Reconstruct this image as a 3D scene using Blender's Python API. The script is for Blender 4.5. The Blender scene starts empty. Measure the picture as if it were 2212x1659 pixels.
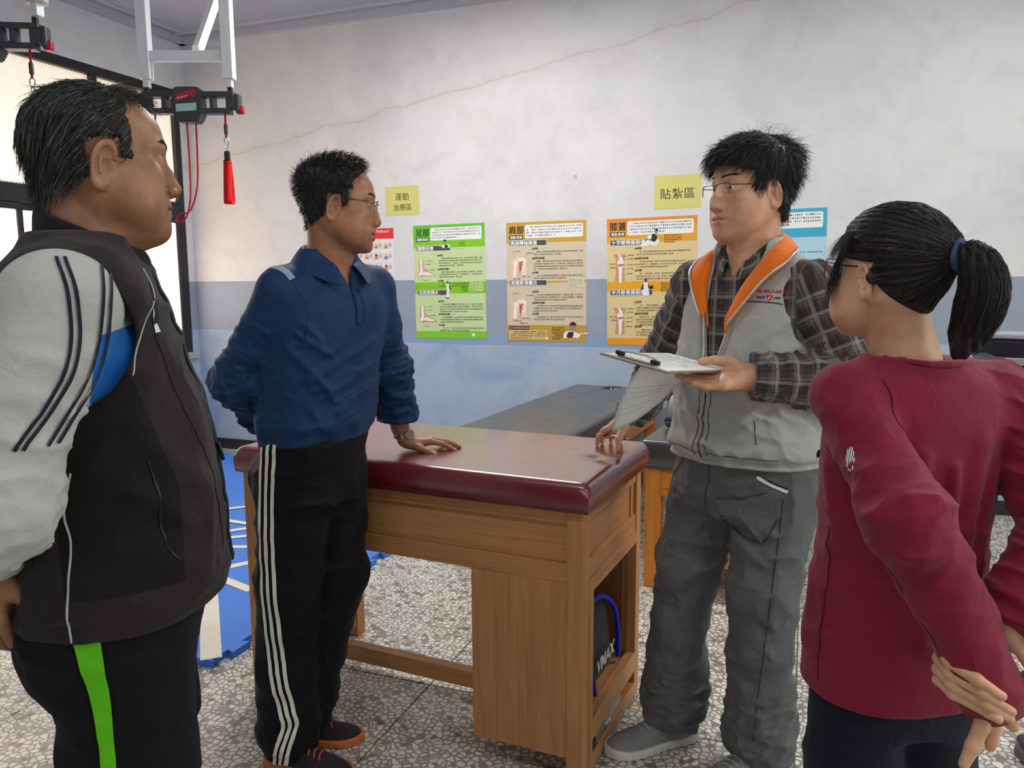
import bpy, bmesh, math, random
import numpy as np
from mathutils import Matrix, Vector
from mathutils.bvhtree import BVHTree

scene = bpy.context.scene
COL = scene.collection
random.seed(7)
RNG = np.random.default_rng(11)

# ------------------------------------------------------------------ camera
CAM_F, CAM_YAW, CAM_PITCH, CAM_ROLL, CAM_H = 1686.22, 0.3602, 0.1321, -0.0058, 1.40
def camera_axes():
    cy, sy = math.cos(CAM_YAW), math.sin(CAM_YAW)
    f0 = Vector((-sy, cy, 0)); r0 = Vector((cy, sy, 0)); u0 = Vector((0, 0, 1))
    fw = f0*math.cos(CAM_PITCH) - u0*math.sin(CAM_PITCH)
    up = u0*math.cos(CAM_PITCH) + f0*math.sin(CAM_PITCH)
    rt = r0*math.cos(CAM_ROLL) + up*math.sin(CAM_ROLL)
    up2 = up*math.cos(CAM_ROLL) - r0*math.sin(CAM_ROLL)
    return rt, up2, fw
_rt, _up, _fw = camera_axes()
cam_data = bpy.data.cameras.new('camera')
cam = bpy.data.objects.new('camera', cam_data)
COL.objects.link(cam)
cam_data.sensor_fit = 'HORIZONTAL'
cam_data.sensor_width = 36.0
cam_data.lens = CAM_F/2212*36.0
cam_data.clip_start = 0.02
cam.matrix_world = Matrix(((_rt.x, _up.x, -_fw.x, 0), (_rt.y, _up.y, -_fw.y, 0), (_rt.z, _up.z, -_fw.z, CAM_H), (0, 0, 0, 1)))
scene.camera = cam

# ------------------------------------------------------------------ exposure, world, daylight
scene.view_settings.view_transform = 'Standard'
scene.view_settings.look = 'None'
scene.view_settings.gamma = 1.0
scene.view_settings.use_curve_mapping = False
scene.view_settings.exposure = 0.42

world = bpy.data.worlds.new('overcast_sky')
scene.world = world
world.use_nodes = True
_bg = world.node_tree.nodes['Background']
_bg.inputs['Color'].default_value = (0.93, 0.97, 1.0, 1)
_bg.inputs['Strength'].default_value = 1.0

def area_light(name, loc, target, sx, sy, power, color):
    d = bpy.data.lights.new(name, 'AREA')
    d.shape = 'RECTANGLE'; d.size = sx; d.size_y = sy; d.energy = power; d.color = color
    o = bpy.data.objects.new(name, d); COL.objects.link(o)
    o.location = loc
    o.rotation_euler = (Vector(target)-Vector(loc)).to_track_quat('-Z', 'Y').to_euler()
    return o
# daylight entering by the open doorway and windows on the side of the room right of the camera
area_light('daylight_side_windows', (3.45, 1.6, 1.75), (0, 1.7, 1.3), 3.2, 1.6, 32, (0.96, 1.0, 0.95))
area_light('rear_fill_light', (-0.6, -2.85, 1.9), (-0.8, 2.0, 1.2), 3.6, 1.5, 6, (1.0, 0.98, 0.95))  # added fill from behind the camera, no source known there
area_light('daylight_window', (-5.75, 3.9, 1.25), (-4.8, 3.9, 1.45), 3.4, 1.1, 210, (0.95, 0.98, 1.0))

# ------------------------------------------------------------------ helpers
def lin(r, g, b):
    f = lambda c: (c/255/12.92) if c/255 <= 0.04045 else ((c/255+0.055)/1.055)**2.4
    return (f(r), f(g), f(b), 1.0)

_mats = {}
class NT:
    """small wrapper that builds node trees"""
    def __init__(self, m):
        self.m = m; m.use_nodes = True; self.t = m.node_tree
        self.b = self.t.nodes['Principled BSDF']
        self.out = self.t.nodes['Material Output']
    def n(self, kind, **kw):
        nd = self.t.nodes.new('ShaderNode'+kind)
        for k, v in kw.items():
            if k.startswith('i_'):
                nd.inputs[k[2:].replace('_', ' ')].default_value = v
            elif k.startswith('x_'):
                nd.inputs[int(k[2:])].default_value = v
            else:
                setattr(nd, k, v)
        return nd
    def l(self, a, b): self.t.links.new(a, b)
    def ramp(self, fac, stops, interp='LINEAR'):
        r = self.n('ValToRGB'); self.l(fac, r.inputs['Fac']); cr = r.color_ramp; cr.interpolation = interp
        while len(cr.elements) < len(stops): cr.elements.new(0.5)
        for e, (p, c) in zip(cr.elements, stops): e.position = p; e.color = c if len(c) == 4 else (*c, 1)
        return r.outputs['Color']
    def mix(self, fac, a, b, blend='MIX'):
        x = self.n('Mix', data_type='RGBA', blend_type=blend)
        for sock, val in ((x.inputs[0], fac), (x.inputs[6], a), (x.inputs[7], b)):
            if hasattr(val, 'links'): self.l(val, sock)
            else: sock.default_value = val
        return x.outputs[2]
    def math(self, op, a, b=None, c=None):
        x = self.n('Math', operation=op)
        for i, v in enumerate((a, b, c)):
            if v is None: continue
            if hasattr(v, 'links'): self.l(v, x.inputs[i])
            else: x.inputs[i].default_value = v
        return x.outputs[0]
    def noise(self, vec, scale, detail=3, rough=0.5, dist=0.0):
        x = self.n('TexNoise', i_Scale=scale, i_Detail=detail, i_Roughness=rough, i_Distortion=dist)
        if vec is not None: self.l(vec, x.inputs['Vector'])
        return x.outputs['Fac']
    def mapping(self, vec, scale=(1, 1, 1), rot=(0, 0, 0), loc=(0, 0, 0)):
        x = self.n('Mapping'); self.l(vec, x.inputs['Vector'])
        x.inputs['Scale'].default_value = scale; x.inputs['Rotation'].default_value = rot; x.inputs['Location'].default_value = loc
        return x.outputs[0]
    def bump(self, h, strength=0.3, dist=0.002):
        x = self.n('Bump', i_Strength=strength, i_Distance=dist); self.l(h, x.inputs['Height'])
        self.l(x.outputs[0], self.b.inputs['Normal'])
    def col(self, v):
        if hasattr(v, 'links'): self.l(v, self.b.inputs['Base Color'])
        else: self.b.inputs['Base Color'].default_value = v
    def rough(self, v):
        if hasattr(v, 'links'): self.l(v, self.b.inputs['Roughness'])
        else: self.b.inputs['Roughness'].default_value = v
    def set(self, **kw):
        for k, v in kw.items(): self.b.inputs[k.replace('_', ' ')].default_value = v

def newmat(name):
    m = bpy.data.materials.new(name); _mats[name] = m
    return NT(m)

def plain(name, rgb, rough=0.5, metal=0.0, var=0.06, scale=30, bump=0.0, bscale=None, bdist=0.001, **kw):
    """painted / moulded surface with slight procedural variation"""
    if name in _mats: return _mats[name]
    t = newmat(name)
    tc = t.n('TexCoord').outputs['Object']
    nz = t.noise(tc, scale, 4)
    c = lin(*rgb)
    lo = tuple(x*(1-var) for x in c[:3]); hi = tuple(min(1, x*(1+var)) for x in c[:3])
    t.col(t.ramp(nz, [(0.3, lo), (0.7, hi)]))
    t.rough(rough); t.set(Metallic=metal, **kw)
    if bump: t.bump(t.noise(tc, bscale or scale*4, 3), bump, bdist)
    return t.m

def cloth(name, rgb, rough=0.85, weave=900, var=0.10, sheen=0.08, bump=0.15, crumple=0.8, panel=None):
    if name in _mats: return _mats[name]
    t = newmat(name)
    tc = t.n('TexCoord').outputs['Object']
    c = lin(*rgb)
    lo = tuple(x*(1-var) for x in c[:3]); hi = tuple(min(1, x*(1+var)) for x in c[:3])
    t.col(t.ramp(t.noise(tc, 14, 5), [(0.3, lo), (0.7, hi)]))
    t.rough(rough); t.set(Sheen_Weight=sheen, Sheen_Roughness=0.5, Specular_IOR_Level=0.25)
    h = t.math('ADD', t.math('MULTIPLY', t.noise(tc, 30, 4, 0.55, 0.8), crumple), t.math('MULTIPLY', t.noise(tc, weave, 1), 0.06))
    t.bump(h, min(1.0, bump*4), 0.008)
    if panel:
        at = t.n('Attribute', attribute_name='panel'); sp = t.n('SeparateXYZ'); t.l(at.outputs['Vector'], sp.inputs[0])
        src = t.b.inputs['Base Color'].links[0].from_socket
        t.col(t.mix(t.math('GREATER_THAN', sp.outputs[0], 0.0), src, lin(*panel)))
    return t.m

def finish(o, parent=None, label=None, cat=None, group=None, kind=None):
    COL.objects.link(o)
    if parent is not None: o.parent = parent
    if label: o['label'] = label
    if cat: o['category'] = cat
    if group: o['group'] = group
    if kind: o['kind'] = kind
    return o

def obj(name, me, mats=None, parent=None, smooth=None, **kw):
    o = bpy.data.objects.new(name, me)
    if mats is not None:
        for m in (mats if isinstance(mats, (list, tuple)) else [mats]): me.materials.append(m)
    if smooth is not None:
        me.polygons.foreach_set('use_smooth', [smooth]*len(me.polygons))
    return finish(o, parent, **kw)

def empty(name, loc=(0, 0, 0), rotz=0.0, **kw):
    o = bpy.data.objects.new(name, None); o.location = loc; o.rotation_euler = (0, 0, rotz); o.empty_display_size = 0.05
    return finish(o, **kw)

def mesh_from(verts, faces, name='m', mi=None):
    me = bpy.data.meshes.new(name)
    me.from_pydata([tuple(v) for v in verts], [], [tuple(f) for f in faces])
    if mi is not None: me.polygons.foreach_set('material_index', mi)
    me.update()
    return me

def np_mesh(V, Q, name='m'):
    """fast mesh from numpy quads (or triangles)"""
    me = bpy.data.meshes.new(name)
    n = len(Q); k = Q.shape[1]
    me.vertices.add(len(V)); me.vertices.foreach_set('co', np.ascontiguousarray(V, np.float32).ravel())
    me.loops.add(n*k); me.loops.foreach_set('vertex_index', np.ascontiguousarray(Q, np.int32).ravel())
    me.polygons.add(n); me.polygons.foreach_set('loop_start', np.arange(0, n*k, k, dtype=np.int32))
    me.polygons.foreach_set('use_smooth', np.ones(n, bool))
    me.update(calc_edges=True); me.validate()
    return me

def bm_mesh(bm, name='m'):
    me = bpy.data.meshes.new(name); bmesh.ops.recalc_face_normals(bm, faces=bm.faces); bm.to_mesh(me); bm.free()
    return me

def box_bm(lo, hi, bevel=0.0, seg=2, bm=None):
    own = bm is None
    b = bmesh.new()
    r = bmesh.ops.create_cube(b, size=1.0)
    c = [(lo[i]+hi[i])/2 for i in range(3)]; s = [hi[i]-lo[i] for i in range(3)]
    for v in b.verts: v.co = Vector((v.co.x*s[0]+c[0], v.co.y*s[1]+c[1], v.co.z*s[2]+c[2]))
    if bevel > 0:
        bmesh.ops.bevel(b, geom=b.edges[:], offset=min(bevel, min(s)*0.45), segments=seg, profile=0.5, affect='EDGES')
    if own: return b
    me = bpy.data.meshes.new('tmp'); b.to_mesh(me); b.free(); bm.from_mesh(me); bpy.data.meshes.remove(me)
    return bm

def box(name, lo, hi, m, parent=None, bevel=0.003, seg=2, **kw):
    return obj(name, bm_mesh(box_bm(lo, hi, bevel, seg), name), m, parent, **kw)

def frames(pts, up=(0, 0, 1)):
    """parallel transport frames along a polyline"""
    P = [Vector(p) for p in pts]; T = []
    for i in range(len(P)):
        a = P[max(i-1, 0)]; b = P[min(i+1, len(P)-1)]
        T.append((b-a).normalized())
    u = Vector(up)
    if abs(u.dot(T[0])) > 0.95: u = Vector((1, 0, 0)) if abs(T[0].x) < 0.9 else Vector((0, 1, 0))
    n = (u-T[0]*u.dot(T[0])).normalized(); out = []
    for i, t in enumerate(T):
        n = (n-t*n.dot(t)).normalized(); out.append((P[i], t, n, t.cross(n)))
    return out

def tube_vf(pts, r, sides=8, cap=True, up=(0, 0, 1), off=0):
    V = []; F = []
    fr = frames(pts, up); rs = r if isinstance(r, (list, tuple)) else [r]*len(fr)
    for (p, t, n, b), rad in zip(fr, rs):
        ra, rb = rad if isinstance(rad, (list, tuple)) else (rad, rad)
        for k in range(sides):
            a = 2*math.pi*k/sides
            V.append(p+n*(math.cos(a)*ra)+b*(math.sin(a)*rb))
    m = len(fr)
    for i in range(m-1):
        for k in range(sides):
            a = i*sides+k; c = i*sides+(k+1) % sides
            F.append((off+a, off+c, off+c+sides, off+a+sides))
    if cap:
        F.append(tuple(off+k for k in range(sides))[::-1]); F.append(tuple(off+(m-1)*sides+k for k in range(sides)))
    return V, F

def tube(name, pts, r, m, parent=None, sides=8, up=(0, 0, 1), **kw):
    V, F = tube_vf(pts, r, sides, up=up)
    return obj(name, mesh_from(V, F, name), m, parent, smooth=True if sides > 4 else False, **kw)

def catmull(pts, n=6):
    P = [Vector(p) for p in pts]; out = []
    for i in range(len(P)-1):
        p0 = P[max(i-1, 0)]; p1 = P[i]; p2 = P[i+1]; p3 = P[min(i+2, len(P)-1)]
        for k in range(n):
            t = k/n
            out.append(0.5*((2*p1)+(p2-p0)*t+(2*p0-5*p1+4*p2-p3)*t*t+(3*p1-p0-3*p2+p3)*t**3))
    out.append(P[-1]); return out

def lathe(name, prof, m, parent=None, axis_o=(0, 0, 0), seg=20, **kw):
    """prof: list of (radius, z)"""
    V = []; F = []
    for (r, z) in prof:
        for k in range(seg):
            a = 2*math.pi*k/seg; V.append((axis_o[0]+r*math.cos(a), axis_o[1]+r*math.sin(a), axis_o[2]+z))
    for i in range(len(prof)-1):
        for k in range(seg):
            a = i*seg+k; c = i*seg+(k+1) % seg; F.append((a, c, c+seg, a+seg))
    F.append(tuple(range(seg))[::-1]); F.append(tuple((len(prof)-1)*seg+k for k in range(seg)))
    return obj(name, mesh_from(V, F, name), m, parent, smooth=True, **kw)

def prism(name, poly, z0, z1, m, parent=None, **kw):
    n = len(poly)
    V = [(x, y, z0) for x, y in poly]+[(x, y, z1) for x, y in poly]
    F = [tuple(range(n))[::-1], tuple(range(n, 2*n))]+[(i, (i+1) % n, n+(i+1) % n, n+i) for i in range(n)]
    return obj(name, mesh_from(V, F, name), m, parent, **kw)

_txt = {}
def text_mesh(body, size=1.0, align='LEFT', bold=0.0, spacing=1.0):
    """flat triangulated lettering in the xy plane"""
    c = bpy.data.curves.new('lettering', 'FONT'); c.body = body; c.size = size; c.align_x = align
    c.offset = bold; c.space_character = spacing; c.resolution_u = 3
    o = bpy.data.objects.new('lettering', c); COL.objects.link(o)
    dg = bpy.context.evaluated_depsgraph_get()
    me = bpy.data.meshes.new_from_object(o.evaluated_get(dg))
    me.calc_loop_triangles()
    V = [tuple(v.co) for v in me.vertices]; F = [tuple(t.vertices) for t in me.loop_triangles]
    bpy.data.objects.remove(o); bpy.data.curves.remove(c); bpy.data.meshes.remove(me)
    return V, F
# ================================================================== the room
WALL_Y, WALL_X, CEIL = 5.24, -4.80, 3.34
RIGHT_X, REAR_Y = 3.60, -3.00

def mat_wall(name, dado=True):
    t = newmat(name)
    g = t.n('NewGeometry').outputs['Position']
    sep = t.n('SeparateXYZ'); t.l(g, sep.inputs[0])
    X, Y, Z = sep.outputs
    big = t.noise(g, 1.1, 5, 0.6); mid = t.noise(g, 4.5, 6, 0.65, 0.6); fine = t.noise(g, 45, 3)
    white = t.ramp(big, [(0.25, lin(203, 202, 202)), (0.5, lin(222, 220, 219)), (0.75, lin(214, 213, 213))])
    stain = t.ramp(mid, [(0.34, (0.87, 0.86, 0.855, 1)), (0.52, (1, 1, 1, 1))])
    white = t.mix(0.55, white, stain, 'MULTIPLY')
    if dado:
        # hairline crack that climbs to the right, and the patched strip under it
        n1 = t.noise(t.mapping(g, (1, 1, 0.1)), 3.0, 6, 0.62)
        xs = t.math('MULTIPLY', X, 0.168)
        zc = t.math('ADD', t.math('ADD', xs, 3.14), t.math('MULTIPLY', t.math('SUBTRACT', n1, 0.5), 0.16))
        dz = t.math('ABSOLUTE', t.math('SUBTRACT', Z, zc))
        crack = t.ramp(dz, [(0.0, (0.76, 0.73, 0.70, 1)), (0.003, (0.84, 0.82, 0.80, 1)), (0.012, (0.95, 0.94, 0.93, 1)), (0.07, (1, 1, 1, 1))])
        white = t.mix(0.8, white, crack, 'MULTIPLY')
        # scuffs
        vor = t.n('TexVoronoi', i_Scale=2.6); t.l(t.mapping(g, (1, 1, 0.8)), vor.inputs['Vector'])
        sc = t.math('MULTIPLY', t.math('LESS_THAN', t.math('ADD', vor.outputs['Distance'], t.math('MULTIPLY', t.noise(g, 60, 2), 0.10)), 0.085), 0.5)
        white = t.mix(sc, white, (0.35, 0.33, 0.31, 1))
        # painted dado: greyer band on top, paler blue below, a darker blue left-over strip between
        wob = t.math('MULTIPLY', t.math('SUBTRACT', t.noise(g, 2.0, 4), 0.5), 0.03)
        z2 = t.math('ADD', Z, wob)
        patch = t.noise(g, 2.3, 5, 0.6, 0.8)
        lowblue = t.ramp(patch, [(0.30, lin(150, 170, 196)), (0.5, lin(172, 187, 205)), (0.62, lin(180, 191, 203)), (0.75, lin(160, 178, 203))])
        upblue = t.ramp(patch, [(0.3, lin(146, 156, 172)), (0.7, lin(158, 167, 180))])
        blue = t.mix(t.math('GREATER_THAN', z2, 1.005), lowblue, upblue)
        band = t.math('MULTIPLY', t.math('GREATER_THAN', z2, 0.935), t.math('LESS_THAN', z2, 1.005))
        inx = t.math('MULTIPLY', t.math('GREATER_THAN', X, -2.95), t.math('LESS_THAN', X, 0.4))
        band = t.math('MULTIPLY', t.math('MULTIPLY', band, inx), 0.85)
        blue = t.mix(band, blue, lin(134, 162, 194))
        d2 = t.math('GREATER_THAN', z2, 1.405) if False else t.math('GREATER_THAN', t.math('ADD', Z, t.math('MULTIPLY', t.math('SUBTRACT', fine, 0.5), 0.006)), 1.405)
        grime = t.ramp(t.noise(g, 9, 6, 0.7), [(0.30, (0.84, 0.85, 0.86, 1)), (0.45, (1, 1, 1, 1))])
        blue = t.mix(0.6, blue, grime, 'MULTIPLY')
        # flaked paint below the window corner
        dist = t.n('VectorMath', operation='DISTANCE'); t.l(g, dist.inputs[0]); dist.inputs[1].default_value = (-4.80, 4.98, 0.70)
        flake = t.math('LESS_THAN', t.math('ADD', dist.outputs['Value'], t.math('MULTIPLY', t.noise(g, 16, 5, 0.7), 0.22)), 0.235)
        blue = t.mix(flake, blue, lin(226, 226, 222))
        t.col(t.mix(d2, blue, white))
    else:
        t.col(white)
    t.rough(0.62); t.set(Specular_IOR_Level=0.3)
    t.bump(t.math('ADD', t.math('MULTIPLY', mid, 0.7), t.math('MULTIPLY', fine, 0.3)), 0.25, 0.006)
    return t.m
M_WALL = mat_wall('painted_plaster_wall')
M_CEIL = plain('painted_ceiling', (168, 171, 182), 0.8, var=0.03, scale=2)
M_TRIM = plain('cornice_paint', (188, 190, 198), 0.7, var=0.03, scale=3)
M_BASE = plain('black_skirting', (38, 40, 46), 0.5, var=0.15)
M_ALU = plain('black_window_aluminium', (34, 34, 38), 0.42, 0.0, var=0.12, scale=18)
M_CONC = plain('window_sill_cement', (178, 176, 172), 0.85, var=0.12, scale=9, bump=0.4)

def multibox(name, boxes, m, **kw):
    b = bmesh.new()
    for lo, hi in boxes: box_bm(lo, hi, 0, bm=b)
    return obj(name, bm_mesh(b, name), m, **kw)

ST = dict(kind='structure')
# floor: ground slab and terrazzo slabs with recessed joints
def mat_terrazzo():
    t = newmat('terrazzo')
    g = t.n('NewGeometry').outputs['Position']
    warp = t.n('TexNoise', i_Scale=26.0, i_Detail=2.0); t.l(g, warp.inputs['Vector'])
    wv = t.n('VectorMath', operation='SCALE'); t.l(warp.outputs['Color'], wv.inputs[0]); wv.inputs['Scale'].default_value = 0.012
    ad = t.n('VectorMath', operation='ADD'); t.l(g, ad.inputs[0]); t.l(wv.outputs[0], ad.inputs[1])
    p = t.mapping(ad.outputs[0], (1, 1, 0.0))
    v1 = t.n('TexVoronoi', i_Scale=46.0, voronoi_dimensions='2D', feature='DISTANCE_TO_EDGE'); t.l(p, v1.inputs['Vector'])
    v1c = t.n('TexVoronoi', i_Scale=46.0, voronoi_dimensions='2D'); t.l(p, v1c.inputs['Vector'])
    hue = t.n('SeparateColor'); t.l(v1c.outputs['Color'], hue.inputs[0])
    chip = t.ramp(hue.outputs[0], [(0.0, lin(108, 101, 94)), (0.12, lin(150, 143, 134)), (0.22, lin(218, 213, 203)), (0.6, lin(238, 233, 223)), (1.0, lin(208, 204, 196))])
    dark = t.ramp(t.noise(g, 190, 3), [(0.3, lin(120, 114, 107)), (0.7, lin(170, 164, 155))])
    f = t.ramp(t.math('ADD', v1.outputs['Distance'], t.math('MULTIPLY', hue.outputs[1], -0.16)), [(0.05, (0, 0, 0, 1)), (0.085, (1, 1, 1, 1))])
    c = t.mix(f, dark, chip)
    dirt = t.ramp(t.noise(g, 1.6, 5, 0.6), [(0.3, (0.86, 0.84, 0.82, 1)), (0.6, (1, 1, 1, 1))])
    t.col(t.mix(1.0, c, dirt, 'MULTIPLY'))
    t.rough(t.ramp(t.noise(g, 3.5, 4), [(0.3, (0.26, 0.26, 0.26, 1)), (0.7, (0.42, 0.42, 0.42, 1))]))
    t.set(Specular_IOR_Level=0.45)
    return t.m
M_TERR = mat_terrazzo()
M_JOINT = plain('floor_joint_cement', (112, 106, 98), 0.9)
floor = box('floor', (WALL_X, REAR_Y, -0.10), (RIGHT_X, WALL_Y, -0.004), M_JOINT, bevel=0, **ST)
_tile = bm_mesh(box_bm((-0.5975, -0.5975, -0.02), (0.5975, 0.5975, 0.0), 0.0015, 1), 'terrazzo_slab')
_tile.materials.append(M_TERR)
_xs = [-1.18+1.2*i for i in range(-3, 4)]; _ys = [2.30+1.2*i for i in range(-4, 3)]
for xa, xb in zip([WALL_X]+_xs, _xs+[RIGHT_X]):
    for ya, yb in zip([REAR_Y]+_ys, _ys+[WALL_Y]):
        if xb-xa < 0.02 or yb-ya < 0.02: continue
        o = bpy.data.objects.new('slab', _tile); o.location = ((xa+xb)/2, (ya+yb)/2, 0)
        o.scale = ((xb-xa-0.005)/1.195, (yb-ya-0.005)/1.195, 1.0); finish(o, floor)

multibox('ceiling', [((WALL_X-0.2, REAR_Y-0.2, CEIL), (RIGHT_X+0.2, WALL_Y+0.2, CEIL+0.15))], M_CEIL, **ST)
multibox('wall_back', [((WALL_X-0.2, WALL_Y, -0.1), (RIGHT_X+0.2, WALL_Y+0.2, CEIL))], M_WALL, **ST)
WY0, WY1, WZ0, WZ1 = 2.30, 5.17, 0.82, 2.925
multibox('wall_left', [((WALL_X-0.2, REAR_Y, -0.1), (WALL_X, WY0, CEIL)), ((WALL_X-0.2, WY1, -0.1), (WALL_X, WALL_Y, CEIL)),
         ((WALL_X-0.2, WY0, -0.1), (WALL_X, WY1, WZ0)), ((WALL_X-0.2, WY0, WZ1), (WALL_X, WY1, CEIL))], M_WALL, **ST)
multibox('wall_right', [((RIGHT_X, REAR_Y, -0.1), (RIGHT_X+0.2, 0.0, CEIL)), ((RIGHT_X, 3.2, -0.1), (RIGHT_X+0.2, WALL_Y, CEIL)),
         ((RIGHT_X, 0.0, -0.1), (RIGHT_X+0.2, 3.2, 0.95)), ((RIGHT_X, 0.0, 2.55), (RIGHT_X+0.2, 3.2, CEIL))], M_WALL, **ST)
multibox('wall_rear', [((WALL_X-0.2, REAR_Y-0.2, -0.1), (-2.4, REAR_Y, CEIL)), ((1.2, REAR_Y-0.2, -0.1), (RIGHT_X+0.2, REAR_Y, CEIL)),
         ((-2.4, REAR_Y-0.2, -0.1), (1.2, REAR_Y, 1.15)), ((-2.4, REAR_Y-0.2, 2.65), (1.2, REAR_Y, CEIL))], M_WALL, **ST)
# cornice: a deep lower step and a thin pale fillet
multibox('trim_1', [((WALL_X, WALL_Y-0.05, CEIL-0.055), (RIGHT_X, WALL_Y, CEIL)), ((WALL_X, WALL_Y-0.16, CEIL-0.014), (RIGHT_X, WALL_Y-0.13, CEIL))], M_TRIM, **ST)
multibox('trim_2', [((WALL_X, REAR_Y, CEIL-0.055), (WALL_X+0.05, WALL_Y, CEIL)), ((WALL_X+0.13, REAR_Y, CEIL-0.014), (WALL_X+0.16, WALL_Y-0.16, CEIL))], M_TRIM, **ST)
multibox('baseboard_back', [((WALL_X, WALL_Y-0.014, 0), (RIGHT_X, WALL_Y, 0.085))], M_BASE, **ST)
multibox('baseboard_left', [((WALL_X, REAR_Y, 0), (WALL_X+0.014, WALL_Y-0.014, 0.085))], M_BASE, **ST)

# patterned-glass window in the left wall
def mat_patterned_glass():
    t = newmat('patterned_glass')
    g = t.n('NewGeometry').outputs['Position']
    ck = []
    for a in (0.7, -0.7):
        w = t.n('TexWave', wave_type='BANDS', bands_direction='Y', i_Scale=19.0, i_Distortion=1.5, x_3=2.0)
        t.l(t.mapping(g, (1, 1, 1), (a, 0, 0)), w.inputs['Vector']); ck.append(w.outputs['Fac'])
    pat = t.math('MULTIPLY', ck[0], ck[1])
    col = t.ramp(pat, [(0.05, lin(190, 177, 163)), (0.5, lin(238, 231, 222))])
    tr = t.n('BsdfTranslucent'); t.l(col, tr.inputs['Color'])
    gl = t.n('BsdfGlossy', i_Roughness=0.25)
    mx = t.n('MixShader'); mx.inputs[0].default_value = 0.06
    t.l(tr.outputs[0], mx.inputs[1]); t.l(gl.outputs[0], mx.inputs[2]); t.l(mx.outputs[0], t.out.inputs['Surface'])
    bp = t.n('Bump', i_Strength=0.6, i_Distance=0.004); t.l(pat, bp.inputs['Height'])
    t.l(bp.outputs[0], tr.inputs['Normal']); t.l(bp.outputs[0], gl.inputs['Normal'])
    return t.m
M_PGLASS = mat_patterned_glass()
win = empty('window_1', (WALL_X, (WY0+WY1)/2, WZ0), **ST)
win.location = (0, 0, 0)
fx0, fx1 = WALL_X-0.075, WALL_X-0.005
RAIL = 1.98
def bar(name, y0, y1, z0, z1, x0=fx0, x1=fx1, m=None): return box(name, (x0, y0, z0), (x1, y1, z1), m or M_ALU, win, 0.004)
bar('frame_rail', WY0, WY1, WZ1-0.065, WZ1); bar('frame_rail', WY0, WY1, WZ0, WZ0+0.055)
bar('frame_post', WY0, WY0+0.06, WZ0+0.055, WZ1-0.065); bar('frame_post', WY1-0.055, WY1, WZ0+0.055, WZ1-0.065)
bar('transom', WY0+0.06, WY1-0.055, RAIL-0.06, RAIL+0.06)
for y in (3.30, 4.345): bar('mullion', y, y+0.05, RAIL+0.06, WZ1-0.065)
for y0, y1 in ((WY0+0.06, 3.30), (3.35, 4.345), (4.395, WY1-0.055)):
    bar('pane', y0, y1, RAIL+0.06, WZ1-0.065, WALL_X-0.045, WALL_X-0.039, M_PGLASS)
for k, (y0, y1) in enumerate(((WY0+0.06, 3.02), (2.98, 3.74), (3.70, 4.46), (4.42, WY1-0.055))):
    xo = WALL_X-0.035 if k % 2 else WALL_X-0.068
    sash = bar('sash', y0, y1, RAIL-0.105, RAIL-0.06, xo, xo+0.028)
    for a in ((y0, y1, WZ0+0.055, WZ0+0.11), (y0, y0+0.04, WZ0+0.11, RAIL-0.105), (y1-0.04, y1, WZ0+0.11, RAIL-0.105)):
        bar('sash_rail', *a, xo, xo+0.028)
    bar('pane', y0+0.04, y1-0.04, WZ0+0.11, RAIL-0.105, xo+0.011, xo+0.017, M_PGLASS)
box('sill', (WALL_X-0.004, WY0-0.06, WZ0-0.05), (WALL_X+0.045, WY1+0.03, WZ0-0.002), M_CONC, win, 0.004)
# eave outside that shades the upper lights
multibox('trim_3', [((WALL_X-1.35, WY0-1.0, 2.98), (WALL_X-0.2, WY1+0.6, 3.10)), ((WALL_X-1.40, WY0-1.0, 2.45), (WALL_X-1.33, WY1+0.6, 3.10))], plain('eave_cement', (176, 160, 140), 0.9), **ST)
# frames around unseen openings: the side window, and one added for the rear fill
for nm, boxes in (('window_2', [((RIGHT_X+0.02, 0, 0.95), (RIGHT_X+0.08, 3.2, 1.0)), ((RIGHT_X+0.02, 0, 2.5), (RIGHT_X+0.08, 3.2, 2.55)), ((RIGHT_X+0.02, 0.0, 1.0), (RIGHT_X+0.08, 0.05, 2.5)), ((RIGHT_X+0.02, 3.15, 1.0), (RIGHT_X+0.08, 3.2, 2.5))]),
                  ('rear_fill_frame', [((-2.4, REAR_Y-0.1, 1.15), (1.2, REAR_Y-0.04, 1.2)), ((-2.4, REAR_Y-0.1, 2.6), (1.2, REAR_Y-0.04, 2.65)), ((-2.4, REAR_Y-0.1, 1.2), (-2.35, REAR_Y-0.04, 2.6)), ((1.15, REAR_Y-0.1, 1.2), (1.2, REAR_Y-0.04, 2.6))])):
    multibox(nm, boxes, M_ALU, **ST)

# fluorescent ceiling lamps
M_WMETAL = plain('white_enamel', (232, 232, 230), 0.35, var=0.02)
def tube_lamp(x, y, rz, power, label):
    r = empty('ceiling_lamp', (x, y, CEIL), rz, label=label, cat='lamp', group='fluorescent ceiling lamps')
    box('housing', (-0.62, -0.07, -0.05), (0.62, 0.07, 0), M_WMETAL, r)
    em = newmat('lamp_tube_glow') if 'lamp_tube_glow' not in _mats else None
    if em: em.set(Emission_Strength=6.0); em.b.inputs['Emission Color'].default_value = (1, 1, 0.97, 1)
    for s in (-1, 1): tube('lamp_tube', [(-0.6, s*0.035, -0.068), (0.6, s*0.035, -0.068)], 0.013, _mats['lamp_tube_glow'], r)
    d = bpy.data.lights.new('tube_light', 'AREA'); d.shape = 'RECTANGLE'; d.size = 1.2; d.size_y = 0.10; d.energy = power; d.color = (1.0, 1.0, 0.97)
    lo = bpy.data.objects.new('tube_light', d); lo.location = (0, 0, -0.09); finish(lo, r)
tube_lamp(-1.9, 3.7, 0.0, 40, 'white fluorescent ceiling lamp nearest the posters wall')
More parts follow.
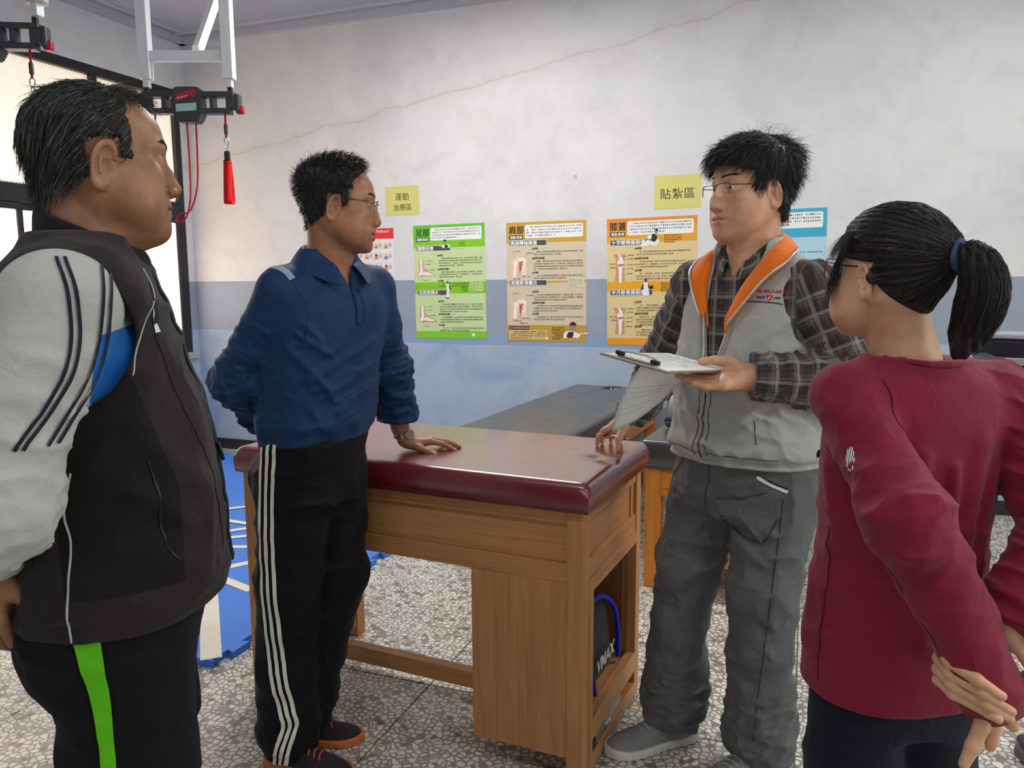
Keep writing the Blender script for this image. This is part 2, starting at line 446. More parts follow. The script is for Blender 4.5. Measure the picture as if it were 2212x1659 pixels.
tube_lamp(1.1, 3.5, 0.0, 26, 'white fluorescent ceiling lamp above the exercise machine')
tube_lamp(-0.9, 0.3, 0.0, 8, 'white fluorescent ceiling lamp behind the camera on the left')
tube_lamp(1.7, 0.3, 0.0, 14, 'white fluorescent ceiling lamp behind the camera on the right')
# ================================================================== furniture
def mat_wood(name, dark, mid, light, axis, rough=0.42, scale=1.0):
    t = newmat(name)
    tc = t.n('TexCoord').outputs['Object']
    s = [22.0*scale]*3; s[axis] = 1.1*scale
    v = t.mapping(tc, tuple(s))
    a = t.noise(v, 2.2, 6, 0.62, 0.8)
    s2 = [150.0*scale]*3; s2[axis] = 4.0*scale
    b = t.noise(t.mapping(tc, tuple(s2)), 2.0, 3, 0.5)
    f = t.math('ADD', t.math('MULTIPLY', a, 0.72), t.math('MULTIPLY', b, 0.28))
    t.col(t.ramp(f, [(0.30, lin(*dark)), (0.5, lin(*mid)), (0.70, lin(*light))]))
    t.rough(rough); t.bump(f, 0.10, 0.001)
    return t.m
OAK = [mat_wood('oak_veneer_'+'xyz'[a], (166, 110, 62), (188, 131, 78), (204, 150, 94), a) for a in range(3)]
PINE = [mat_wood('orange_pine_'+'xyz'[a], (176, 98, 30), (212, 132, 44), (228, 152, 62), a, 0.38, 0.7) for a in range(3)]

def mat_vinyl(name, rgb, rough, coat=1.0):
    t = newmat(name)
    tc = t.n('TexCoord').outputs['Object']
    c = lin(*rgb)
    t.col(t.ramp(t.noise(tc, 6, 4), [(0.3, tuple(x*0.9 for x in c[:3])), (0.7, tuple(x*1.08 for x in c[:3]))]))
    t.rough(t.ramp(t.noise(tc, 9, 3), [(0.3, (rough-0.03,)*3), (0.7, (rough+0.04,)*3)]))
    t.set(Specular_IOR_Level=0.7)
    vor = t.n('TexVoronoi', i_Scale=420.0); t.l(tc, vor.inputs['Vector'])
    t.bump(vor.outputs['Distance'], 0.05, 0.0005); t.set(Coat_Weight=coat, Coat_Roughness=0.27, Coat_IOR=1.7)
    return t.m
M_RED = mat_vinyl('burgundy_vinyl', (118, 26, 36), 0.25)
M_BLK = mat_vinyl('black_vinyl', (56, 57, 58), 0.34, 0.45)

def cushion_mesh(lx, ly, z0, z1, r, dent=(), hole=None, n=90, m=50):
    """upholstered slab: rounded top edge, slightly crowned, optional dents pressed in by hands"""
    b = bmesh.new()
    hx, hy = lx/2, ly/2
    def prof(u, h, r):   # param 0..1 across -> (coordinate, drop)
        return u
    xs = np.concatenate([-hx+r*(1-np.cos(np.linspace(0, np.pi/2, 6)))[:-1], np.linspace(-hx+r, hx-r, n), hx-r*(1-np.cos(np.linspace(np.pi/2, 0, 6)))[1:]])
    ys = np.concatenate([-hy+r*(1-np.cos(np.linspace(0, np.pi/2, 6)))[:-1], np.linspace(-hy+r, hy-r, m), hy-r*(1-np.cos(np.linspace(np.pi/2, 0, 6)))[1:]])
    def drop(d):
        d = max(0.0, r-d); return r-math.sqrt(max(0.0, r*r-min(d, r)**2))
    vs = {}
    for i, x in enumerate(xs):
        for j, y in enumerate(ys):
            dz = min(drop(hx-abs(x))+drop(hy-abs(y)), r*1.25)
            z = z1-dz+0.006*(1-(x/hx)**2)*(1-(y/hy)**2)
            for (dx, dy, rad, dep) in dent: z -= dep*math.exp(-((x-dx)**2+(y-dy)**2)/rad**2)
            vs[i, j] = b.verts.new((x, y, z))
    for i in range(len(xs)-1):
        for j in range(len(ys)-1):
            if hole and math.hypot((xs[i]+xs[i+1])/2-hole[0], ((ys[j]+ys[j+1])/2-hole[1])*hole[3]) < hole[2]: continue
            b.faces.new((vs[i, j], vs[i+1, j], vs[i+1, j+1], vs[i, j+1]))
    ring = [vs[i, 0] for i in range(len(xs))]+[vs[len(xs)-1, j] for j in range(1, len(ys))]+[vs[i, len(ys)-1] for i in range(len(xs)-2, -1, -1)]+[vs[0, j] for j in range(len(ys)-2, 0, -1)]
    mid = [b.verts.new((v.co.x*1.004, v.co.y*1.006, (z0+z1)/2)) for v in ring]
    low = [b.verts.new((v.co.x*0.998, v.co.y*0.998, z0)) for v in ring]
    k = len(ring)
    for q in range(k):
        q2 = (q+1) % k
        b.faces.new((ring[q], mid[q], mid[q2], ring[q2])); b.faces.new((mid[q], low[q], low[q2], mid[q2]))
    b.faces.new(low)
    if hole:   # wall of the face hole
        e = [ed for ed in b.edges if ed.is_boundary]
        r_ = bmesh.ops.extrude_edge_only(b, edges=e)
        for v in [g for g in r_['geom'] if isinstance(g, bmesh.types.BMVert)]: v.co.z = z0+0.004
    me = bm_mesh(b, 'cushion')
    me.polygons.foreach_set('use_smooth', [True]*len(me.polygons))
    return me

# ---- burgundy treatment couch
BX, BY, BYAW = -1.094, 2.262, -0.0684
HX, HY, ZT, LW = 0.587, 0.286, 0.790, 0.050
couch = empty('treatment_couch', (BX, BY, 0), BYAW, label='oak treatment couch with burgundy padded top and open end cupboard', cat='couch')
obj('cushion', cushion_mesh(2*HX+0.035, 2*HY+0.035, ZT, 0.872, 0.024, dent=[(0.515, 0.005, 0.030, 0.010), (0.43, 0.085, 0.022, 0.006), (0.572, -0.02, 0.028, 0.010)]), M_RED, couch)
for sx, sy in ((-1, -1), (1, -1), (-1, 1), (1, 1)):
    x0 = sx*HX-(LW if sx > 0 else 0); y0 = sy*HY-(LW if sy > 0 else 0)
    box('leg', (x0, y0, 0), (x0+LW, y0+LW, ZT), OAK[2], couch, 0.0025)
for s in (-1, 1):      # long aprons: two rails and a recessed board
    yf = s*HY
    def yr(a, b): return (min(yf-s*a, yf-s*b), max(yf-s*a, yf-s*b))
    for (z0, z1, a, b_, nm, ax) in ((0.751, ZT, 0.004, 0.032, 'apron_rail', 0), (0.586, 0.640, 0.004, 0.032, 'apron_rail', 0), (0.640, 0.751, 0.014, 0.028, 'apron_panel', 0)):
        ya, yb = yr(a, b_)
        box(nm, (-HX+LW, ya, z0), (HX-LW, yb, z1), OAK[0], couch, 0.002)
for s in (-1, 1):      # short ends
    xf = s*HX
    def xr(a, b): return (min(xf-s*a, xf-s*b), max(xf-s*a, xf-s*b))
    for (z0, z1, a, b_, nm) in ((0.749, ZT, 0.004, 0.032, 'end_rail'), (0.586, 0.641, 0.004, 0.032, 'end_rail'), (0.641, 0.749, 0.016, 0.028, 'end_panel')):
        xa, xb = xr(a, b_)
        box(nm, (xa, -HY+LW, z0), (xb, HY-LW, z1), OAK[1], couch, 0.002)
box('end_panel_stop', (HX-0.018, HY-LW-0.034, 0.641), (HX-0.010, HY-LW-0.010, 0.749), OAK[2], couch, 0.001)
# cupboard under the right-hand half
CX0 = 0.247
box('cupboard_side', (CX0, -HY+0.002, 0.076), (HX-LW, -HY+0.020, 0.586), OAK[2], couch, 0.0015)
box('cupboard_side', (CX0, HY-0.020, 0.076), (HX-LW, HY-0.002, 0.586), OAK[2], couch, 0.0015)
box('cupboard_back', (CX0, -HY+0.020, 0.076), (CX0+0.016, HY-0.020, 0.586), OAK[2], couch, 0.0015)
box('cupboard_top', (CX0+0.016, -HY+0.020, 0.560), (HX-0.006, HY-0.020, 0.586), OAK[1], couch, 0.0015)
box('shelf', (CX0+0.016, -HY+0.020, 0.135), (HX-0.03, HY-0.020, 0.153), OAK[1], couch, 0.0015)
box('opening_jamb', (HX-0.030, -HY+LW, 0.0), (HX+0.004, -HY+LW+0.026, 0.586), OAK[2], couch, 0.0015)
box('opening_jamb', (HX-0.030, HY-LW-0.004, 0.0), (HX+0.002, HY-LW, 0.586), OAK[2], couch, 0.0015)
box('opening_rail', (HX-0.030, -HY+LW+0.026, 0.548), (HX+0.004, HY-LW-0.004, 0.586), OAK[1], couch, 0.0015)
box('opening_rail', (HX-0.028, -HY+LW+0.026, 0.100), (HX+0.002, HY-LW-0.004, 0.165), OAK[1], couch, 0.0015)
box('opening_rail', (HX-0.028, -HY+LW+0.026, 0.010), (HX+0.002, HY-LW-0.004, 0.058), OAK[1], couch, 0.0015)
# left end: low side rail, and the long foot rail to the cupboard
box('end_rail', (-HX+0.006, -HY+LW, 0.045), (-HX+0.044, HY-LW, 0.085), OAK[1], couch, 0.002)
box('stretcher', (-HX+0.044, -0.085, 0.095), (CX0, -0.045, 0.150), OAK[0], couch, 0.002)
M_TAG = plain('pale_green_label', (168, 205, 190), 0.6)
st = box('sticker', (HX-0.0165, -0.222, 0.712), (HX-0.0150, -0.197, 0.742), M_TAG, couch, 0, label='small pale green inventory label')
couch_m = Matrix.Translation((BX, BY, 0)) @ Matrix.Rotation(BYAW, 4, 'Z')
def bedpt(x, y, z): return couch_m @ Vector((x, y, z))

# ---- sports bag on the shelf
M_BAG = cloth('bag_nylon', (22, 30, 32), 0.6, 700)
M_BAGB = cloth('bag_blue_piping', (16, 42, 190), 0.55, 700)
bag = empty('sports_bag', bedpt(0.43, 0.005, 0.1545), BYAW, label='black sports bag with blue piping on the couch cupboard shelf', cat='bag')
b = box_bm((-0.11, -0.19, 0), (0.115, 0.165, 0.262), 0.055, 5)
for v in b.verts:
    k = v.co.z/0.262; v.co.x += 0.010*math.sin(v.co.y*24+v.co.z*9)*(1-k*0.5); v.co.y *= 1-0.16*k*k; v.co.x *= 1-0.22*k*k
obj('bag_body', bm_mesh(b, 'bag_body'), M_BAG, bag, smooth=True)
tube('piping', catmull([(0.118, 0.163, 0.02), (0.121, 0.158, 0.10), (0.112, 0.143, 0.19), (0.092, 0.10, 0.243), (0.085, 0.02, 0.262), (0.086, -0.08, 0.258), (0.10, -0.155, 0.21)], 6), 0.008, M_BAGB, bag)
tube('strap', catmull([(0.110, -0.150, 0.20), (0.121, -0.13, 0.12), (0.122, -0.105, 0.06), (0.120, -0.085, 0.008)], 6), [(0.010, 0.004)]*19, M_BAGB, bag)
V, F = text_mesh('VMAX', 0.062, bold=0.002)
V = [(0.1225+0.002*math.sin(y*20), x-0.065, y+0.062) for x, y, z in V]
obj('lettering', mesh_from(V, F), plain('white_print', (225, 228, 225), 0.6), bag)
# ---- grey trimmer-like tool with a black end lying on the cupboard floor
dev = empty('handheld_tool', bedpt(0.574, -0.110, 0.0588), BYAW+math.radians(90), label='silver grey hand tool with black rubber end on the lowest couch rail', cat='tool')
obj('body', bm_mesh(box_bm((-0.06, -0.014, 0.0), (0.20, 0.014, 0.036), 0.012, 4)), plain('silver_grey_plastic', (150, 156, 152), 0.3, 0.5), dev, smooth=True)
obj('end_cap', bm_mesh(box_bm((-0.085, -0.015, 0.0), (-0.055, 0.015, 0.038), 0.010, 4)), plain('black_rubber', (28, 30, 32), 0.6), dev, smooth=True)
obj('switch', bm_mesh(box_bm((0.03, -0.019, 0.012), (0.07, -0.010, 0.026), 0.004, 3)), plain('chrome_dull', (205, 208, 205), 0.2, 0.9), dev, smooth=True)

# ---- black couch against the back wall
def wood_couch(name, cx, cy, yaw, lx, ly, zc0, zc1, label, drawer=False, hole=None, legs=0.07, pine=PINE):
    r = empty(name, (cx, cy, 0), yaw, label=label, cat='couch')
    obj('cushion', cushion_mesh(lx, ly, zc0, zc1, 0.022, hole=hole, n=60, m=110), M_BLK, r)
    hx, hy = lx/2-0.02, ly/2-0.02
    for sx in (-1, 1):
        for sy in (-1, 1):
            x0 = sx*hx-(legs if sx > 0 else 0); y0 = sy*hy-(legs if sy > 0 else 0)
            box('leg', (x0, y0, 0), (x0+legs, y0+legs, zc0), pine[2], r, 0.004)
    for sx in (-1, 1):
        x0 = sx*hx-(0.03 if sx > 0 else 0)
        box('side_rail', (x0, -hy+legs, zc0-0.13), (x0+0.03, hy-legs, zc0), pine[1], r, 0.003)
    for sy in (-1, 1):
        y0 = sy*hy-(0.03 if sy > 0 else 0)
        box('end_rail', (-hx+legs, y0, zc0-0.13), (hx-legs, y0+0.03, zc0), pine[0], r, 0.003)
    return r, hx, hy
wood_couch('massage_couch', -1.248, 4.300, -0.0684, 0.60, 1.78, 0.585, 0.682, 'black padded massage couch with a face hole against the posters wall', hole=(0.0, 0.77, 0.062, 0.62))
r2, hx, hy = wood_couch('massage_couch', -0.270, 4.20, -0.0684, 0.70, 1.62, 0.560, 0.690, 'black padded pine couch with a drawer behind the man holding the clipboard')
box('lower_rail', (-hx+0.07, -hy+0.02, 0.128), (hx-0.07, -hy+0.05, 0.196), PINE[0], r2, 0.003)
box('lower_shelf', (-hx+0.01, -hy+0.05, 0.170), (hx-0.01, hy-0.05, 0.186), PINE[0], r2, 0.003)
dr = box('drawer', (-hx+0.10, -hy+0.012, 0.200), (hx-0.075, -hy+0.030, 0.282), PINE[0], r2, 0.005)
b = bmesh.new(); bmesh.ops.create_uvsphere(b, u_segments=16, v_segments=10, radius=0.017); bmesh.ops.translate(b, verts=b.verts, vec=(-0.020, -hy-0.006, 0.241))
obj('knob', bm_mesh(b), PINE[1], dr, smooth=True)
b = box_bm((-0.33, -0.02, 0), (0.35, 0.30, 0.085), 0.02, 3)
M_ = Matrix.Translation((0.02, -hy+0.30, 0.70)) @ Matrix.Rotation(math.radians(48), 4, 'X'); bmesh.ops.transform(b, matrix=M_, verts=b.verts)
obj('raised_backrest', bm_mesh(b), M_BLK, r2, smooth=True)
pl = empty('power_plug', (0.155, 4.75, 0.0), 0.4, label='white electric plug with a short black lead on the floor by the pine couch', cat='plug')
box('plug_body', (-0.035, -0.025, 0.0), (0.035, 0.025, 0.055), M_WMETAL, pl, 0.008)
box('plug_head', (-0.02, -0.018, 0.055), (0.02, 0.018, 0.09), M_WMETAL, pl, 0.006)
tube('lead', catmull([(-0.035, 0, 0.03), (-0.09, 0.01, 0.05), (-0.16, 0.05, 0.012), (-0.30, 0.08, 0.008)], 5), 0.008, M_BASE, pl)

# ---- puzzle mats with tape figures
M_MAT = plain('blue_foam_mat', (62, 126, 222), 0.62, var=0.05, scale=5, bump=0.15, bscale=500)
M_TAPE = plain('white_cloth_tape', (228, 222, 208), 0.7, var=0.04)
gx = np.linspace(-4.42, -1.972, 4); gy = np.linspace(2.135, 4.98, 4); MZ = 0.028
def seam(a, b, teeth=10, amp=0.016):
    a = np.array(a); b = np.array(b); d = b-a; L = np.linalg.norm(d); d = d/L; nrm = np.array([-d[1], d[0]])
    pts = [a]; w = L/teeth
    for i in range(teeth):
        s = amp if i % 2 == 0 else -amp
        c0, c1 = (i+0.06)*w, (i+0.94)*w
        pts += [a+d*(c0-0.012*(1 if i else 0))+nrm*s, a+d*(c1+0.012*(1 if i < teeth-1 else 0))+nrm*s]
    pts.append(b); return pts
hs = {}; vs_ = {}
for j in range(4):
    for i in range(3): hs[i, j] = seam((gx[i], gy[j]), (gx[i+1], gy[j])) if not (j == 0 and i == 2) else seam((gx[i], gy[j]), (gx[i+1], gy[j]), 10, 0.001)
for i in range(4):
    for j in range(3): vs_[i, j] = seam((gx[i], gy[j]), (gx[i], gy[j+1]), 11)
where = {(2, 0): 'nearest the couch, with a wide tape strip', (0, 0): 'in the front row under the patterned window', (1, 0): 'in the middle of the front row', (2, 1): 'of the middle row with crossing tape lines', (1, 1): 'in the centre of the mat square', (0, 1): 'of the middle row beside the left wall', (2, 2): 'of the back row behind the burgundy couch', (1, 2): 'in the middle of the row along the posters wall', (0, 2): 'in the far corner of the room'}
for i in range(3):
    for j in range(3):
        poly = hs[i, j][:-1]+vs_[i+1, j][:-1]+hs[i, j+1][::-1][:-1]+vs_[i, j][::-1][:-1]
        prism('puzzle_mat', [(float(p[0]), float(p[1])) for p in poly], 0.0, MZ, M_MAT, label='blue foam puzzle mat '+where[i, j], cat='mat', group='blue puzzle mats')
def tape_strip(a, b, w, k, label):
    a = np.array(a); b = np.array(b); d = (b-a)/np.linalg.norm(b-a); n = np.array([-d[1], d[0]])*w/2
    poly = [a-n, b-n, b+n, a+n]; z = MZ+0.0004+0.0006*k
    prism('tape_strip', [(float(p[0]), float(p[1])) for p in poly], z, z+0.0005, M_TAPE, label=label, cat='tape', group='tape lines on the mats')
tape_strip((-1.995, 2.145), (-2.70, 2.92), 0.075, 0, 'wide white tape strip running to the mat corner nearest the couch')
tape_strip((-2.90, 2.44), (-2.30, 3.33), 0.050, 1, 'white tape strip crossing the wide strip towards the couch legs')
tape_strip((-2.75, 2.86), (-2.28, 2.72), 0.050, 2, 'short white tape strip right of the wide strip')
tape_strip((-2.98, 3.08), (-2.55, 3.23), 0.042, 3, 'nearest white tape line of the fan behind the heavy man')
tape_strip((-3.05, 3.13), (-2.62, 3.47), 0.042, 4, 'second white tape line of the fan behind the heavy man')
tape_strip((-3.15, 3.12), (-2.60, 3.78), 0.042, 5, 'third white tape line of the fan behind the heavy man')
tape_strip((-3.30, 3.52), (-2.80, 3.50), 0.042, 6, 'fourth white tape line of the fan behind the heavy man')
tape_strip((-3.50, 3.45), (-2.85, 4.10), 0.042, 7, 'farthest white tape line towards the back wall')
tape_strip((-3.30, 2.35), (-2.85, 2.62), 0.050, 8, 'white tape strip under the hand of the heavy man')
tape_strip((-4.05, 2.55), (-3.55, 2.75), 0.050, 9, 'white tape strip by the left wall')

# ---- ceiling frame and the two sling bars
M_STEEL = plain('white_square_tube', (226, 228, 230), 0.38, var=0.02)
M_DPL = plain('dark_grey_plastic', (58, 59, 64), 0.45, var=0.08)
M_DPL2 = plain('black_plastic', (30, 30, 33), 0.4)
M_REDP = plain('red_plastic', (176, 24, 40), 0.4)
M_ROPE = cloth('red_cord', (196, 26, 42), 0.7, 500)
M_WEB = cloth('red_webbing', (228, 24, 30), 0.6, 600)
M_CHROME = plain('chrome', (200, 202, 205), 0.15, 1.0, var=0.02)
def sq(name, a, b, w, m, parent, d=None):
    V, F = tube_vf([a, b], [(w*0.7071*1.0, w*0.7071)]*2, 4, up=(0, 0, 1))
    ax = (Vector(b)-Vector(a)).normalized()
    # turn the square so that its faces are square to the bar frame
    R_ = Matrix.Translation(a) @ Matrix.Rotation(math.pi/4, 4, ax) @ Matrix.Translation(-Vector(a))
    return obj(name, mesh_from([R_ @ v for v in V], F, name), m, parent)
SY = math.atan2(3.420-3.270, -2.837+3.235)
fr = empty('ceiling_frame', (-3.036, 3.345, CEIL), SY, label='white square tube frame hanging from the ceiling above the mats', cat='frame')
HALF = 0.213
for s in (-1, 1):
    box('post', (s*HALF-0.028, -0.028, -0.905), (s*HALF+0.028, 0.028, 0.0), M_STEEL, fr, 0.003)
    box('post_tip', (s*HALF-0.016, -0.016, -0.945), (s*HALF+0.016, 0.016, -0.905), M_STEEL, fr, 0.003)
    box('ceiling_plate', (s*HALF-0.06, -0.06, -0.008), (s*HALF+0.06, 0.06, 0.0), M_STEEL, fr, 0.002)
box('cross_tube', (-HALF+0.028, -0.022, -0.815), (HALF-0.028, 0.022, -0.765), M_STEEL, fr, 0.003)
sq('brace', (0.0, 0.15, -0.72), (0.155, 0.45, 0.0), 0.042, M_STEEL, fr)
box('brace_foot', (-0.02, 0.125, -0.775), (0.02, 0.165, -0.70), M_STEEL, fr, 0.003)

def sling_bar(name, loc, yaw, label, half=0.235, sc=1.0):
    r = empty(name, loc, yaw, label=label, cat='sling')
    r.scale = (sc, sc, sc)
    b = bmesh.new()
    for s in (-1, 1):
        x0, x1 = sorted((s*0.055, s*half))
        box_bm((x0, -0.03, 0.028), (x1, 0.03, 0.055), 0.004, bm=b); box_bm((x0, -0.03, -0.055), (x1-0.02*(s > 0), 0.03, -0.028), 0.004, bm=b)
        for xa in (0.055, 0.112, 0.195):
            w = 0.022 if xa != 0.195 else 0.045
            xs_ = sorted((s*xa, s*(xa+w))); box_bm((xs_[0], -0.03, -0.03), (xs_[1], 0.03, 0.03), 0.004, bm=b)
        b2 = box_bm((min(s*half, s*(half+0.03)), -0.028, -0.045), (max(s*half, s*(half+0.03)), 0.028, 0.045), 0.010, bm=b)
    obj('bar_arms', bm_mesh(b), M_DPL, r)
    poly = [(-0.06, 0.075), (0.06, 0.075), (0.075, 0.05), (0.075, -0.055), (0.05, -0.10), (-0.05, -0.10), (-0.075, -0.055), (-0.075, 0.05)]
    V = [(x, -0.042, z) for x, z in poly]+[(x, 0.042, z) for x, z in poly]; n = 8
    F = [tuple(range(n)), tuple(range(n, 2*n))[::-1]]+[(i, n+i, n+(i+1) % n, (i+1) % n) for i in range(n)]
    b = bmesh.new(); mm = mesh_from(V, F); b.from_mesh(mm); bmesh.ops.bevel(b, geom=b.edges[:], offset=0.006, segments=2, affect='EDGES')
    obj('centre_block', bm_mesh(b), M_DPL, r)
    V = [(-0.055, -0.0432, 0.002), (0.05, -0.0432, 0.03), (0.05, -0.0432, 0.066), (-0.055, -0.0432, 0.036)]
    obj('red_sticker', mesh_from(V, [(0, 1, 2, 3)]), M_REDP, r); V, F = text_mesh('Redcord', 0.016)
    obj('lettering', mesh_from([(x*0.94-0.045, -0.0436, y+0.012+x*0.25) for x, y, z in V], F), plain('white_print', (225, 228, 225)), r)
    V = [(-0.055, -0.0432, -0.05), (0.05, -0.0432, -0.043), (0.05, -0.0432, -0.005), (-0.055, -0.0432, -0.012)]
    obj('green_sticker', mesh_from(V, [(0, 1, 2, 3)]), M_TAG, r)
    for s in (-1, 1):
        b = box_bm((min(s*(half+0.005), s*(half+0.045)), -0.018, -0.055), (max(s*(half+0.005), s*(half+0.045)), 0.018, -0.012), 0.008, 2)
        obj('cord_lock', bm_mesh(b), M_REDP, r)
        box('hanger_stud', (s*(HALF)-0.011, -0.011, 0.055), (s*HALF+0.011, 0.011, 0.085), M_DPL2, r, 0.003)
        x = s*(half-0.055)
        tube('cord', [(x, 0, -0.055), (x, 0, -0.105)], 0.005, M_ROPE, r)
        lathe('cord_sleeve', [(0.009, -0.155), (0.010, -0.15), (0.010, -0.11), (0.008, -0.105)], M_DPL, r, (x, 0, 0), 10)
        tube('cord', [(x, 0, -0.155), (x, 0, -0.172)], 0.006, M_ROPE, r)
        ring = [(x+0.011*math.sin(a), 0.004*math.sin(2*a), -0.192+0.020*math.cos(a)) for a in np.linspace(0, 2*math.pi, 17)]
        tube('snap_hook', ring, 0.003, M_CHROME, r); ring = [(x+0.004*math.sin(2*a), 0.008*math.sin(a), -0.226+0.018*math.cos(a)) for a in np.linspace(0, 2*math.pi, 17)]
        tube('snap_hook', ring, 0.003, M_CHROME, r)
        obj('strap_tab', bm_mesh(box_bm((x-0.015, -0.008, -0.292), (x+0.015, 0.008, -0.240), 0.006, 2)), M_DPL2, r)
        z0 = -0.285; loop = [(x+a, 0, z0+b_) for a, b_ in ((0.0, 0.0), (0.010, -0.06), (0.018, -0.12), (0.022, -0.18), (0.020, -0.222), (0.0, -0.226), (-0.020, -0.222), (-0.018, -0.18), (-0.012, -0.12), (-0.006, -0.06), (0.0, 0.0))]
        V = []; F = []
        lp = catmull(loop, 3)
        for p in lp: V += [(x-0.021+0.10*(p.x-x), p.x-x, p.z), (x+0.021+0.10*(p.x-x), p.x-x, p.z)]
        F = [(2*i, 2*i+1, 2*i+3, 2*i+2) for i in range(len(lp)-1)]
        o = obj('webbing_loop', mesh_from(V, F), M_WEB, r, smooth=True); o.modifiers.new('th', 'SOLIDIFY').thickness = 0.004
    cord = [(-0.015, -0.01, -0.10), (-0.013, -0.01, -0.30), (-0.02, -0.01, -0.48), (-0.05, -0.01, -0.585), (-0.10, 0.0, -0.60), (-0.085, 0.0, -0.565), (-0.03, 0.01, -0.54), (0.012, 0.01, -0.42), (0.022, 0.01, -0.25), (0.024, 0.01, -0.10)]
    tube('long_cord', catmull(cord, 6), 0.0045, M_ROPE, r)
    return r
sling_bar('sling_bar', (-3.036, 3.345, 2.318), SY+0.02, 'black sling trainer with red webbing loops hanging below the white frame')
s2 = sling_bar('sling_bar', (-3.235, 2.415, 2.415), SY+0.10, 'black sling trainer with a red strap at the top left beside the window', sc=0.95)
po = empty('ceiling_pole', (-3.02, 2.49, CEIL), 0, label='cream round ceiling pole above the left sling trainer', cat='pole')
M_CREAM = plain('cream_enamel', (200, 192, 176), 0.4)
lathe('pole', [(0.042, -0.80), (0.044, -0.79), (0.042, -0.77), (0.042, 0.0)], M_CREAM, po, (0, 0, 0), 24)
box('pole_tip', (-0.018, -0.018, -0.85), (0.018, 0.018, -0.80), M_STEEL, po, 0.002)

# ---- machine at the right edge
M_SILV = plain('silver_plastic', (206, 208, 214), 0.22, 0.65, var=0.02)
mc = empty('therapy_machine', (0.98, 3.62, 0), math.radians(-14), label='black and silver exercise machine standing behind the maroon shirt', cat='machine')
obj('base_ring', bm_mesh(box_bm((-0.16, -0.30, 0.0), (0.60, 0.35, 0.05), 0.024, 3)), M_DPL2, mc, smooth=True)
obj('base_cover', bm_mesh(box_bm((-0.13, -0.26, 0.05), (0.58, 0.32, 0.125), 0.035, 4)), M_SILV, mc, smooth=True)
obj('body', bm_mesh(box_bm((-0.05, -0.14, 0.12), (0.55, 0.30, 0.86), 0.06, 4)), M_DPL2, mc, smooth=True)
obj('console', bm_mesh(box_bm((-0.34, 0.02, 0.84), (0.55, 0.20, 1.155), 0.02, 3)), M_DPL2, mc, smooth=True)
box('top_edge', (-0.35, 0.015, 1.150), (0.55, 0.21, 1.172), M_SILV, mc, 0.006)
box('silver_band', (-0.335, 0.008, 1.045), (0.54, 0.022, 1.075), M_SILV, mc, 0.004)
box('display', (-0.27, 0.012, 1.085), (0.40, 0.021, 1.140), plain('display_glass', (44, 44, 54), 0.12), mc, 0.003)
for k, (rr, zz, mm) in enumerate(((0.26, 0.93, M_DPL), (0.245, 0.928, M_SILV), (0.20, 0.915, plain('violet_trim', (60, 50, 96), 0.3)), (0.185, 0.905, M_SILV))):
    arc = [(0.10+rr*1.25*math.cos(a), 0.012-0.002*k, zz+rr*0.42*math.sin(a)) for a in np.linspace(0.15, math.pi-0.15, 24)]
    tube('console_arc', arc, 0.011, mm, mc)
tube('handlebar', catmull([(-0.30, 0.0, 1.05), (-0.24, -0.10, 1.03), (-0.16, -0.20, 0.98), (-0.06, -0.26, 0.905), (0.10, -0.28, 0.86), (0.40, -0.28, 0.85)], 8), 0.045, M_DPL, mc, 14)
obj('control_box', bm_mesh(box_bm((-0.10, -0.22, 0.62), (0.45, -0.10, 0.86), 0.03, 3)), M_DPL2, mc, smooth=True)
b = bmesh.new()
for zz, n_, w_ in ((0.835, 7, 0.026), (0.818, 9, 0.014), (0.806, 9, 0.010)):
    for i in range(n_): box_bm((-0.06+i*w_*1.5, -0.2215, zz), (-0.06+i*w_*1.5+w_, -0.2200, zz+0.006), 0, bm=b)
obj('printed_marks', bm_mesh(b), plain('white_print', (225, 228, 225)), mc)
for i in range(3): lathe('dial', [(0.026, 0), (0.026, 0.02), (0.020, 0.028)], M_DPL, mc, (-0.03+0.12*i, -0.19, 0.858), 18)
# ---- chrome stool whose castor shows at the bottom right
sl = empty('rolling_stool', (0.93, 2.66, 0), 0.2, label='chrome tube rolling stool with grey castors at the bottom right', cat='stool')
for k in range(4):
    a = math.radians(200+90*k); c, s = math.cos(a), math.sin(a)
    tube('leg', catmull([(0.03*c, 0.03*s, 0.20), (0.16*c, 0.16*s, 0.195), (0.28*c, 0.28*s, 0.165), (0.315*c, 0.315*s, 0.12), (0.32*c, 0.32*s, 0.075)], 6), 0.014, M_CHROME, sl, 12)
    V, F = tube_vf([(0.32*c-0.018*s, 0.32*s+0.018*c, 0.036), (0.32*c+0.018*s, 0.32*s-0.018*c, 0.036)], 0.036, 20)
    obj('castor', mesh_from(V, F), plain('castor_grey', (88, 90, 92), 0.4), sl, smooth=False)
    obj('castor_hood', bm_mesh(box_bm((0.32*c-0.03, 0.32*s-0.03, 0.042), (0.32*c+0.03, 0.32*s+0.03, 0.080), 0.018, 3)), M_DPL, sl, smooth=True)
lathe('column', [(0.024, 0.16), (0.024, 0.42)], M_CHROME, sl); lathe('seat', [(0.15, 0.42), (0.172, 0.43), (0.175, 0.47), (0.15, 0.49), (0.0, 0.495)], M_BLK, sl, seg=32)
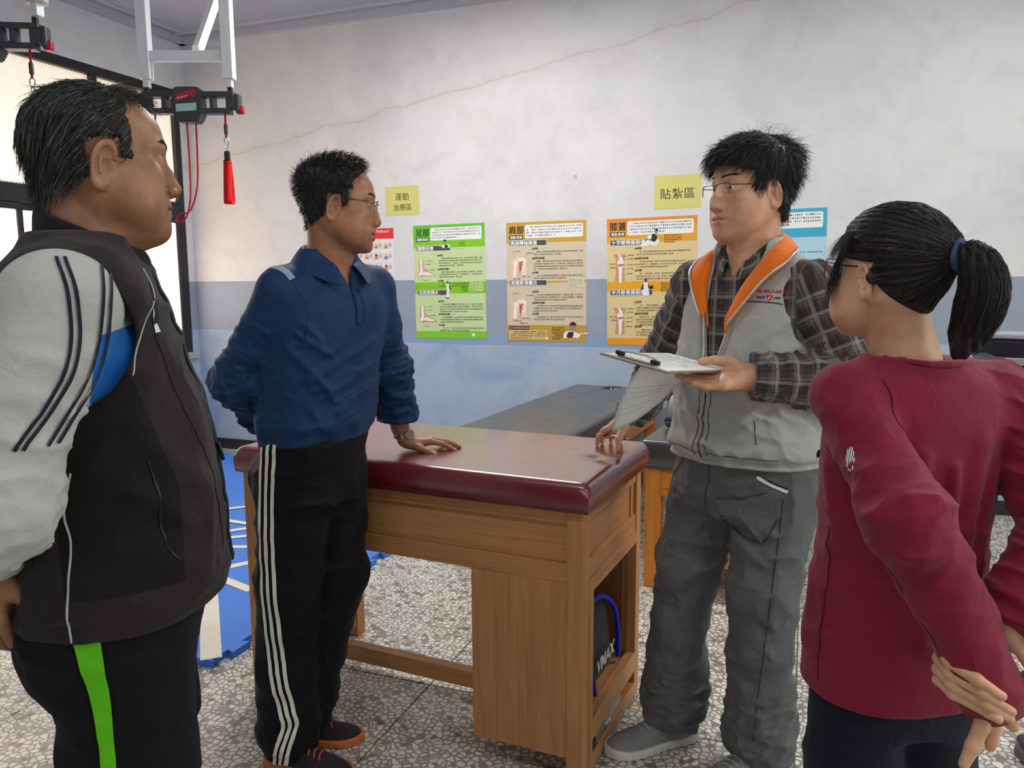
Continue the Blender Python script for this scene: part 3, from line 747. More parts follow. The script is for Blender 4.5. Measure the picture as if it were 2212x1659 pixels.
# ================================================================== posters and signs on the back wall
class Print:
    """flat artwork: layers of polygons and lettering in poster units (x right, y down, metres)"""
    def __init__(s): s.V = []; s.F = []; s.I = []; s.mats = []; s.k = 0
    def mi(s, m):
        if m not in s.mats: s.mats.append(m)
        return s.mats.index(m)
    def poly(s, pts, m, z=None):
        s.k += 1; z = 0.0004+0.00004*s.k if z is None else z
        n = len(s.V); s.V += [(x, -y, z) for x, y in pts]; s.F.append(tuple(range(n, n+len(pts)))); s.I.append(s.mi(m))
    def rect(s, x0, y0, x1, y1, m, r=0.0):
        if r == 0: return s.poly([(x0, y1), (x1, y1), (x1, y0), (x0, y0)], m)
        pts = []
        for cx, cy, a0 in ((x1-r, y1-r, 0), (x1-r, y0+r, -90), (x0+r, y0+r, -180), (x0+r, y1-r, -270)):
            for k in range(5):
                a = math.radians(a0-k*22.5+90); pts.append((cx+r*math.cos(a), cy+r*math.sin(a)))
        pts = pts
        s.poly(pts, m)
    def text(s, body, x, y, size, m, bold=0.0, align='LEFT', sp=1.0):
        s.k += 1; V, F = text_mesh(body, size, align, 0.0, sp); z = 0.0004+0.00004*s.k
        for dx, dy in (((-bold, 0), (bold, 0), (0, bold), (0, -bold)) if bold else ((0, 0),)):      # heavier stroke by overprinting
            n = len(s.V); s.V += [(x+a+dx, -(y-b+dy), z+dx*0.002+dy*0.001) for a, b, c in V]; s.F += [tuple(n+i for i in f) for f in F]; s.I += [s.mi(m)]*len(F)
    def lines(s, x0, y0, x1, rows, pitch, ch, m, seed, indent=2, last=0.5, grp=True):
        """rows of small print, too small to read"""
        rg = random.Random(seed); s.k += 1; z = 0.0004+0.00004*s.k; mi = s.mi(m)
        def q(a, b, c, d):
            n = len(s.V); s.V.extend([(a, -d, z), (c, -d, z), (c, -b, z), (a, -b, z)]); s.F.append((n, n+1, n+2, n+3)); s.I.append(mi)
        for r in range(rows):
            y = y0+r*pitch; x = x0+(indent*ch if r == 0 else 0); xe = x1 if r < rows-1 else x0+(x1-x0)*(last+0.2*rg.random())
            while x < xe:
                if rg.random() > 0.06:
                    a = ch*0.82; h = ch*0.82
                    for i in range(3): q(x+a*0.08, y+h*(0.08+0.34*i), x+a*(0.75+0.2*rg.random()), y+h*(0.08+0.34*i)+ch*0.13)
                    q(x+a*(0.15+0.6*rg.random()), y, x+a*(0.15+0.6*rg.random())+ch*0.14, y+h)
                x += ch
    def line(s, pts, w, m):
        for (x0, y0), (x1, y1) in zip(pts[:-1], pts[1:]):
            d = math.hypot(x1-x0, y1-y0) or 1; nx, ny = -(y1-y0)/d*w/2, (x1-x0)/d*w/2
            s.poly([(x0-nx, y0-ny), (x1-nx, y1-ny), (x1+nx, y1+ny), (x0+nx, y0+ny)][::-1], m)
    def blob(s, pts, m, n=5):
        P = catmull([Vector((x, y, 0)) for x, y in pts+[pts[0]]], n)[:-1]; s.poly([(p.x, p.y) for p in P], m)
    def build(s, name, parent): 
        me = mesh_from(s.V, s.F, name, s.I); b = bmesh.new(); b.from_mesh(me)
        for f in b.faces:
            if f.normal.z < 0: f.normal_flip()
        b.to_mesh(me); b.free(); return obj(name, me, s.mats, parent)
def ink(r, g, b): return plain('ink_%d_%d_%d' % (r, g, b), (r, g, b), 0.45, var=0.015, scale=3)
INK = ink(38, 36, 34); WHITE = ink(240, 240, 236); GREYBAR = ink(86, 80, 78); SKINP = ink(236, 192, 168); BONE = ink(240, 238, 232); MUSC = ink(206, 92, 72); REDI = ink(196, 58, 44); GREYT = ink(96, 92, 84)
def paper(name, X, Z, w, h, rot, color, label, cat='poster', curl=0.004):
    r = empty(name, (X, WALL_Y-0.0015, Z), 0, label=label, cat=cat); r.rotation_euler = (math.radians(90), math.radians(-rot), 0)
    V = []; F = []; n, m = 6, 8
    for i in range(n+1):
        for j in range(m+1):
            V.append((w*i/n, -h*j/m, 0.0))
    for i in range(n):
        for j in range(m): a = i*(m+1)+j; F.append((a, a+1, a+m+2, a+m+1))
    o = obj('sheet', mesh_from(V, F), color, r); md = o.modifiers.new('th', 'SOLIDIFY'); md.thickness = 0.0006; md.offset = -1
    return r
def head_block(p, w, title, col_top, body_seed, tdark):
    p.text(title, 0.018, 0.074, 0.058, tdark, 0.0012); p.rect(0.022, 0.088, 0.125, 0.119, INK); p.text('運動傷害', 0.027, 0.112, 0.0235, WHITE, 0.0005)
    p.rect(0.140, 0.020, w-0.022, 0.112, WHITE, 0.010); p.lines(0.152, 0.030, w-0.036, 4, 0.0195, 0.0125, INK, body_seed)
def section(p, w, y, title, seed, bar_w, dark=INK):
    p.rect(0.020, y, bar_w, y+0.042, WHITE, 0.008); p.rect(0.023, y+0.003, bar_w-0.003, y+0.039, GREYBAR, 0.007); p.text(title, 0.030, y+0.033, 0.033, WHITE, 0.0008)
def three_paras(p, w, y, seed, x0, rows, pitch=0.0175):
    for i, (t, n, dy) in enumerate((('▲成因', rows[0], 0.0), ('▲症狀及診斷', rows[1], rows[3]), ('▲治療', rows[2], rows[4]))):
        p.text(t, x0, y+dy, 0.0155, INK, 0.0003); p.lines(x0+0.012, y+dy+0.012, w-0.028, n, pitch, 0.0112, GREYT, seed+i)
def player(p, x, y, s, flip=1, kind=0):
    """small cut-out athlete, black and white"""
    def P(pts): return [(x+flip*a*s, y+b*s) for a, b in pts]
    D, W_, S_ = ink(44, 44, 46), ink(238, 238, 234), ink(150, 140, 132)
    if kind == 0:      # standing pitcher
        p.blob(P([(-0.10, -0.30), (0.14, -0.32), (0.18, 0.0), (0.12, 0.10), (-0.08, 0.10)]), W_); p.blob(P([(-0.08, 0.06), (0.04, 0.06), (0.02, 0.42), (-0.06, 0.70), (-0.16, 0.70), (-0.10, 0.40)]), W_); p.blob(P([(0.02, 0.06), (0.14, 0.06), (0.12, 0.45), (0.08, 0.72), (-0.02, 0.72), (0.02, 0.40)]), W_)
        p.blob(P([(0.12, -0.26), (0.24, -0.10), (0.30, 0.06), (0.22, 0.10), (0.14, -0.06)]), D); p.blob(P([(-0.10, -0.28), (-0.20, -0.36), (-0.12, -0.44), (-0.04, -0.34)]), W_); p.blob(P([(-0.02, -0.50), (0.06, -0.50), (0.08, -0.36), (-0.02, -0.34)]), S_); p.blob(P([(-0.08, -0.46), (-0.02, -0.56), (0.08, -0.54), (0.09, -0.46)]), D)
        p.rect(*sorted((x-flip*0.17*s, x-flip*0.04*s)), y+0.70*s, y+0.78*s, D) if False else p.poly(P([(-0.18, 0.70), (-0.04, 0.70), (-0.04, 0.78), (-0.18, 0.78)]), D); p.poly(P([(-0.02, 0.71), (0.10, 0.71), (0.10, 0.79), (-0.02, 0.79)]), D)
    elif kind == 1:    # batter leaning over the bar
        p.blob(P([(-0.42, 0.05), (-0.05, -0.10), (0.30, -0.05), (0.34, 0.22), (0.05, 0.16), (-0.30, 0.20)]), W_); p.blob(P([(-0.12, -0.06), (0.12, -0.06), (0.20, 0.16), (-0.05, 0.16)]), D); p.blob(P([(-0.18, -0.40), (0.0, -0.42), (0.04, -0.20), (-0.14, -0.18)]), S_); p.blob(P([(-0.24, -0.36), (-0.14, -0.50), (0.04, -0.46), (0.05, -0.34)]), D); p.line(P([(-0.75, -0.02), (-0.20, 0.04)]), 0.05*s, W_)
    elif kind == 2:    # fallen player holding the knee
        p.blob(P([(-0.60, 0.28), (-0.20, 0.02), (0.10, 0.10), (0.30, -0.10), (0.44, 0.10), (0.26, 0.34), (-0.10, 0.28), (-0.50, 0.38)]), W_); p.blob(P([(-0.02, -0.20), (0.16, -0.32), (0.34, -0.10), (0.20, 0.12), (0.04, 0.06)]), D); p.blob(P([(0.20, -0.52), (0.34, -0.52), (0.36, -0.34), (0.22, -0.32)]), S_); p.blob(P([(0.18, -0.50), (0.28, -0.60), (0.38, -0.52), (0.36, -0.44)]), D); p.blob(P([(-0.20, -0.20), (-0.02, -0.26), (0.02, -0.08), (-0.16, -0.02)]), W_)
    else:              # basketball player with ball
        p.blob(P([(-0.16, -0.30), (0.14, -0.30), (0.18, 0.10), (0.20, 0.50), (-0.18, 0.50), (-0.14, 0.10)]), W_); p.blob(P([(-0.16, -0.28), (-0.24, -0.08), (-0.30, 0.10), (-0.20, 0.14), (-0.14, -0.04)]), D); p.blob(P([(0.14, -0.26), (0.26, -0.02), (0.34, 0.02), (0.30, 0.10), (0.16, 0.04)]), D); p.blob(P([(-0.07, -0.56), (0.06, -0.56), (0.07, -0.34), (-0.07, -0.34)]), ink(92, 66, 54)); p.blob(P([(0.28, -0.10), (0.46, -0.10), (0.46, 0.10), (0.28, 0.10)]), D)
def foot(p, x, y, s):
    def P(pts): return [(x+a*s, y+b*s) for a, b in pts]
    p.blob(P([(0.10, 0.0), (0.44, 0.0), (0.46, 0.40), (0.62, 0.60), (1.0, 0.82), (1.30, 0.96), (1.32, 1.06), (0.90, 1.08), (0.40, 1.06), (0.10, 1.08), (0.0, 0.96), (0.10, 0.70)]), ink(226, 150, 120)); p.blob(P([(0.20, 0.0), (0.38, 0.0), (0.38, 0.50), (0.52, 0.68), (0.90, 0.86), (1.26, 1.0), (0.86, 1.02), (0.40, 0.96), (0.14, 1.04), (0.06, 0.94), (0.20, 0.70)]), BONE); p.blob(P([(0.38, 0.66), (0.54, 0.62), (0.58, 0.78), (0.42, 0.82)]), ink(206, 170, 186))
    for a, b, c in (((0.40, 0.06), (0.80, 0.04), INK), ((0.48, 0.34), (0.72, 0.26), INK), ((0.58, 0.66), (0.98, 0.64), REDI), ((0.30, 1.10), (0.44, 1.38), INK)):
        p.line(P([a, b]), 0.0012, GREYT); q = P([b])[0]; p.lines(q[0]+0.002, q[1]-0.004, q[0]+0.030, 1, 0.01, 0.0085, c, int(q[0]*900), 0, 1.0)
def shoulder(p, x, y, s):
    def P(pts): return [(x+a*s, y+b*s) for a, b in pts]
    p.blob(P([(0.10, 0.30), (0.40, 0.10), (0.95, -0.12), (1.02, 0.30), (1.0, 0.95), (0.70, 1.10), (0.56, 0.70), (0.44, 1.30), (0.0, 1.30), (0.02, 0.70)]), ink(238, 196, 170)); p.blob(P([(0.20, 0.40), (0.42, 0.28), (0.48, 0.48), (0.40, 0.70), (0.36, 1.28), (0.18, 1.28), (0.24, 0.66)]), BONE); p.blob(P([(0.42, 0.24), (0.76, 0.16), (1.0, 0.28), (0.98, 0.42), (0.60, 0.36)]), BONE)
    p.blob(P([(0.56, 0.46), (0.84, 0.40), (0.70, 0.90), (0.60, 1.02)]), MUSC)
    for k in range(5): p.blob(P([(0.76-0.02*k, 0.50+0.16*k), (1.0, 0.42+0.16*k), (1.0, 0.50+0.16*k), (0.78-0.02*k, 0.58+0.16*k)]), BONE)
    for a, b, c in (((0.36, 0.26), (0.14, -0.16), REDI), ((0.96, 0.10), (1.06, -0.04), INK), ((0.30, 1.30), (0.20, 1.48), INK), ((0.62, 1.04), (0.66, 1.62), INK), ((0.74, 1.0), (0.80, 1.34), INK)):
        p.line(P([a, b]), 0.0012, GREYT); q = P([b])[0]; p.lines(q[0]+0.0, q[1]-0.010, q[0]+0.045, 1, 0.01, 0.0085, c, int(q[1]*900), 0, 1.0)
def knee(p, x, y, s):
    def P(pts): return [(x+a*s, y+b*s) for a, b in pts]
    p.poly(P([(0.0, 0.0), (0.62, 0.0), (0.52, 0.34), (0.52, 0.62), (0.56, 1.34), (0.08, 1.34), (0.14, 0.66), (0.14, 0.36)])[::-1], ink(212, 150, 118)); p.blob(P([(0.22, -0.06), (0.34, 0.04), (0.48, 0.26), (0.50, 0.44), (0.36, 0.56), (0.20, 0.52), (0.20, 0.34), (0.28, 0.20)]), BONE); p.blob(P([(0.20, 0.58), (0.50, 0.54), (0.44, 0.74), (0.40, 1.36), (0.28, 1.36), (0.26, 0.80)]), BONE); p.blob(P([(0.26, 0.28), (0.36, 0.26), (0.40, 0.36), (0.32, 0.42)]), ink(222, 226, 228)); p.blob(P([(0.24, 0.50), (0.48, 0.48), (0.46, 0.58), (0.24, 0.60)]), ink(206, 110, 110))
    for a, b, c in (((0.36, 0.14), (0.74, 0.10), INK), ((0.44, 0.30), (0.72, 0.28), INK), ((0.46, 0.52), (0.72, 0.56), INK), ((0.40, 0.78), (0.70, 0.76), INK), ((0.36, 1.0), (0.64, 1.0), INK), ((0.24, 0.52), (-0.20, 0.50), REDI), ((0.26, 0.66), (-0.18, 0.68), INK)):
        p.line(P([a, b]), 0.0012, GREYT); q = P([b])[0]; p.lines(q[0], q[1]-0.009, q[0]+0.036, 1, 0.01, 0.0085, c, int(q[1]*700), 0, 1.0)
def small_note(p, x, y, seed, col=INK, n=3): p.lines(x, y, x+0.045, n, 0.014, 0.0095, col, seed, 0, 0.8)

# ---- green poster: feet
w, h = 0.570, 0.830
r = paper('poster', -2.747, 1.802, w, h, 0.7, ink(202, 222, 160), 'green sports injury poster about the foot beside the red chart'); p = Print()
p.rect(0, 0, w, 0.145, ink(96, 196, 44)); p.rect(0, 0.10, w, 0.165, ink(130, 202, 36)); p.rect(0, 0.415, w, 0.498, ink(130, 200, 28)); p.rect(0, 0.775, w, h, ink(130, 204, 40))
head_block(p, w, '足部', None, 11, INK); section(p, w, 0.148, '腳踝扭傷', 1, 0.300); player(p, 0.262, 0.150, 0.085, 1, 1); small_note(p, 0.370, 0.126, 5)
p.line([(0.33, 0.166), (0.345, 0.178), (0.41, 0.180)], 0.0012, GREYT); foot(p, 0.026, 0.255, 0.108); three_paras(p, w, 0.226, 20, 0.190, (4, 3, 2, 0.100, 0.185))
section(p, w, 0.470, '足底筋膜炎', 2, 0.285); player(p, 0.268, 0.462, 0.092, 1, 0); small_note(p, 0.380, 0.452, 6); p.rect(0.445, 0.420, w-0.018, 0.486, ink(196, 222, 130), 0.008); p.lines(0.452, 0.428, w-0.03, 5, 0.0115, 0.0085, GREYT, 31, 0)
foot(p, 0.026, 0.590, 0.108); three_paras(p, w, 0.560, 40, 0.190, (4, 3, 2, 0.095, 0.175)); p.blob([(0.452, 0.795), (0.470, 0.788), (0.480, 0.805), (0.462, 0.814)], WHITE); p.lines(0.484, 0.797, w-0.02, 1, 0.01, 0.012, ink(196, 226, 150), 55, 0, 1.0)
p.build('artwork', r)
# ---- ochre poster: shoulder
w, h = 0.582, 0.834
r = paper('poster', -2.010, 1.801, w, h, 0.5, ink(216, 200, 170), 'ochre sports injury poster about the shoulder in the middle of the wall'); p = Print()
p.rect(0, 0, w, 0.143, ink(206, 160, 62)); p.rect(0, 0.408, w, 0.424, ink(212, 168, 76)); p.rect(0, 0.718, w, h, ink(200, 154, 58)); head_block(p, w, '肩部', None, 61, INK)
section(p, w, 0.123, '肩旋轉袖損傷', 3, 0.300); shoulder(p, 0.026, 0.225, 0.118); three_paras(p, w, 0.190, 70, 0.190, (2, 4, 2, 0.066, 0.165)); section(p, w, 0.400, '肩關節滑囊炎', 4, 0.300); p.rect(0.452, 0.392, w-0.014, 0.452, ink(230, 216, 186), 0.006); p.lines(0.458, 0.399, w-0.026, 5, 0.0105, 0.0085, GREYT, 81, 0)
shoulder(p, 0.026, 0.520, 0.118); three_paras(p, w, 0.488, 90, 0.190, (3, 3, 2, 0.078, 0.155)); p.rect(0.016, 0.728, 0.170, 0.752, INK, 0.006); p.lines(0.024, 0.734, 0.16, 1, 0.01, 0.0135, WHITE, 99, 0, 1.0); p.rect(0.012, 0.752, 0.300, 0.822, ink(220, 186, 116), 0.004); p.lines(0.026, 0.760, 0.290, 4, 0.0150, 0.0115, INK, 101)
p.lines(0.335, 0.730, 0.420, 7, 0.0135, 0.010, INK, 111, 0); player(p, 0.475, 0.775, 0.16, -1, 1); p.blob([(0.290, 0.806), (0.306, 0.802), (0.304, 0.820), (0.292, 0.820)], WHITE); p.build('artwork', r)
# ---- orange poster: knee
w, h = 0.598, 0.846
r = paper('poster', -1.284, 1.803, w, h, 0.8, ink(226, 202, 146), 'orange sports injury poster about the knee beside the grey vest'); p = Print()
p.rect(0, 0, w, 0.06, ink(232, 140, 48)); p.rect(0, 0.05, w, 0.160, ink(232, 162, 38)); p.rect(0, 0.418, w, 0.485, ink(234, 168, 26)); p.rect(0, 0.800, w, h, ink(240, 156, 38)); head_block(p, w, '膝蓋', None, 121, INK)
section(p, w, 0.138, '十字韌帶撕裂傷', 5, 0.320); player(p, 0.300, 0.145, 0.12, 1, 2); p.lines(0.385, 0.118, 0.500, 4, 0.0140, 0.0105, INK, 131, 0); knee(p, 0.046, 0.235, 0.136); three_paras(p, w, 0.205, 140, 0.190, (2, 3, 3, 0.066, 0.145))
section(p, w, 0.470, '半月軟骨撕裂傷', 6, 0.312); player(p, 0.265, 0.458, 0.105, 1, 3); p.lines(0.365, 0.428, 0.445, 5, 0.0130, 0.0105, INK, 151, 0); p.rect(0.452, 0.424, w-0.016, 0.484, ink(240, 214, 150), 0.006); p.lines(0.458, 0.430, w-0.026, 5, 0.0105, 0.0085, GREYT, 157, 0)
knee(p, 0.046, 0.592, 0.132); three_paras(p, w, 0.560, 160, 0.190, (3, 4, 3, 0.078, 0.165)); p.build('artwork', r)
# ---- blue poster mostly hidden behind the clipboard man
w, h = 0.600, 0.850
r = paper('poster', -0.507, 1.823, w, h, 0.8, ink(176, 214, 230), 'blue sports injury poster partly hidden behind the grey vest man'); p = Print()
p.rect(0, 0, w, 0.175, ink(62, 170, 204)); p.rect(0.140, 0.022, w-0.022, 0.118, WHITE, 0.010); p.lines(0.152, 0.032, w-0.036, 4, 0.0200, 0.0130, INK, 171); p.rect(0, 0.430, w, 0.50, ink(62, 170, 204)); three_paras(p, w, 0.250, 180, 0.190, (2, 3, 2, 0.075, 0.150)); three_paras(p, w, 0.580, 190, 0.190, (2, 3, 2, 0.075, 0.150)); p.build('artwork', r)
# ---- red exercise chart behind the blue polo
w, h = 0.520, 0.690
r = paper('wall_chart', -3.432, 1.795, w, h, -0.3, ink(232, 232, 234), 'white exercise chart with a red heading behind the blue polo man', 'chart'); p = Print()
p.rect(0, 0, w, 0.078, ink(222, 40, 46)); p.text('Redcord', w-0.145, 0.032, 0.030, WHITE, 0.0004); p.rect(0, h-0.110, w, h, ink(42, 42, 52)); p.lines(0.02, h-0.095, w-0.03, 5, 0.017, 0.008, ink(150, 150, 160), 201, 0); rg = random.Random(5)
for c in range(6):
    for q in range(6):
        x, y = 0.014+c*0.0845, 0.104+q*0.080
        if y+0.06 > h-0.11: continue
        p.line([(x, y-0.008), (x+0.072, y-0.008)], 0.0012, GREYT); p.poly([(x, y+0.044), (x+0.038, y+0.044), (x+0.038, y), (x, y)], ink(240, 226, 214)); p.blob([(x+0.002, y+0.040), (x+0.010, y+0.026), (x+0.030, y+0.024), (x+0.036, y+0.042)], ink(214, 126, 60) if (c+q) % 3 else ink(120, 120, 190)); p.blob([(x+0.008, y+0.012), (x+0.022, y+0.006), (x+0.034, y+0.020), (x+0.016, y+0.026)], ink(110, 48, 40) if rg.random() < 0.6 else ink(226, 170, 130))
        for k in (0, 1): p.poly([(x+0.048+k*0.012, y+0.032), (x+0.053+k*0.012, y+0.032), (x+0.053+k*0.012, y+0.006), (x+0.048+k*0.012, y+0.006)], ink(206, 110, 110))
p.build('artwork', r)
# ---- yellow signs
YEL = ink(214, 204, 122)
r = paper('paper_sign', -2.972, 2.092, 0.278, 0.212, 0.4, YEL, 'yellow paper sign reading exercise therapy area above the green poster', 'sign'); p = Print()
p.text('運動', 0.139, 0.098, 0.058, INK, 0.0, 'CENTER', 1.05); p.text('治療區', 0.139, 0.172, 0.052, INK, 0.0, 'CENTER', 1.05); p.build('lettering', r)
r = paper('paper_sign', -0.968, 2.070, 0.300, 0.214, 0.6, ink(214, 208, 118), 'yellow paper sign reading taping area beside the head in glasses', 'sign'); p = Print()
p.text('貼紮區', 0.150, 0.146, 0.074, INK, 0.0, 'CENTER', 1.08); p.build('lettering', r)
# ================================================================== implicit modelling toolkit for the people
from concurrent.futures import ThreadPoolExecutor
POOL = ThreadPoolExecutor(4)
vnoise_ready = False
f32 = np.float32
def V3(*a): return np.array(a, f32)
def nlen(P): return np.sqrt(np.einsum('ij,ij->i', P, P))
def smin(a, b, k):
    h = np.clip(0.5+0.5*(b-a)/k, 0, 1); return b+(a-b)*h-k*h*(1-h)
def smax(a, b, k): return -smin(-a, -b, k)
def cap(P, a, b, ra, rb=None):
    """tapered capsule"""
    a = np.asarray(a, f32); b = np.asarray(b, f32); rb = ra if rb is None else rb
    ba = b-a; pa = P-a; t = np.clip(pa@ba/max(float(ba@ba), 1e-9), 0, 1)
    return nlen(pa-t[:, None]*ba)-(ra+(rb-ra)*t)
def ecap(P, a, b, ra, rb, flat_dir, flat):
    """tapered capsule whose section is squeezed along flat_dir by the factor flat"""
    d = np.asarray(flat_dir, f32); d = d/np.linalg.norm(d)
    S = np.eye(3, dtype=f32)+np.outer(d, d)*(1/flat-1)
    c = np.asarray(a, f32)
    return cap((P-c)@S.T, (0, 0, 0), S@(np.asarray(b, f32)-c), ra, rb)*min(1.0, flat*1.15)
def rot_xyz(rx=0, ry=0, rz=0):
    cx, sx, cy, sy, cz, sz = math.cos(rx), math.sin(rx), math.cos(ry), math.sin(ry), math.cos(rz), math.sin(rz)
    X = np.array([[1, 0, 0], [0, cx, -sx], [0, sx, cx]]); Y = np.array([[cy, 0, sy], [0, 1, 0], [-sy, 0, cy]]); Z = np.array([[cz, -sz, 0], [sz, cz, 0], [0, 0, 1]])
    return (Z@Y@X).astype(f32)
def ell(P, c, r, R=None):
    p = P-np.asarray(c, f32)
    if R is not None: p = p@R        # rows into the rotated frame
    r = np.asarray(r, f32)
    k0 = nlen(p/r); k1 = nlen(p/(r*r))
    return k0*(k0-1)/np.maximum(k1, 1e-6)
def rbox(P, lo, hi, r):
    lo = np.asarray(lo, f32); hi = np.asarray(hi, f32); c = (lo+hi)/2; h = (hi-lo)/2-r
    q = np.abs(P-c)-h
    return nlen(np.maximum(q, 0))+np.minimum(q.max(1), 0)-r
class Tab:
    """table of columns against one key, smoothly interpolated (Catmull-Rom)"""
    def __init__(s, rows):
        A = np.array(sorted(rows), f32); s.k = A[:, 0]; n = 24
        ks = []; vs = []
        for i in range(len(A)-1):
            t = np.linspace(0, 1, n, endpoint=False)[:, None]; p0 = A[max(i-1, 0)]; p1 = A[i]; p2 = A[i+1]; p3 = A[min(i+2, len(A)-1)]
            h = p2[0]-p1[0]
            m1 = (p2-p0)/(p2[0]-p0[0])*h; m2 = (p3-p1)/(p3[0]-p1[0])*h
            vs.append((2*t**3-3*t**2+1)*p1+(t**3-2*t**2+t)*m1+(-2*t**3+3*t**2)*p2+(t**3-t**2)*m2); ks.append(p1[0]+t[:, 0]*h)
        s.K = np.concatenate(ks+[A[-1:, 0]]); s.V = np.concatenate(vs+[A[-1:]])
    def __call__(s, z):
        return [np.interp(z, s.K, s.V[:, c]).astype(f32) for c in range(1, s.V.shape[1])]
def loft(P, tab, n=2.2, off=0.0, ends=None):
    """body trunk: tab columns (cx, cy, half width, front depth, back depth, twist)"""
    cx, cy, hw, df, db, tw = tab(P[:, 2])
    x = P[:, 0]-cx; y = P[:, 1]-cy
    c, s = np.cos(tw), np.sin(tw); x, y = c*x+s*y, -s*x+c*y
    d = np.where(y > 0, df, db)+off; w = hw+off
    k = ((np.abs(x)/w)**n+(np.abs(y)/d)**n)**(1/n)
    r = np.sqrt(x*x+y*y)+1e-6
    out = r*(1-1/np.maximum(k, 1e-4))
    out = np.where(k < 0.05, -np.minimum(w, d), out)
    if ends is not None: out = smax(out, np.maximum(ends[0]-P[:, 2], P[:, 2]-ends[1]), ends[2])
    return out
_LAT = {}
def vnoise(P, seed=0):
    """value noise in 0..1"""
    if seed not in _LAT: _LAT[seed] = np.random.default_rng(seed+101).random((32, 32, 32)).astype(f32)
    L = _LAT[seed]; i = np.floor(P).astype(np.int32); t = (P-i).astype(f32); t = t*t*(3-2*t); i &= 31; j = (i+1) & 31
    x0, y0, z0 = i.T; x1, y1, z1 = j.T; a, b, c = t.T
    return ((L[x0, y0, z0]*(1-a)+L[x1, y0, z0]*a)*(1-b)+(L[x0, y1, z0]*(1-a)+L[x1, y1, z0]*a)*b)*(1-c)+((L[x0, y0, z1]*(1-a)+L[x1, y0, z1]*a)*(1-b)+(L[x0, y1, z1]*(1-a)+L[x1, y1, z1]*a)*b)*c
def wrinkle(P, along, fs, fl, amp, seed=0):
    """folds running across the direction `along`: crest height"""
    a = np.asarray(along, f32); a = a/np.linalg.norm(a)
    u = P@a; Q = P-u[:, None]*a
    W = Q*(fl*1.8)+a*(u*fs)[:, None]
    N = vnoise(W, seed); M = vnoise(W*1.9+7.3, seed+1)
    return amp*((1-np.abs(2*N-1))**2.2+0.4*(1-np.abs(2*M-1))**2.2)
def fold(P, a, b, r, amp):
    """one explicit fold (amp>0 raised, <0 sunk) along a segment"""
    d = cap(P, a, b, 0.0); return amp*np.exp(-(d/r)**2)
def surface_nets(D, lo, h):
    S = D < 0
    c = np.zeros(tuple(n-1 for n in D.shape), np.int8)
    for dx in (0, 1):
        for dy in (0, 1):
            for dz in (0, 1): c += S[dx:D.shape[0]-1+dx, dy:D.shape[1]-1+dy, dz:D.shape[2]-1+dz]
    cells = np.argwhere((c > 0) & (c < 8))
    idx = np.full(c.shape, -1, np.int32); idx[tuple(cells.T)] = np.arange(len(cells))
    cor = [(x, y, z) for x in (0, 1) for y in (0, 1) for z in (0, 1)]
    vals = np.stack([D[cells[:, 0]+x, cells[:, 1]+y, cells[:, 2]+z] for x, y, z in cor], 1)
    pos = np.zeros((len(cells), 3), f32); cnt = np.zeros(len(cells), f32)
    for i in range(8):
        for j in range(i+1, 8):
            if sum(abs(cor[i][k]-cor[j][k]) for k in range(3)) != 1: continue
            va, vb = vals[:, i], vals[:, j]; m = (va < 0) != (vb < 0)
            t = np.where(m, va/np.where(m, va-vb, 1), 0)
            ca = np.array(cor[i], f32); cb = np.array(cor[j], f32)
            pos += np.where(m[:, None], ca+(cb-ca)*t[:, None], 0); cnt += m
    V = np.asarray(lo, f32)+h*(cells+pos/cnt[:, None])
    quads = []
    for ax in range(3):
        sl0 = [slice(None)]*3; sl1 = [slice(None)]*3; sl0[ax] = slice(0, -1); sl1[ax] = slice(1, None)
        e = np.argwhere(S[tuple(sl0)] != S[tuple(sl1)])
        o1, o2 = [(1, 2), (2, 0), (0, 1)][ax]
        ok = (e[:, o1] > 0) & (e[:, o2] > 0) & (e[:, o1] < c.shape[o1]) & (e[:, o2] < c.shape[o2]) & (e[:, ax] < c.shape[ax])
        e = e[ok]
        def at(d1, d2):
            q = e.copy(); q[:, o1] += d1; q[:, o2] += d2; return idx[tuple(q.T)]
        q = np.stack([at(-1, -1), at(0, -1), at(0, 0), at(-1, 0)], 1)
        flip = ~S[tuple(e.T)]
        q[flip] = q[flip][:, ::-1]
        quads.append(q)
    Q = np.concatenate(quads); Q = Q[(Q >= 0).all(1)]
    return V, Q
def mesh_sdf(f, lo, hi, h, B=8, slack=1.35):
    lo = np.asarray(lo, f32); n = np.ceil((np.asarray(hi)-lo)/h/B).astype(int)
    gi = np.indices(n).reshape(3, -1).T
    ctr = lo+(gi+0.5)*B*h
    d = f(ctr.astype(f32))
    near = np.abs(d) < 0.5*math.sqrt(3)*B*h*slack+2*h
    D = np.repeat(np.repeat(np.repeat(np.where(d < 0, -1.0, 1.0).astype(f32).reshape(n), B, 0), B, 1), B, 2)
    loc = np.indices((B, B, B)).reshape(3, -1).T
    blocks = gi[near]
    def work(s):
        ii = (blocks[s:s+100][:, None, :]*B+loc[None]).reshape(-1, 3)
        D[ii[:, 0], ii[:, 1], ii[:, 2]] = f((lo+ii*h).astype(f32))
    list(POOL.map(work, range(0, len(blocks), 100)))
    return surface_nets(D, lo, h)
def grad(f, P, e=0.0012):
    k = np.array([[1, -1, -1], [-1, -1, 1], [-1, 1, -1], [1, 1, 1]], f32)
    g = sum(k[i]*f(P+k[i]*e)[:, None] for i in range(4))
    return g/np.maximum(nlen(g), 1e-9)[:, None]
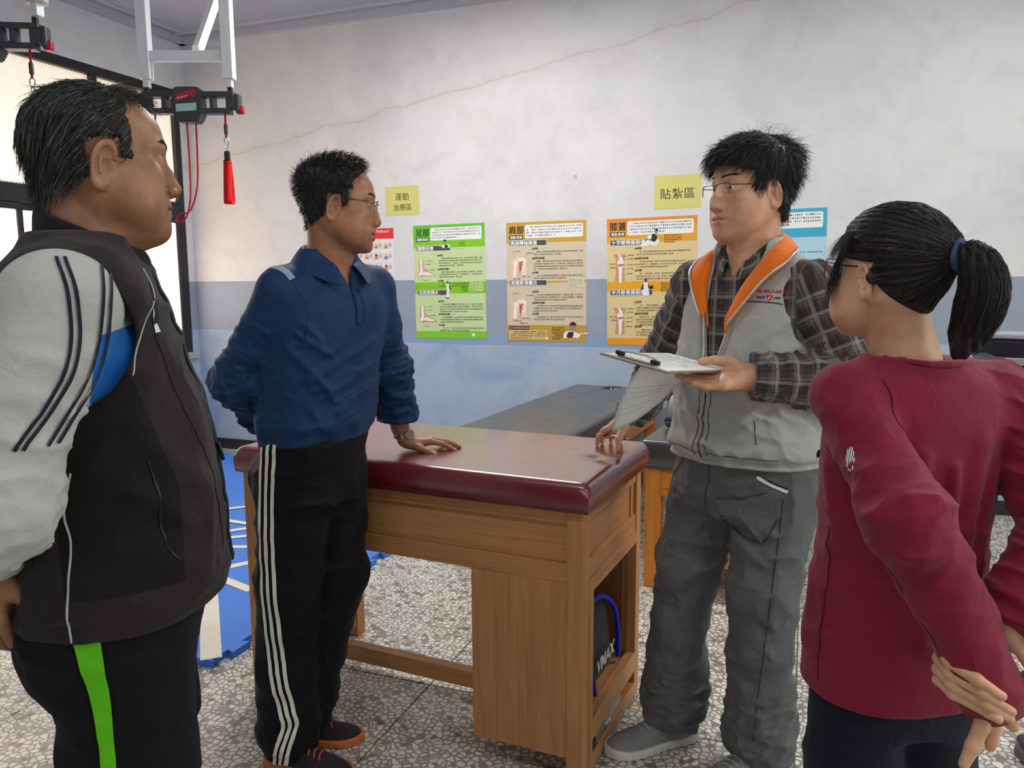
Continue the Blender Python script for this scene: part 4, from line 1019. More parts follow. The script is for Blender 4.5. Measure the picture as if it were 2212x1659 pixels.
def sdf_obj(name, f, lo, hi, h, mats, parent, attr=None, midx=None, smooth_it=0, **kw):
    V, Q = mesh_sdf(f, lo, hi, h)
    me = np_mesh(V, Q, name)
    for an, fn in (attr or {}).items():
        a = me.attributes.new(an, 'FLOAT_VECTOR', 'POINT'); val = fn(V).astype(f32); a.data.foreach_set('vector', np.ascontiguousarray(val).ravel())
    if midx is not None:
        ctr = V[Q].mean(1); me.polygons.foreach_set('material_index', midx(ctr).astype(np.int32))
    return obj(name, me, mats, parent, **kw)
def join_vq(parts):
    V = []; Q = []; n = 0
    for v, q in parts: V.append(v); Q.append(q+n); n += len(v)
    return np.concatenate(V), np.concatenate(Q)

# ------------------------------------------------------------------ draped trims
def bvh_of(o):
    me = o.data; return BVHTree.FromPolygons([v.co.copy() for v in me.vertices], [tuple(p.vertices) for p in me.polygons])
def probe(bvh, p, axis, maxd=0.3):
    if axis is None: return bvh.find_nearest(p, maxd)
    a = Vector(axis).normalized(); q = bvh.ray_cast(p-a*0.25, a, 0.6)
    return q if q[0] is not None else bvh.find_nearest(p, 0.05)
def ribbon(name, bvh, pts, w, m, parent, lift=0.0012, n=8, thick=0.0, maxd=0.12, axis=None, **kw):
    """strip of cloth, tape or piping laid along a surface near the guide points"""
    path = catmull(pts, n) if n > 1 else [Vector(p) for p in pts]
    hit = []
    for p in path:
        q = probe(bvh, p, axis, maxd)
        if q[0] is not None: hit.append((q[0], q[1]))
    V = []; F = []
    for i, (p, nn) in enumerate(hit):
        t = (hit[min(i+1, len(hit)-1)][0]-hit[max(i-1, 0)][0])
        if t.length < 1e-7: t = Vector((0, 0, 1))
        s = t.normalized().cross(nn).normalized()
        ww = w(i/(len(hit)-1)) if callable(w) else w
        cross = []
        for k in (-1, -0.33, 0.33, 1):
            q = probe(bvh, p+s*(k*ww/2), axis, 0.05)
            cross.append((q[0]+q[1]*lift) if q[0] is not None else p+s*(k*ww/2)+nn*lift)
        V += cross
    for i in range(len(hit)-1):
        for k in range(3): F.append((4*i+k, 4*i+k+1, 4*i+k+5, 4*i+k+4))
    o = obj(name, mesh_from(V, F), m, parent, smooth=True, **kw)
    if thick: md = o.modifiers.new('th', 'SOLIDIFY'); md.thickness = thick; md.offset = 1
    return o
def piping(name, bvh, pts, r, m, parent, n=8, lift=0.0, sides=6, axis=None, **kw):
    path = []
    for p in catmull(pts, n):
        q = probe(bvh, p, axis, 0.1)
        if q[0] is not None and (not path or (q[0]-path[-1]).length < 0.06): path.append(q[0]+q[1]*lift)
    return tube(name, path, r, m, parent, sides, **kw)
def stamp(name, bvh, VF, place, axis, m, parent, lift=0.0012, **kw):
    """flat print (lettering, badge) projected on to a surface along an axis; place maps (x, y) to a point in front"""
    V, F = VF; out = []
    ax = Vector(axis).normalized()
    for v in V:
        p = Vector(place(v[0], v[1])); q = bvh.ray_cast(p, ax, 0.5)
        if q[0] is None: q = bvh.find_nearest(p)
        out.append(q[0]-ax*lift)
    return obj(name, mesh_from(out, F), m, parent, **kw)
def sheet(name, rows, m, parent, thick=0.0025, sub=0, off=0.0, **kw):
    """cloth panel (collar, cuff, paper) from a grid of points"""
    R = len(rows); C_ = len(rows[0])
    V = [p for r in rows for p in r]
    F = [(i*C_+j, i*C_+j+1, (i+1)*C_+j+1, (i+1)*C_+j) for i in range(R-1) for j in range(C_-1)]
    o = obj(name, mesh_from(V, F), m, parent, smooth=True, **kw)
    if thick: md = o.modifiers.new('th', 'SOLIDIFY'); md.thickness = thick; md.offset = off
    if sub: md = o.modifiers.new('sub', 'SUBSURF'); md.levels = sub; md.render_levels = sub
    return o
# ------------------------------------------------------------------ heads
HEADTAB = Tab([  # z, front y, back y, half width
    (-0.125, 0.060, 0.050, 0.012), (-0.115, 0.078, 0.030, 0.028), (-0.100, 0.086, 0.012, 0.044), (-0.080, 0.087, -0.014, 0.057), (-0.060, 0.089, -0.040, 0.0640),
    (-0.035, 0.090, -0.070, 0.0690), (-0.010, 0.091, -0.088, 0.0725), (0.015, 0.092, -0.0965, 0.0755), (0.040, 0.0950, -0.1000, 0.0775), (0.060, 0.0915, -0.0985, 0.0765), (0.090, 0.0850, -0.0940, 0.0740), (0.140, 0.0650, -0.0840, 0.0700)])
def head_sdf(hp):
    """hp: dict of feature offsets. Head frame: +y face, +z up, +x the person's right, origin between the ears"""
    g = hp.get
    jaw, fat, nose, brow = g('jaw', 0), g('fat', 0), g('nose', 1.0), g('brow', 1.0)
    lip, ear = g('lip', 1.0), g('ear', 1.0)
    chin = g('chin', 0.0); opn = g('open', 0.0)
    def f(P):
        x = P[:, 0]; ax = np.abs(x); A = np.stack([ax, P[:, 1], P[:, 2]], 1)   # mirrored
        z = P[:, 2]
        yf, yb, w = HEADTAB(z)
        w = w+jaw*np.exp(-((z+0.07)/0.035)**2)+fat*0.6*np.exp(-((z+0.045)/0.05)**2)
        cy = (yf+yb)/2; hd = (yf-yb)/2
        y = P[:, 1]-cy
        ww = w*(1-0.13*np.clip(y/hd, 0, 1)**2-0.02*np.clip(-y/hd, 0, 1))
        n = 2.25
        k = ((ax/ww)**n+(np.abs(y)/hd)**n)**(1/n)
        r = np.sqrt(x*x+y*y)+1e-6
        d = np.where(k < 0.05, -0.02, r*(1-1/np.maximum(k, 1e-4)))
        d = smax(d, np.maximum(-0.121-z, z-0.082), 0.030); d = smin(d, ell(P, (0, -0.0035, 0.038), (0.0775, 0.0985, 0.0865)), 0.010)
        # cheekbones, jaw corners, chin, muzzle, brow
        d = smin(d, ell(A, (0.049, 0.056, -0.018), (0.021, 0.024, 0.020)), 0.022)
        if fat: d = smin(d, ell(A, (0.048, 0.040, -0.062), (0.022+fat, 0.034, 0.030+fat)), 0.03)
        d = smin(d, ell(A, (0.0, 0.076+chin, -0.103), (0.021, 0.0165, 0.0155)), 0.018)
        d = smin(d, ell(A, (0.0, 0.080, -0.066), (0.030, 0.0175, 0.026)), 0.020)
        d = smin(d, cap(A, (0.010, 0.0885, 0.0300), (0.046, 0.0735, 0.0290), 0.0075*brow, 0.006*brow), 0.014)
        # eye hollows
        d = smax(d, -ell(A, (0.0315, 0.0985, 0.0075), (0.0175, 0.0155, 0.0115)), 0.012)
        # nose
        n0 = 0.0055+0.0045*nose
        d = smin(d, cap(A, (0, 0.0900, 0.020), (0, 0.1000+0.004*(nose-1), -0.012), 0.0060, 0.0075), 0.012)
        d = smin(d, cap(A, (0, 0.0990, -0.010), (0, 0.1000+0.006*nose, -0.0345), 0.0075, 0.0098*nose), 0.010); d = smin(d, ell(A, (0, 0.0945, -0.030), (0.0125, 0.0130, 0.020)), 0.008)
        d = smin(d, ell(A, (0.0130*nose, 0.0945+0.003*nose, -0.0400), (0.0082*nose, 0.0110, 0.0080)), 0.007)
        d = smin(d, cap(A, (0, 0.095, -0.046), (0, 0.099+0.006*nose, -0.0415), 0.0045, 0.005), 0.006)
        d = smax(d, -ell(A, (0.0068*nose, 0.0985+0.003*nose, -0.0478), (0.0036, 0.0055, 0.0040)), 0.003)
        # cheek fold beside the nose
        d = d+0.0016*np.exp(-(cap(A, (0.0215, 0.093, -0.040), (0.030, 0.080, -0.070), 0.0)/0.0042)**2)*g('fold', 1.0)
        # lips
        zo = -0.0705
        d = smin(d, ell(A, (0.0065, 0.0925, zo+0.0055+opn*0.2), (0.0165, 0.0078*lip, 0.0058*lip)), 0.006)
        d = smin(d, ell(A, (0.0, 0.0915, zo-0.0070-opn), (0.0185, 0.0082*lip, 0.0066*lip)), 0.006)
        slit = ell(A, (0.0, 0.1010, zo-opn*0.35+0.0006), (0.0235, 0.0105, 0.0011+opn*0.55))
        d = smax(d, -slit, 0.0022)
        d = d+0.0022*np.exp(-((ell(A, (0.0255, 0.085, zo), (0.004, 0.008, 0.004)))/0.004)**2)
        d = d+0.0012*np.exp(-(cap(A, (0, 0.099, -0.050), (0, 0.097, -0.060), 0.0)/0.003)**2)
        d = d+0.0024*np.exp(-(cap(A, (0, 0.092, -0.0865), (0.012, 0.089, -0.0865), 0.0)/0.006)**2)
        # eyelids over the eyeball, with the slit between them
        e = np.array((0.0315, 0.0755, 0.0065), f32)
        lid = nlen(A-e)-0.0138
        q = A-e; q2 = np.stack([q[:, 0]*0.30, q[:, 2]-0.0002-0.05*q[:, 0]], 1)
        gap = np.sqrt((q2*q2).sum(1))-g('eye', 0.0042)
        lid = smax(lid, -np.maximum(gap, -(q[:, 1]-0.002)), 0.0008)
        d = smin(d, lid, 0.0055)
        d = smax(d, -np.maximum(np.maximum(gap, nlen(q)-0.0190), 0.003-q[:, 1]), 0.0010)
        d = d+0.0008*np.exp(-((q[:, 2]-0.0082+0.10*np.abs(q[:, 0]))/0.0014)**2)*np.exp(-(q[:, 0]/0.016)**2)*(q[:, 1] > 0)
        # ears
        ec = np.array((0.0745+g('earx', 0), -0.010, -0.005), f32)
        R = rot_xyz(math.radians(-10), math.radians(4), math.radians(g('flare', 20)))
        u = (A-ec)@R/ear            # x out of the head, y forward, z up
        ux, uy, uz = u.T
        er = np.sqrt(((uy+0.002-0.10*uz)/0.0178)**2+((uz+0.001)/np.where(uz > 0, 0.0325, 0.0330))**2)
        plate = np.maximum((er-1)*0.019, np.abs(ux-0.004-0.05*np.abs(uy))-0.0028)
        rim = np.sqrt(((er-0.92)*0.019)**2+(ux-0.0085-0.05*np.abs(uy))**2)-0.0036
        rim = np.where((uy > 0.008) & (uz < 0.006), rim+0.004, rim)
        lobe = ell(u, (0.006, 0.002, -0.0285), (0.0045, 0.0085, 0.0090))
        anti = cap(u, (0.008, -0.0075, 0.014), (0.009, -0.0065, -0.014), 0.0030)
        trag = ell(u, (0.004, 0.0125, -0.003), (0.0052, 0.0042, 0.0062))
        bowl = smin(ell(u, (0.010, 0.0035, -0.003), (0.0105, 0.0078, 0.0105)), ell(u, (0.011, -0.001, 0.014), (0.0065, 0.0070, 0.0065)), 0.004)
        E = smin(smin(plate, rim, 0.003), lobe, 0.004); E = smin(E, anti, 0.004); E = smax(E, -bowl, 0.003); E = smin(E, trag, 0.003)
        root = ell(u, (-0.006, 0.004, 0.0), (0.010, 0.0105, 0.022)); E = smin(E, smax(root, -bowl, 0.003), 0.004)
        d = smin(d, E*ear, 0.004)
        if 'extra' in hp: d = hp['extra'](P, A, d)
        return d
    return f
def skin_mask(hp, f):
    g = hp.get
    def m(P):
        A = np.stack([np.abs(P[:, 0]), P[:, 1], P[:, 2]], 1); zo = -0.0705; o = g('open', 0.0)
        l1 = ell(A, (0.0065, 0.0925, zo+0.0050), (0.0185, 0.013, 0.0068)); l2 = ell(A, (0.0, 0.0915, zo-0.0070-o), (0.0205, 0.013, 0.0074))
        lips = np.clip(0.5-np.minimum(l1, l2)/0.0025, 0, 1)*(A[:, 1] > 0.08)
        # shaved beard shadow and thin hair edge
        beard = np.clip(0.5-ell(A, (0.0, 0.055, -0.086), (0.060, 0.060, 0.038))/0.02, 0, 1)*g('beard', 0.5)
        scalp = g('scalp', lambda Q: np.zeros(len(Q)))(P)
        return np.stack([lips, np.maximum(beard*0.45, scalp), np.zeros(len(P))], 1)
    return m
def mat_skin(name, base, deep, lips=(150, 84, 72)):
    t = newmat(name)
    at = t.n('Attribute', attribute_name='mask'); s = t.n('SeparateXYZ'); t.l(at.outputs['Vector'], s.inputs[0])
    tc = t.n('TexCoord').outputs['Object']
    c = t.ramp(t.noise(tc, 26, 5, 0.6), [(0.32, lin(*deep)), (0.68, lin(*base))])
    pore = t.ramp(t.noise(tc, 320, 2), [(0.35, (0.93, 0.91, 0.90, 1)), (0.6, (1, 1, 1, 1))])
    c = t.mix(1.0, c, pore, 'MULTIPLY')
    c = t.mix(t.math('MULTIPLY', s.outputs[0], 0.75), c, lin(*lips))
    c = t.mix(t.math('MULTIPLY', s.outputs[1], 0.8), c, lin(62, 50, 44))
    c = t.mix(t.math('MULTIPLY', s.outputs[2], 0.6), c, lin(226, 178, 160))
    t.col(c); t.rough(0.46); t.set(Specular_IOR_Level=0.42, Subsurface_Weight=0.12, Subsurface_Scale=0.006)
    t.b.inputs['Subsurface Radius'].default_value = (1.0, 0.4, 0.25)
    t.bump(t.noise(tc, 420, 3), 0.18, 0.0006)
    return t.m
M_EYE = None
def eye_mats():
    w = plain('eye_white', (214, 206, 198), 0.15); i = plain('iris_dark_brown', (44, 28, 20), 0.1); return [w, i]
def eyes(parent, T, look=(0, 1, 0), hp=None):
    """T: 4x4 numpy head->body matrix"""
    mats = eye_mats()
    for s in (-1, 1):
        b = bmesh.new(); bmesh.ops.create_uvsphere(b, u_segments=32, v_segments=24, radius=0.0121)
        L = Vector(look).normalized(); R_ = Vector((0, 0, 1)).rotation_difference(L).to_matrix().to_4x4()
        bmesh.ops.transform(b, matrix=Matrix(T.tolist()) @ Matrix.Translation((s*0.0315, 0.0755, 0.0065)) @ R_, verts=b.verts)
        me = bm_mesh(b, 'eye'); o = obj('eye', me, mats, parent, smooth=True)
        c = Matrix(T.tolist()) @ Vector((s*0.0315, 0.0755, 0.0065)); Lw = (Matrix(T.tolist()).to_3x3() @ L).normalized()
        for p in me.polygons: p.material_index = 1 if (p.center-c).normalized().dot(Lw) > 0.885 else 0
def xf(T, V):
    V = np.asarray(V, f32); return V@T[:3, :3].T+T[:3, 3]
def head_matrix(loc, yaw, pitch, roll, s=1.0):
    """yaw>0 turns the face to the person's left, pitch>0 looks up, roll>0 tips the head to the person's right"""
    R = rot_xyz(0, 0, math.radians(yaw))@rot_xyz(math.radians(pitch), 0, 0)@rot_xyz(0, math.radians(roll), 0)
    T = np.eye(4, dtype=f32); T[:3, :3] = R*s; T[:3, 3] = loc; return T
def make_head(hp, T, neck, h=0.0016, neck_r=(0.056, 0.060)):
    """returns V, Q, mask of head plus neck in body space; neck: list of two points in body space (neck base, and below)"""
    f0 = head_sdf(hp); Ti = np.linalg.inv(T)
    nb = [xf(Ti, np.array([p], f32))[0] for p in neck]; s = np.linalg.norm(T[:3, 0])
    top = np.array((0, -0.028, -0.045), f32)
    def f(P):
        d = f0(P)
        n = cap(P, top, nb[0], neck_r[0], neck_r[1]); n = smin(n, cap(P, nb[0], nb[1], neck_r[1], neck_r[1]*1.25), 0.03)
        # sterno-mastoid cords and throat
        for sx in (-1, 1):
            n = smin(n, cap(P, (sx*0.056, -0.025, -0.035), nb[0]*0.55+nb[1]*0.45+np.array((sx*0.020, 0.050, 0), f32), 0.012, 0.009), 0.018)
        n = smin(n, cap(P, (0, 0.025, -0.085), nb[0]+np.array((0, 0.032, 0.0), f32), 0.022, 0.020), 0.03)
        return smin(d, n, hp.get('neck_blend', 0.022))
    lo = np.minimum(np.array((-0.105, -0.125, -0.14)), np.minimum(nb[0], nb[1])-0.085); hi = np.maximum(np.array((0.105, 0.14, 0.14)), np.maximum(nb[0], nb[1])+0.085)
    V, Q = mesh_sdf(f, lo, hi, h)
    return xf(T, V), Q, skin_mask(hp, f)(V), f

# ------------------------------------------------------------------ hands
def hand_prims(pose, right=True, s=1.0):
    """pose: per finger (splay deg, mcp, pip, dip curl deg) for index..little, and thumb (out, down, curl1, curl2).
    Hand frame: origin wrist, +y to the fingers, +z back of the hand, +x the thumb side"""
    segs = []; nails = []
    base = [(0.026, 0.088, 0.004), (0.006, 0.092, 0.006), (-0.014, 0.087, 0.004), (-0.031, 0.077, 0.0)]
    L = [(0.043, 0.026, 0.021), (0.048, 0.029, 0.022), (0.044, 0.027, 0.021), (0.034, 0.020, 0.019)]
    R = [(0.0098, 0.0088, 0.0076), (0.0102, 0.0090, 0.0078), (0.0096, 0.0085, 0.0073), (0.0086, 0.0075, 0.0065)]
    wr = [(0.016, 0.006, 0.0), (0.005, 0.004, 0.002), (-0.007, 0.004, 0.002), (-0.018, 0.006, 0.0)]
    palm = []
    for i in range(4):
        sp, a, b, c = [math.radians(v) for v in pose['fingers'][i]]
        p = np.array(base[i], f32); palm.append((np.array(wr[i], f32), p, 0.0150, R[i][0]*1.18))
        ang = 0.0; q = p
        for j, (ln, bend) in enumerate(zip(L[i], (a, b, c))):
            ang += bend
            d = np.array((math.sin(sp)*math.cos(ang), math.cos(sp)*math.cos(ang), -math.sin(ang)), f32)
            r0 = R[i][j]; r1 = R[i][j+1] if j < 2 else R[i][2]*0.86
            segs.append((i, q, q+d*ln, r0*(1.04 if j else 1.0), r1)); 
            if j == 2:
                up = np.array((math.sin(sp)*math.sin(ang), math.cos(sp)*math.sin(ang), math.cos(ang)), f32); nails.append((q+d*ln*0.72+up*r1*0.80, d, up, r1))
            q = q+d*ln
    o, dn, c1, c2 = [math.radians(v) for v in pose['thumb']]
    p = np.array((0.020, 0.016, -0.004), f32)
    d = np.array((math.sin(o)*math.cos(dn), math.cos(o)*math.cos(dn), -math.sin(dn)), f32)
    side = np.array((math.cos(o), -math.sin(o), 0), f32)
    q1 = p+d*0.046; palm.append((p, q1, 0.0165, 0.0128))
    d1 = d*math.cos(c1)-side*math.sin(c1); q2 = q1+d1*0.033; segs.append((4, q1, q2, 0.0120, 0.0106))
    d2 = d1*math.cos(c2)-np.cross(np.cross(d1, side), d1)*math.sin(c2); d2 = d2/np.linalg.norm(d2); q3 = q2+d2*0.027; segs.append((4, q2, q3, 0.0108, 0.0086))
    up = np.cross(d2, np.cross(np.array(pose.get('tnail', (0.5, -0.3, 0.8)), f32), d2)); up = up/np.linalg.norm(up); nails.append((q2+d2*0.021+up*0.0074, d2, up, 0.0090))
    return palm, segs, nails
def make_hand(pose, T, right=True, arm=None, h=0.0014, s=1.0, arm_r=(0.027, 0.036), thin=1.0):
    """T: numpy 4x4 hand->body (for the mirrored hand the x axis is flipped inside). arm: elbow-side point in body space"""
    palm, segs, nails = hand_prims(pose)
    mir = np.array((1 if not right else -1, 1, 1), f32) if False else np.array((1, 1, 1), f32)
    Ti = np.linalg.inv(T); el = xf(Ti, np.array([arm], f32))[0] if arm is not None else None
    def f(P):
        d = None
        for a, b, ra, rb in palm:
            c = ecap(P, a, b, ra*thin, rb*thin, (0, 0, 1), 0.86); d = c if d is None else smin(d, c, 0.014)
        d = smin(d, ell(P, (0.0, 0.045, -0.006), (0.034*thin, 0.045, 0.012)), 0.012)
        d = smin(d, ell(P, (0.024, 0.034, -0.010), (0.015, 0.030, 0.014)), 0.014)     # thenar
        d = smin(d, ell(P, (-0.026, 0.036, -0.006), (0.012, 0.034, 0.013)), 0.012)
        fing = {}
        for i, a, b, ra, rb in segs:
            c = cap(P, a, b, ra*thin, rb*thin); fing[i] = c if i not in fing else smin(fing[i], c, 0.004)
        allf = None
        for i, c in fing.items(): allf = c if allf is None else smin(allf, c, 0.0022)
        d = smin(d, allf, 0.008)
        for c, dd, up, r in nails:
            rr = np.stack([np.cross(dd, up), dd, up], 1).astype(f32)
            d = np.minimum(d, ell(P, c, (r*0.78, r*1.02, r*0.26), rr))
        # wrist and forearm
        if el is not None:
            d = smin(d, ecap(P, (0, 0.008, 0), el*min(1.0, 0.05/np.linalg.norm(el)), arm_r[0], arm_r[0]*1.0, (0, 0, 1), 0.78), 0.02)
            d = smin(d, cap(P, el*min(1.0, 0.05/np.linalg.norm(el)), el, arm_r[0]*0.95, arm_r[1]), 0.02)
        # knuckle relief and tendons on the back
        for i in range(4):
            b0 = palm[i][1]; d = d-0.0012*np.exp(-((nlen(P-(b0+np.array((0, 0, 0.008), f32))))/0.007)**2)
        return d
    pts = np.array([p for sgm in segs for p in (sgm[1], sgm[2])]+[(0, 0, 0)]); ext = 0.035
    lo = np.minimum(pts.min(0), (-0.05, -0.02, -0.03))-ext*0.6; hi = np.maximum(pts.max(0), (0.05, 0.05, 0.03))+ext*0.6
    if el is not None: lo = np.minimum(lo, el-0.045); hi = np.maximum(hi, el+0.045)
    V, Q = mesh_sdf(f, lo, hi, h)
    nm = np.zeros(len(V), f32)
    for c, dd, up, r in nails:
        rr = np.stack([np.cross(dd, up), dd, up], 1).astype(f32); nm = np.maximum(nm, (ell(V, c, (r*0.80, r*1.05, r*0.42), rr) < 0.0003)*1.0)
    mask = np.stack([nm*0, nm*0, nm], 1)
    W = xf(T, V)
    if np.linalg.det(T[:3, :3]) < 0: Q = Q[:, ::-1]
    return W, Q, mask
def frame_matrix(o, y, z, s=1.0, flip=False):
    """columns: x = thumb side. y to the fingers, z back of the hand. flip for the hand whose thumb lies on the other side"""
    y = np.asarray(y, float); y = y/np.linalg.norm(y); z = np.asarray(z, float); z = z-y*(z@y); z = z/np.linalg.norm(z)
    x = np.cross(y, z)*(-1 if flip else 1)
    T = np.eye(4, dtype=f32); T[:3, 0] = x*s; T[:3, 1] = y*s; T[:3, 2] = z*s; T[:3, 3] = o; return T

# ------------------------------------------------------------------ hair
def mat_hair(name, dark, light, rough=0.42):
    t = newmat(name)
    tc = t.n('TexCoord').outputs['Object']
    a = t.n('Attribute', attribute_name='shade')
    c = t.ramp(a.outputs['Fac'], [(0.0, lin(*dark)), (0.75, lin(*[d*0.6+l*0.4 for d, l in zip(dark, light)])), (1.0, lin(*light))])
    t.col(c); t.rough(rough+0.08); t.set(Specular_IOR_Level=0.35)
    return t.m
def strands(name, roots, flow, fsdf, T, m, parent, length, steps=7, width=0.0011, lift=0.002, seed=0, stiff=0.5, jitter=0.25, grey=0.15, shade_fn=None):
    """hair strands as thin tapered three-sided tubes. roots (N,3) in head space; flow(P, t)-> direction"""
    rg = np.random.default_rng(seed); N = len(roots)
    P = roots.astype(f32).copy(); L = length(roots) if callable(length) else np.full(N, length); L = L*(0.75+0.5*rg.random(N)); st = (L/steps)[:, None].astype(f32)
    jit = rg.normal(0, jitter, (N, 3)).astype(f32); path = [P.copy()]; off = (lift*(0.2+1.6*rg.random(N))).astype(f32)
    for k in range(steps):
        t = (k+1)/steps
        d = flow(P, t)+jit*(0.4+0.6*t); d = d/np.maximum(nlen(d), 1e-6)[:, None]
        P = P+d*st
        dist = fsdf(P); need = off*min(1.0, 3*t)-dist
        if (need > 0).any():
            g = grad(fsdf, P); P = P+g*np.maximum(need, 0)[:, None]
        path.append(P.copy())
    path = np.stack(path, 1)                       # N, S+1, 3
    tan = np.gradient(path, axis=1); tan /= np.maximum(np.linalg.norm(tan, axis=2, keepdims=True), 1e-9)
    rnd = rg.normal(size=(N, 1, 3)); a = np.cross(tan, rnd); a /= np.maximum(np.linalg.norm(a, axis=2, keepdims=True), 1e-9); b = np.cross(tan, a)
    S1 = steps+1; prof = np.array([1.0-0.85*(i/steps)**2 for i in range(S1)])[None, :, None]*width*(0.7+0.6*rg.random((N, 1, 1)))*0.5
    ring = np.stack([path+prof*(a*math.cos(q)+b*math.sin(q)) for q in (0, 2.0944, 4.1888)], 2)   # N,S1,3,3
    V = ring.reshape(-1, 3)
    base = (np.arange(N)*S1*3)[:, None, None]; i = np.arange(steps)[None, :, None]*3; k = np.arange(3)[None, None, :]; k2 = (k+1) % 3
    Q = np.stack([base+i+k, base+i+k2, base+i+3+k2, base+i+3+k], -1).reshape(-1, 4)
    me = np_mesh(xf(T, V), Q, name)
    sh = np.where(rg.random(N) < grey, 0.75+0.25*rg.random(N), rg.random(N)*0.5)
    if shade_fn is not None: sh = shade_fn(roots, sh, rg)
    at = me.attributes.new('shade', 'FLOAT', 'POINT'); at.data.foreach_set('value', np.repeat(sh, S1*3).astype(f32))
    o = obj(name, me, m, parent); return o
def scatter(f, region, n, seed=0, zc=0.03, rad=0.2):
    """points on the surface f=0 of a head where region(P)>0"""
    rg = np.random.default_rng(seed); out = []; tot = 0
    while tot < n:
        d = rg.normal(size=(n*2, 3)); d /= np.linalg.norm(d, axis=1)[:, None]
        P = np.array((0, 0, zc), f32)+d.astype(f32)*rad
        dd = -d.astype(f32)
        for _ in range(14): P = P+dd*(f(P)*0.85)[:, None]
        ok = (np.abs(f(P)) < 0.003) & (region(P) > rg.random(len(P))); out.append(P[ok]); tot += ok.sum()
        if len(out) > 40: break
    return np.concatenate(out)[:n]
# ------------------------------------------------------------------ figure assembly
def mesh_with_mask(V, Q, mask, name):
    me = np_mesh(V, Q, name)
    if len(me.vertices) == len(mask):
        a = me.attributes.new('mask', 'FLOAT_VECTOR', 'POINT'); a.data.foreach_set('vector', np.ascontiguousarray(mask, f32).ravel())
    return me
def figure(label, loc, az, parts, skin):
    """parts: list of (V, Q, mask) joined into the one body mesh of the person"""
    V, Q = join_vq([(v, q) for v, q, m in parts]); mask = np.concatenate([m for v, q, m in parts])
    o = obj('person', mesh_with_mask(V, Q, mask, 'person'), skin, None, label=label, cat='person')
    o.location = (loc[0], loc[1], 0); o.rotation_euler = (0, 0, math.radians(az-90))
    return o
def coarse(f, lo, hi, h=0.011):
    V, Q = mesh_sdf(f, lo, hi, h); return V, Q, np.zeros((len(V), 3), f32)
def chain(P, pts, rs, k=0.02):
    d = None
    for i in range(len(pts)-1):
        c = cap(P, pts[i], pts[i+1], rs[i], rs[i+1]); d = c if d is None else smin(d, c, k)
    return d
def limb_frame(pts):
    """arc-length and angle around a limb polyline, for patterns"""
    pts = [np.asarray(p, f32) for p in pts]
    def fn(P):
        best = np.full(len(P), 9e9, f32); S = np.zeros(len(P), f32); A = np.zeros(len(P), f32); acc = 0.0
        for i in range(len(pts)-1):
            ba = pts[i+1]-pts[i]; L = np.linalg.norm(ba); t = np.clip((P-pts[i])@ba/(L*L), 0, 1); q = P-pts[i]-t[:, None]*ba; d = nlen(q)
            ax = ba/L; ref = np.array((0.3, 1, 0.2), f32); u = ref-ax*(ref@ax); u /= np.linalg.norm(u); w = np.cross(ax, u)
            an = np.arctan2(q@w, q@u); m = d < best
            best = np.where(m, d, best); S = np.where(m, acc+t*L, S); A = np.where(m, an, A); acc += L
        return S, A, best
    return fn
def shoe(parent, toe, heel, z0, upper, sole, sole2=None, lace=None, w=0.050, hgt=0.095, name='shoe'):
    """sports shoe from heel point to toe point on the floor (body space)"""
    toe = np.array(toe, float); heel = np.array(heel, float); d = toe-heel; L = np.linalg.norm(d); yx = d/L; xx = np.array((yx[1], -yx[0]))
    M_ = np.eye(4, dtype=f32); M_[:2, 1] = yx; M_[:2, 0] = xx; M_[:3, 3] = (heel[0], heel[1], z0); s = L/0.29; k = s
    wid = Tab([(-0.01, 0.020, 0.06), (0.02, 0.034, 0.088), (0.06, 0.037, 0.098), (0.10, 0.037, 0.092), (0.15, 0.042, 0.074), (0.20, 0.048, 0.060), (0.245, 0.046, 0.050), (0.28, 0.030, 0.040), (0.30, 0.012, 0.03)])
    def fu(P):
        hw, top = wid(P[:, 1]); top = top*hgt/0.095
        q = np.stack([P[:, 0]+0.006*np.sin(P[:, 1]*10)*0, P[:, 2]], 1)
        zz = np.maximum(P[:, 2], 0)
        kk = ((np.abs(P[:, 0])/(hw*w/0.048))**2.3+(zz/top)**2.3)**(1/2.3); r = np.sqrt(P[:, 0]**2+zz**2)+1e-6
        d = r*(1-1/np.maximum(kk, 0.05)); d = smax(d, np.maximum(0.002-P[:, 1], P[:, 1]-0.290), 0.02); d = smax(d, 0.022-P[:, 2], 0.006)
        return d
    def fs(P):
        hw, top = wid(P[:, 1]); d = np.abs(P[:, 0])-hw*w/0.048-0.005
        d = smax(d, np.maximum(-0.006-P[:, 1], P[:, 1]-0.297), 0.025)
        return smax(d, np.maximum(0.001-P[:, 2], P[:, 2]-(0.026+0.10*np.maximum(0, 0.06-P[:, 1])+0.08*np.maximum(0, P[:, 1]-0.24))), 0.006)-0.002*np.sin(P[:, 1]*260)*(P[:, 2] < 0.014)*0.5
    e = empty(name, (0, 0, 0)); e.parent = parent
    T = M_.copy(); T[:3, :3] *= s
    for nm, fn, m in (('upper', fu, upper), ('sole', fs, sole)):
        V, Q = mesh_sdf(fn, (-0.07, -0.03, -0.012), (0.07, 0.32, 0.125), 0.0032); obj(nm, np_mesh(xf(T, V), Q), m, e)
    if lace is not None:
        for i in range(5):
            y = 0.115+0.018*i; t_ = float(wid(np.array([y], f32))[1][0])*hgt/0.095; 
            pts = [(-0.022, y-0.006, t_*0.88), (-0.010, y, t_*1.0+0.002), (0.010, y+0.004, t_*1.0+0.002), (0.022, y+0.010, t_*0.88)]
            tube('lace', [tuple(xf(T, np.array([p], f32))[0]) for p in catmull([Vector(p) for p in pts], 3)], 0.0028, lace, e, 6)
    return e
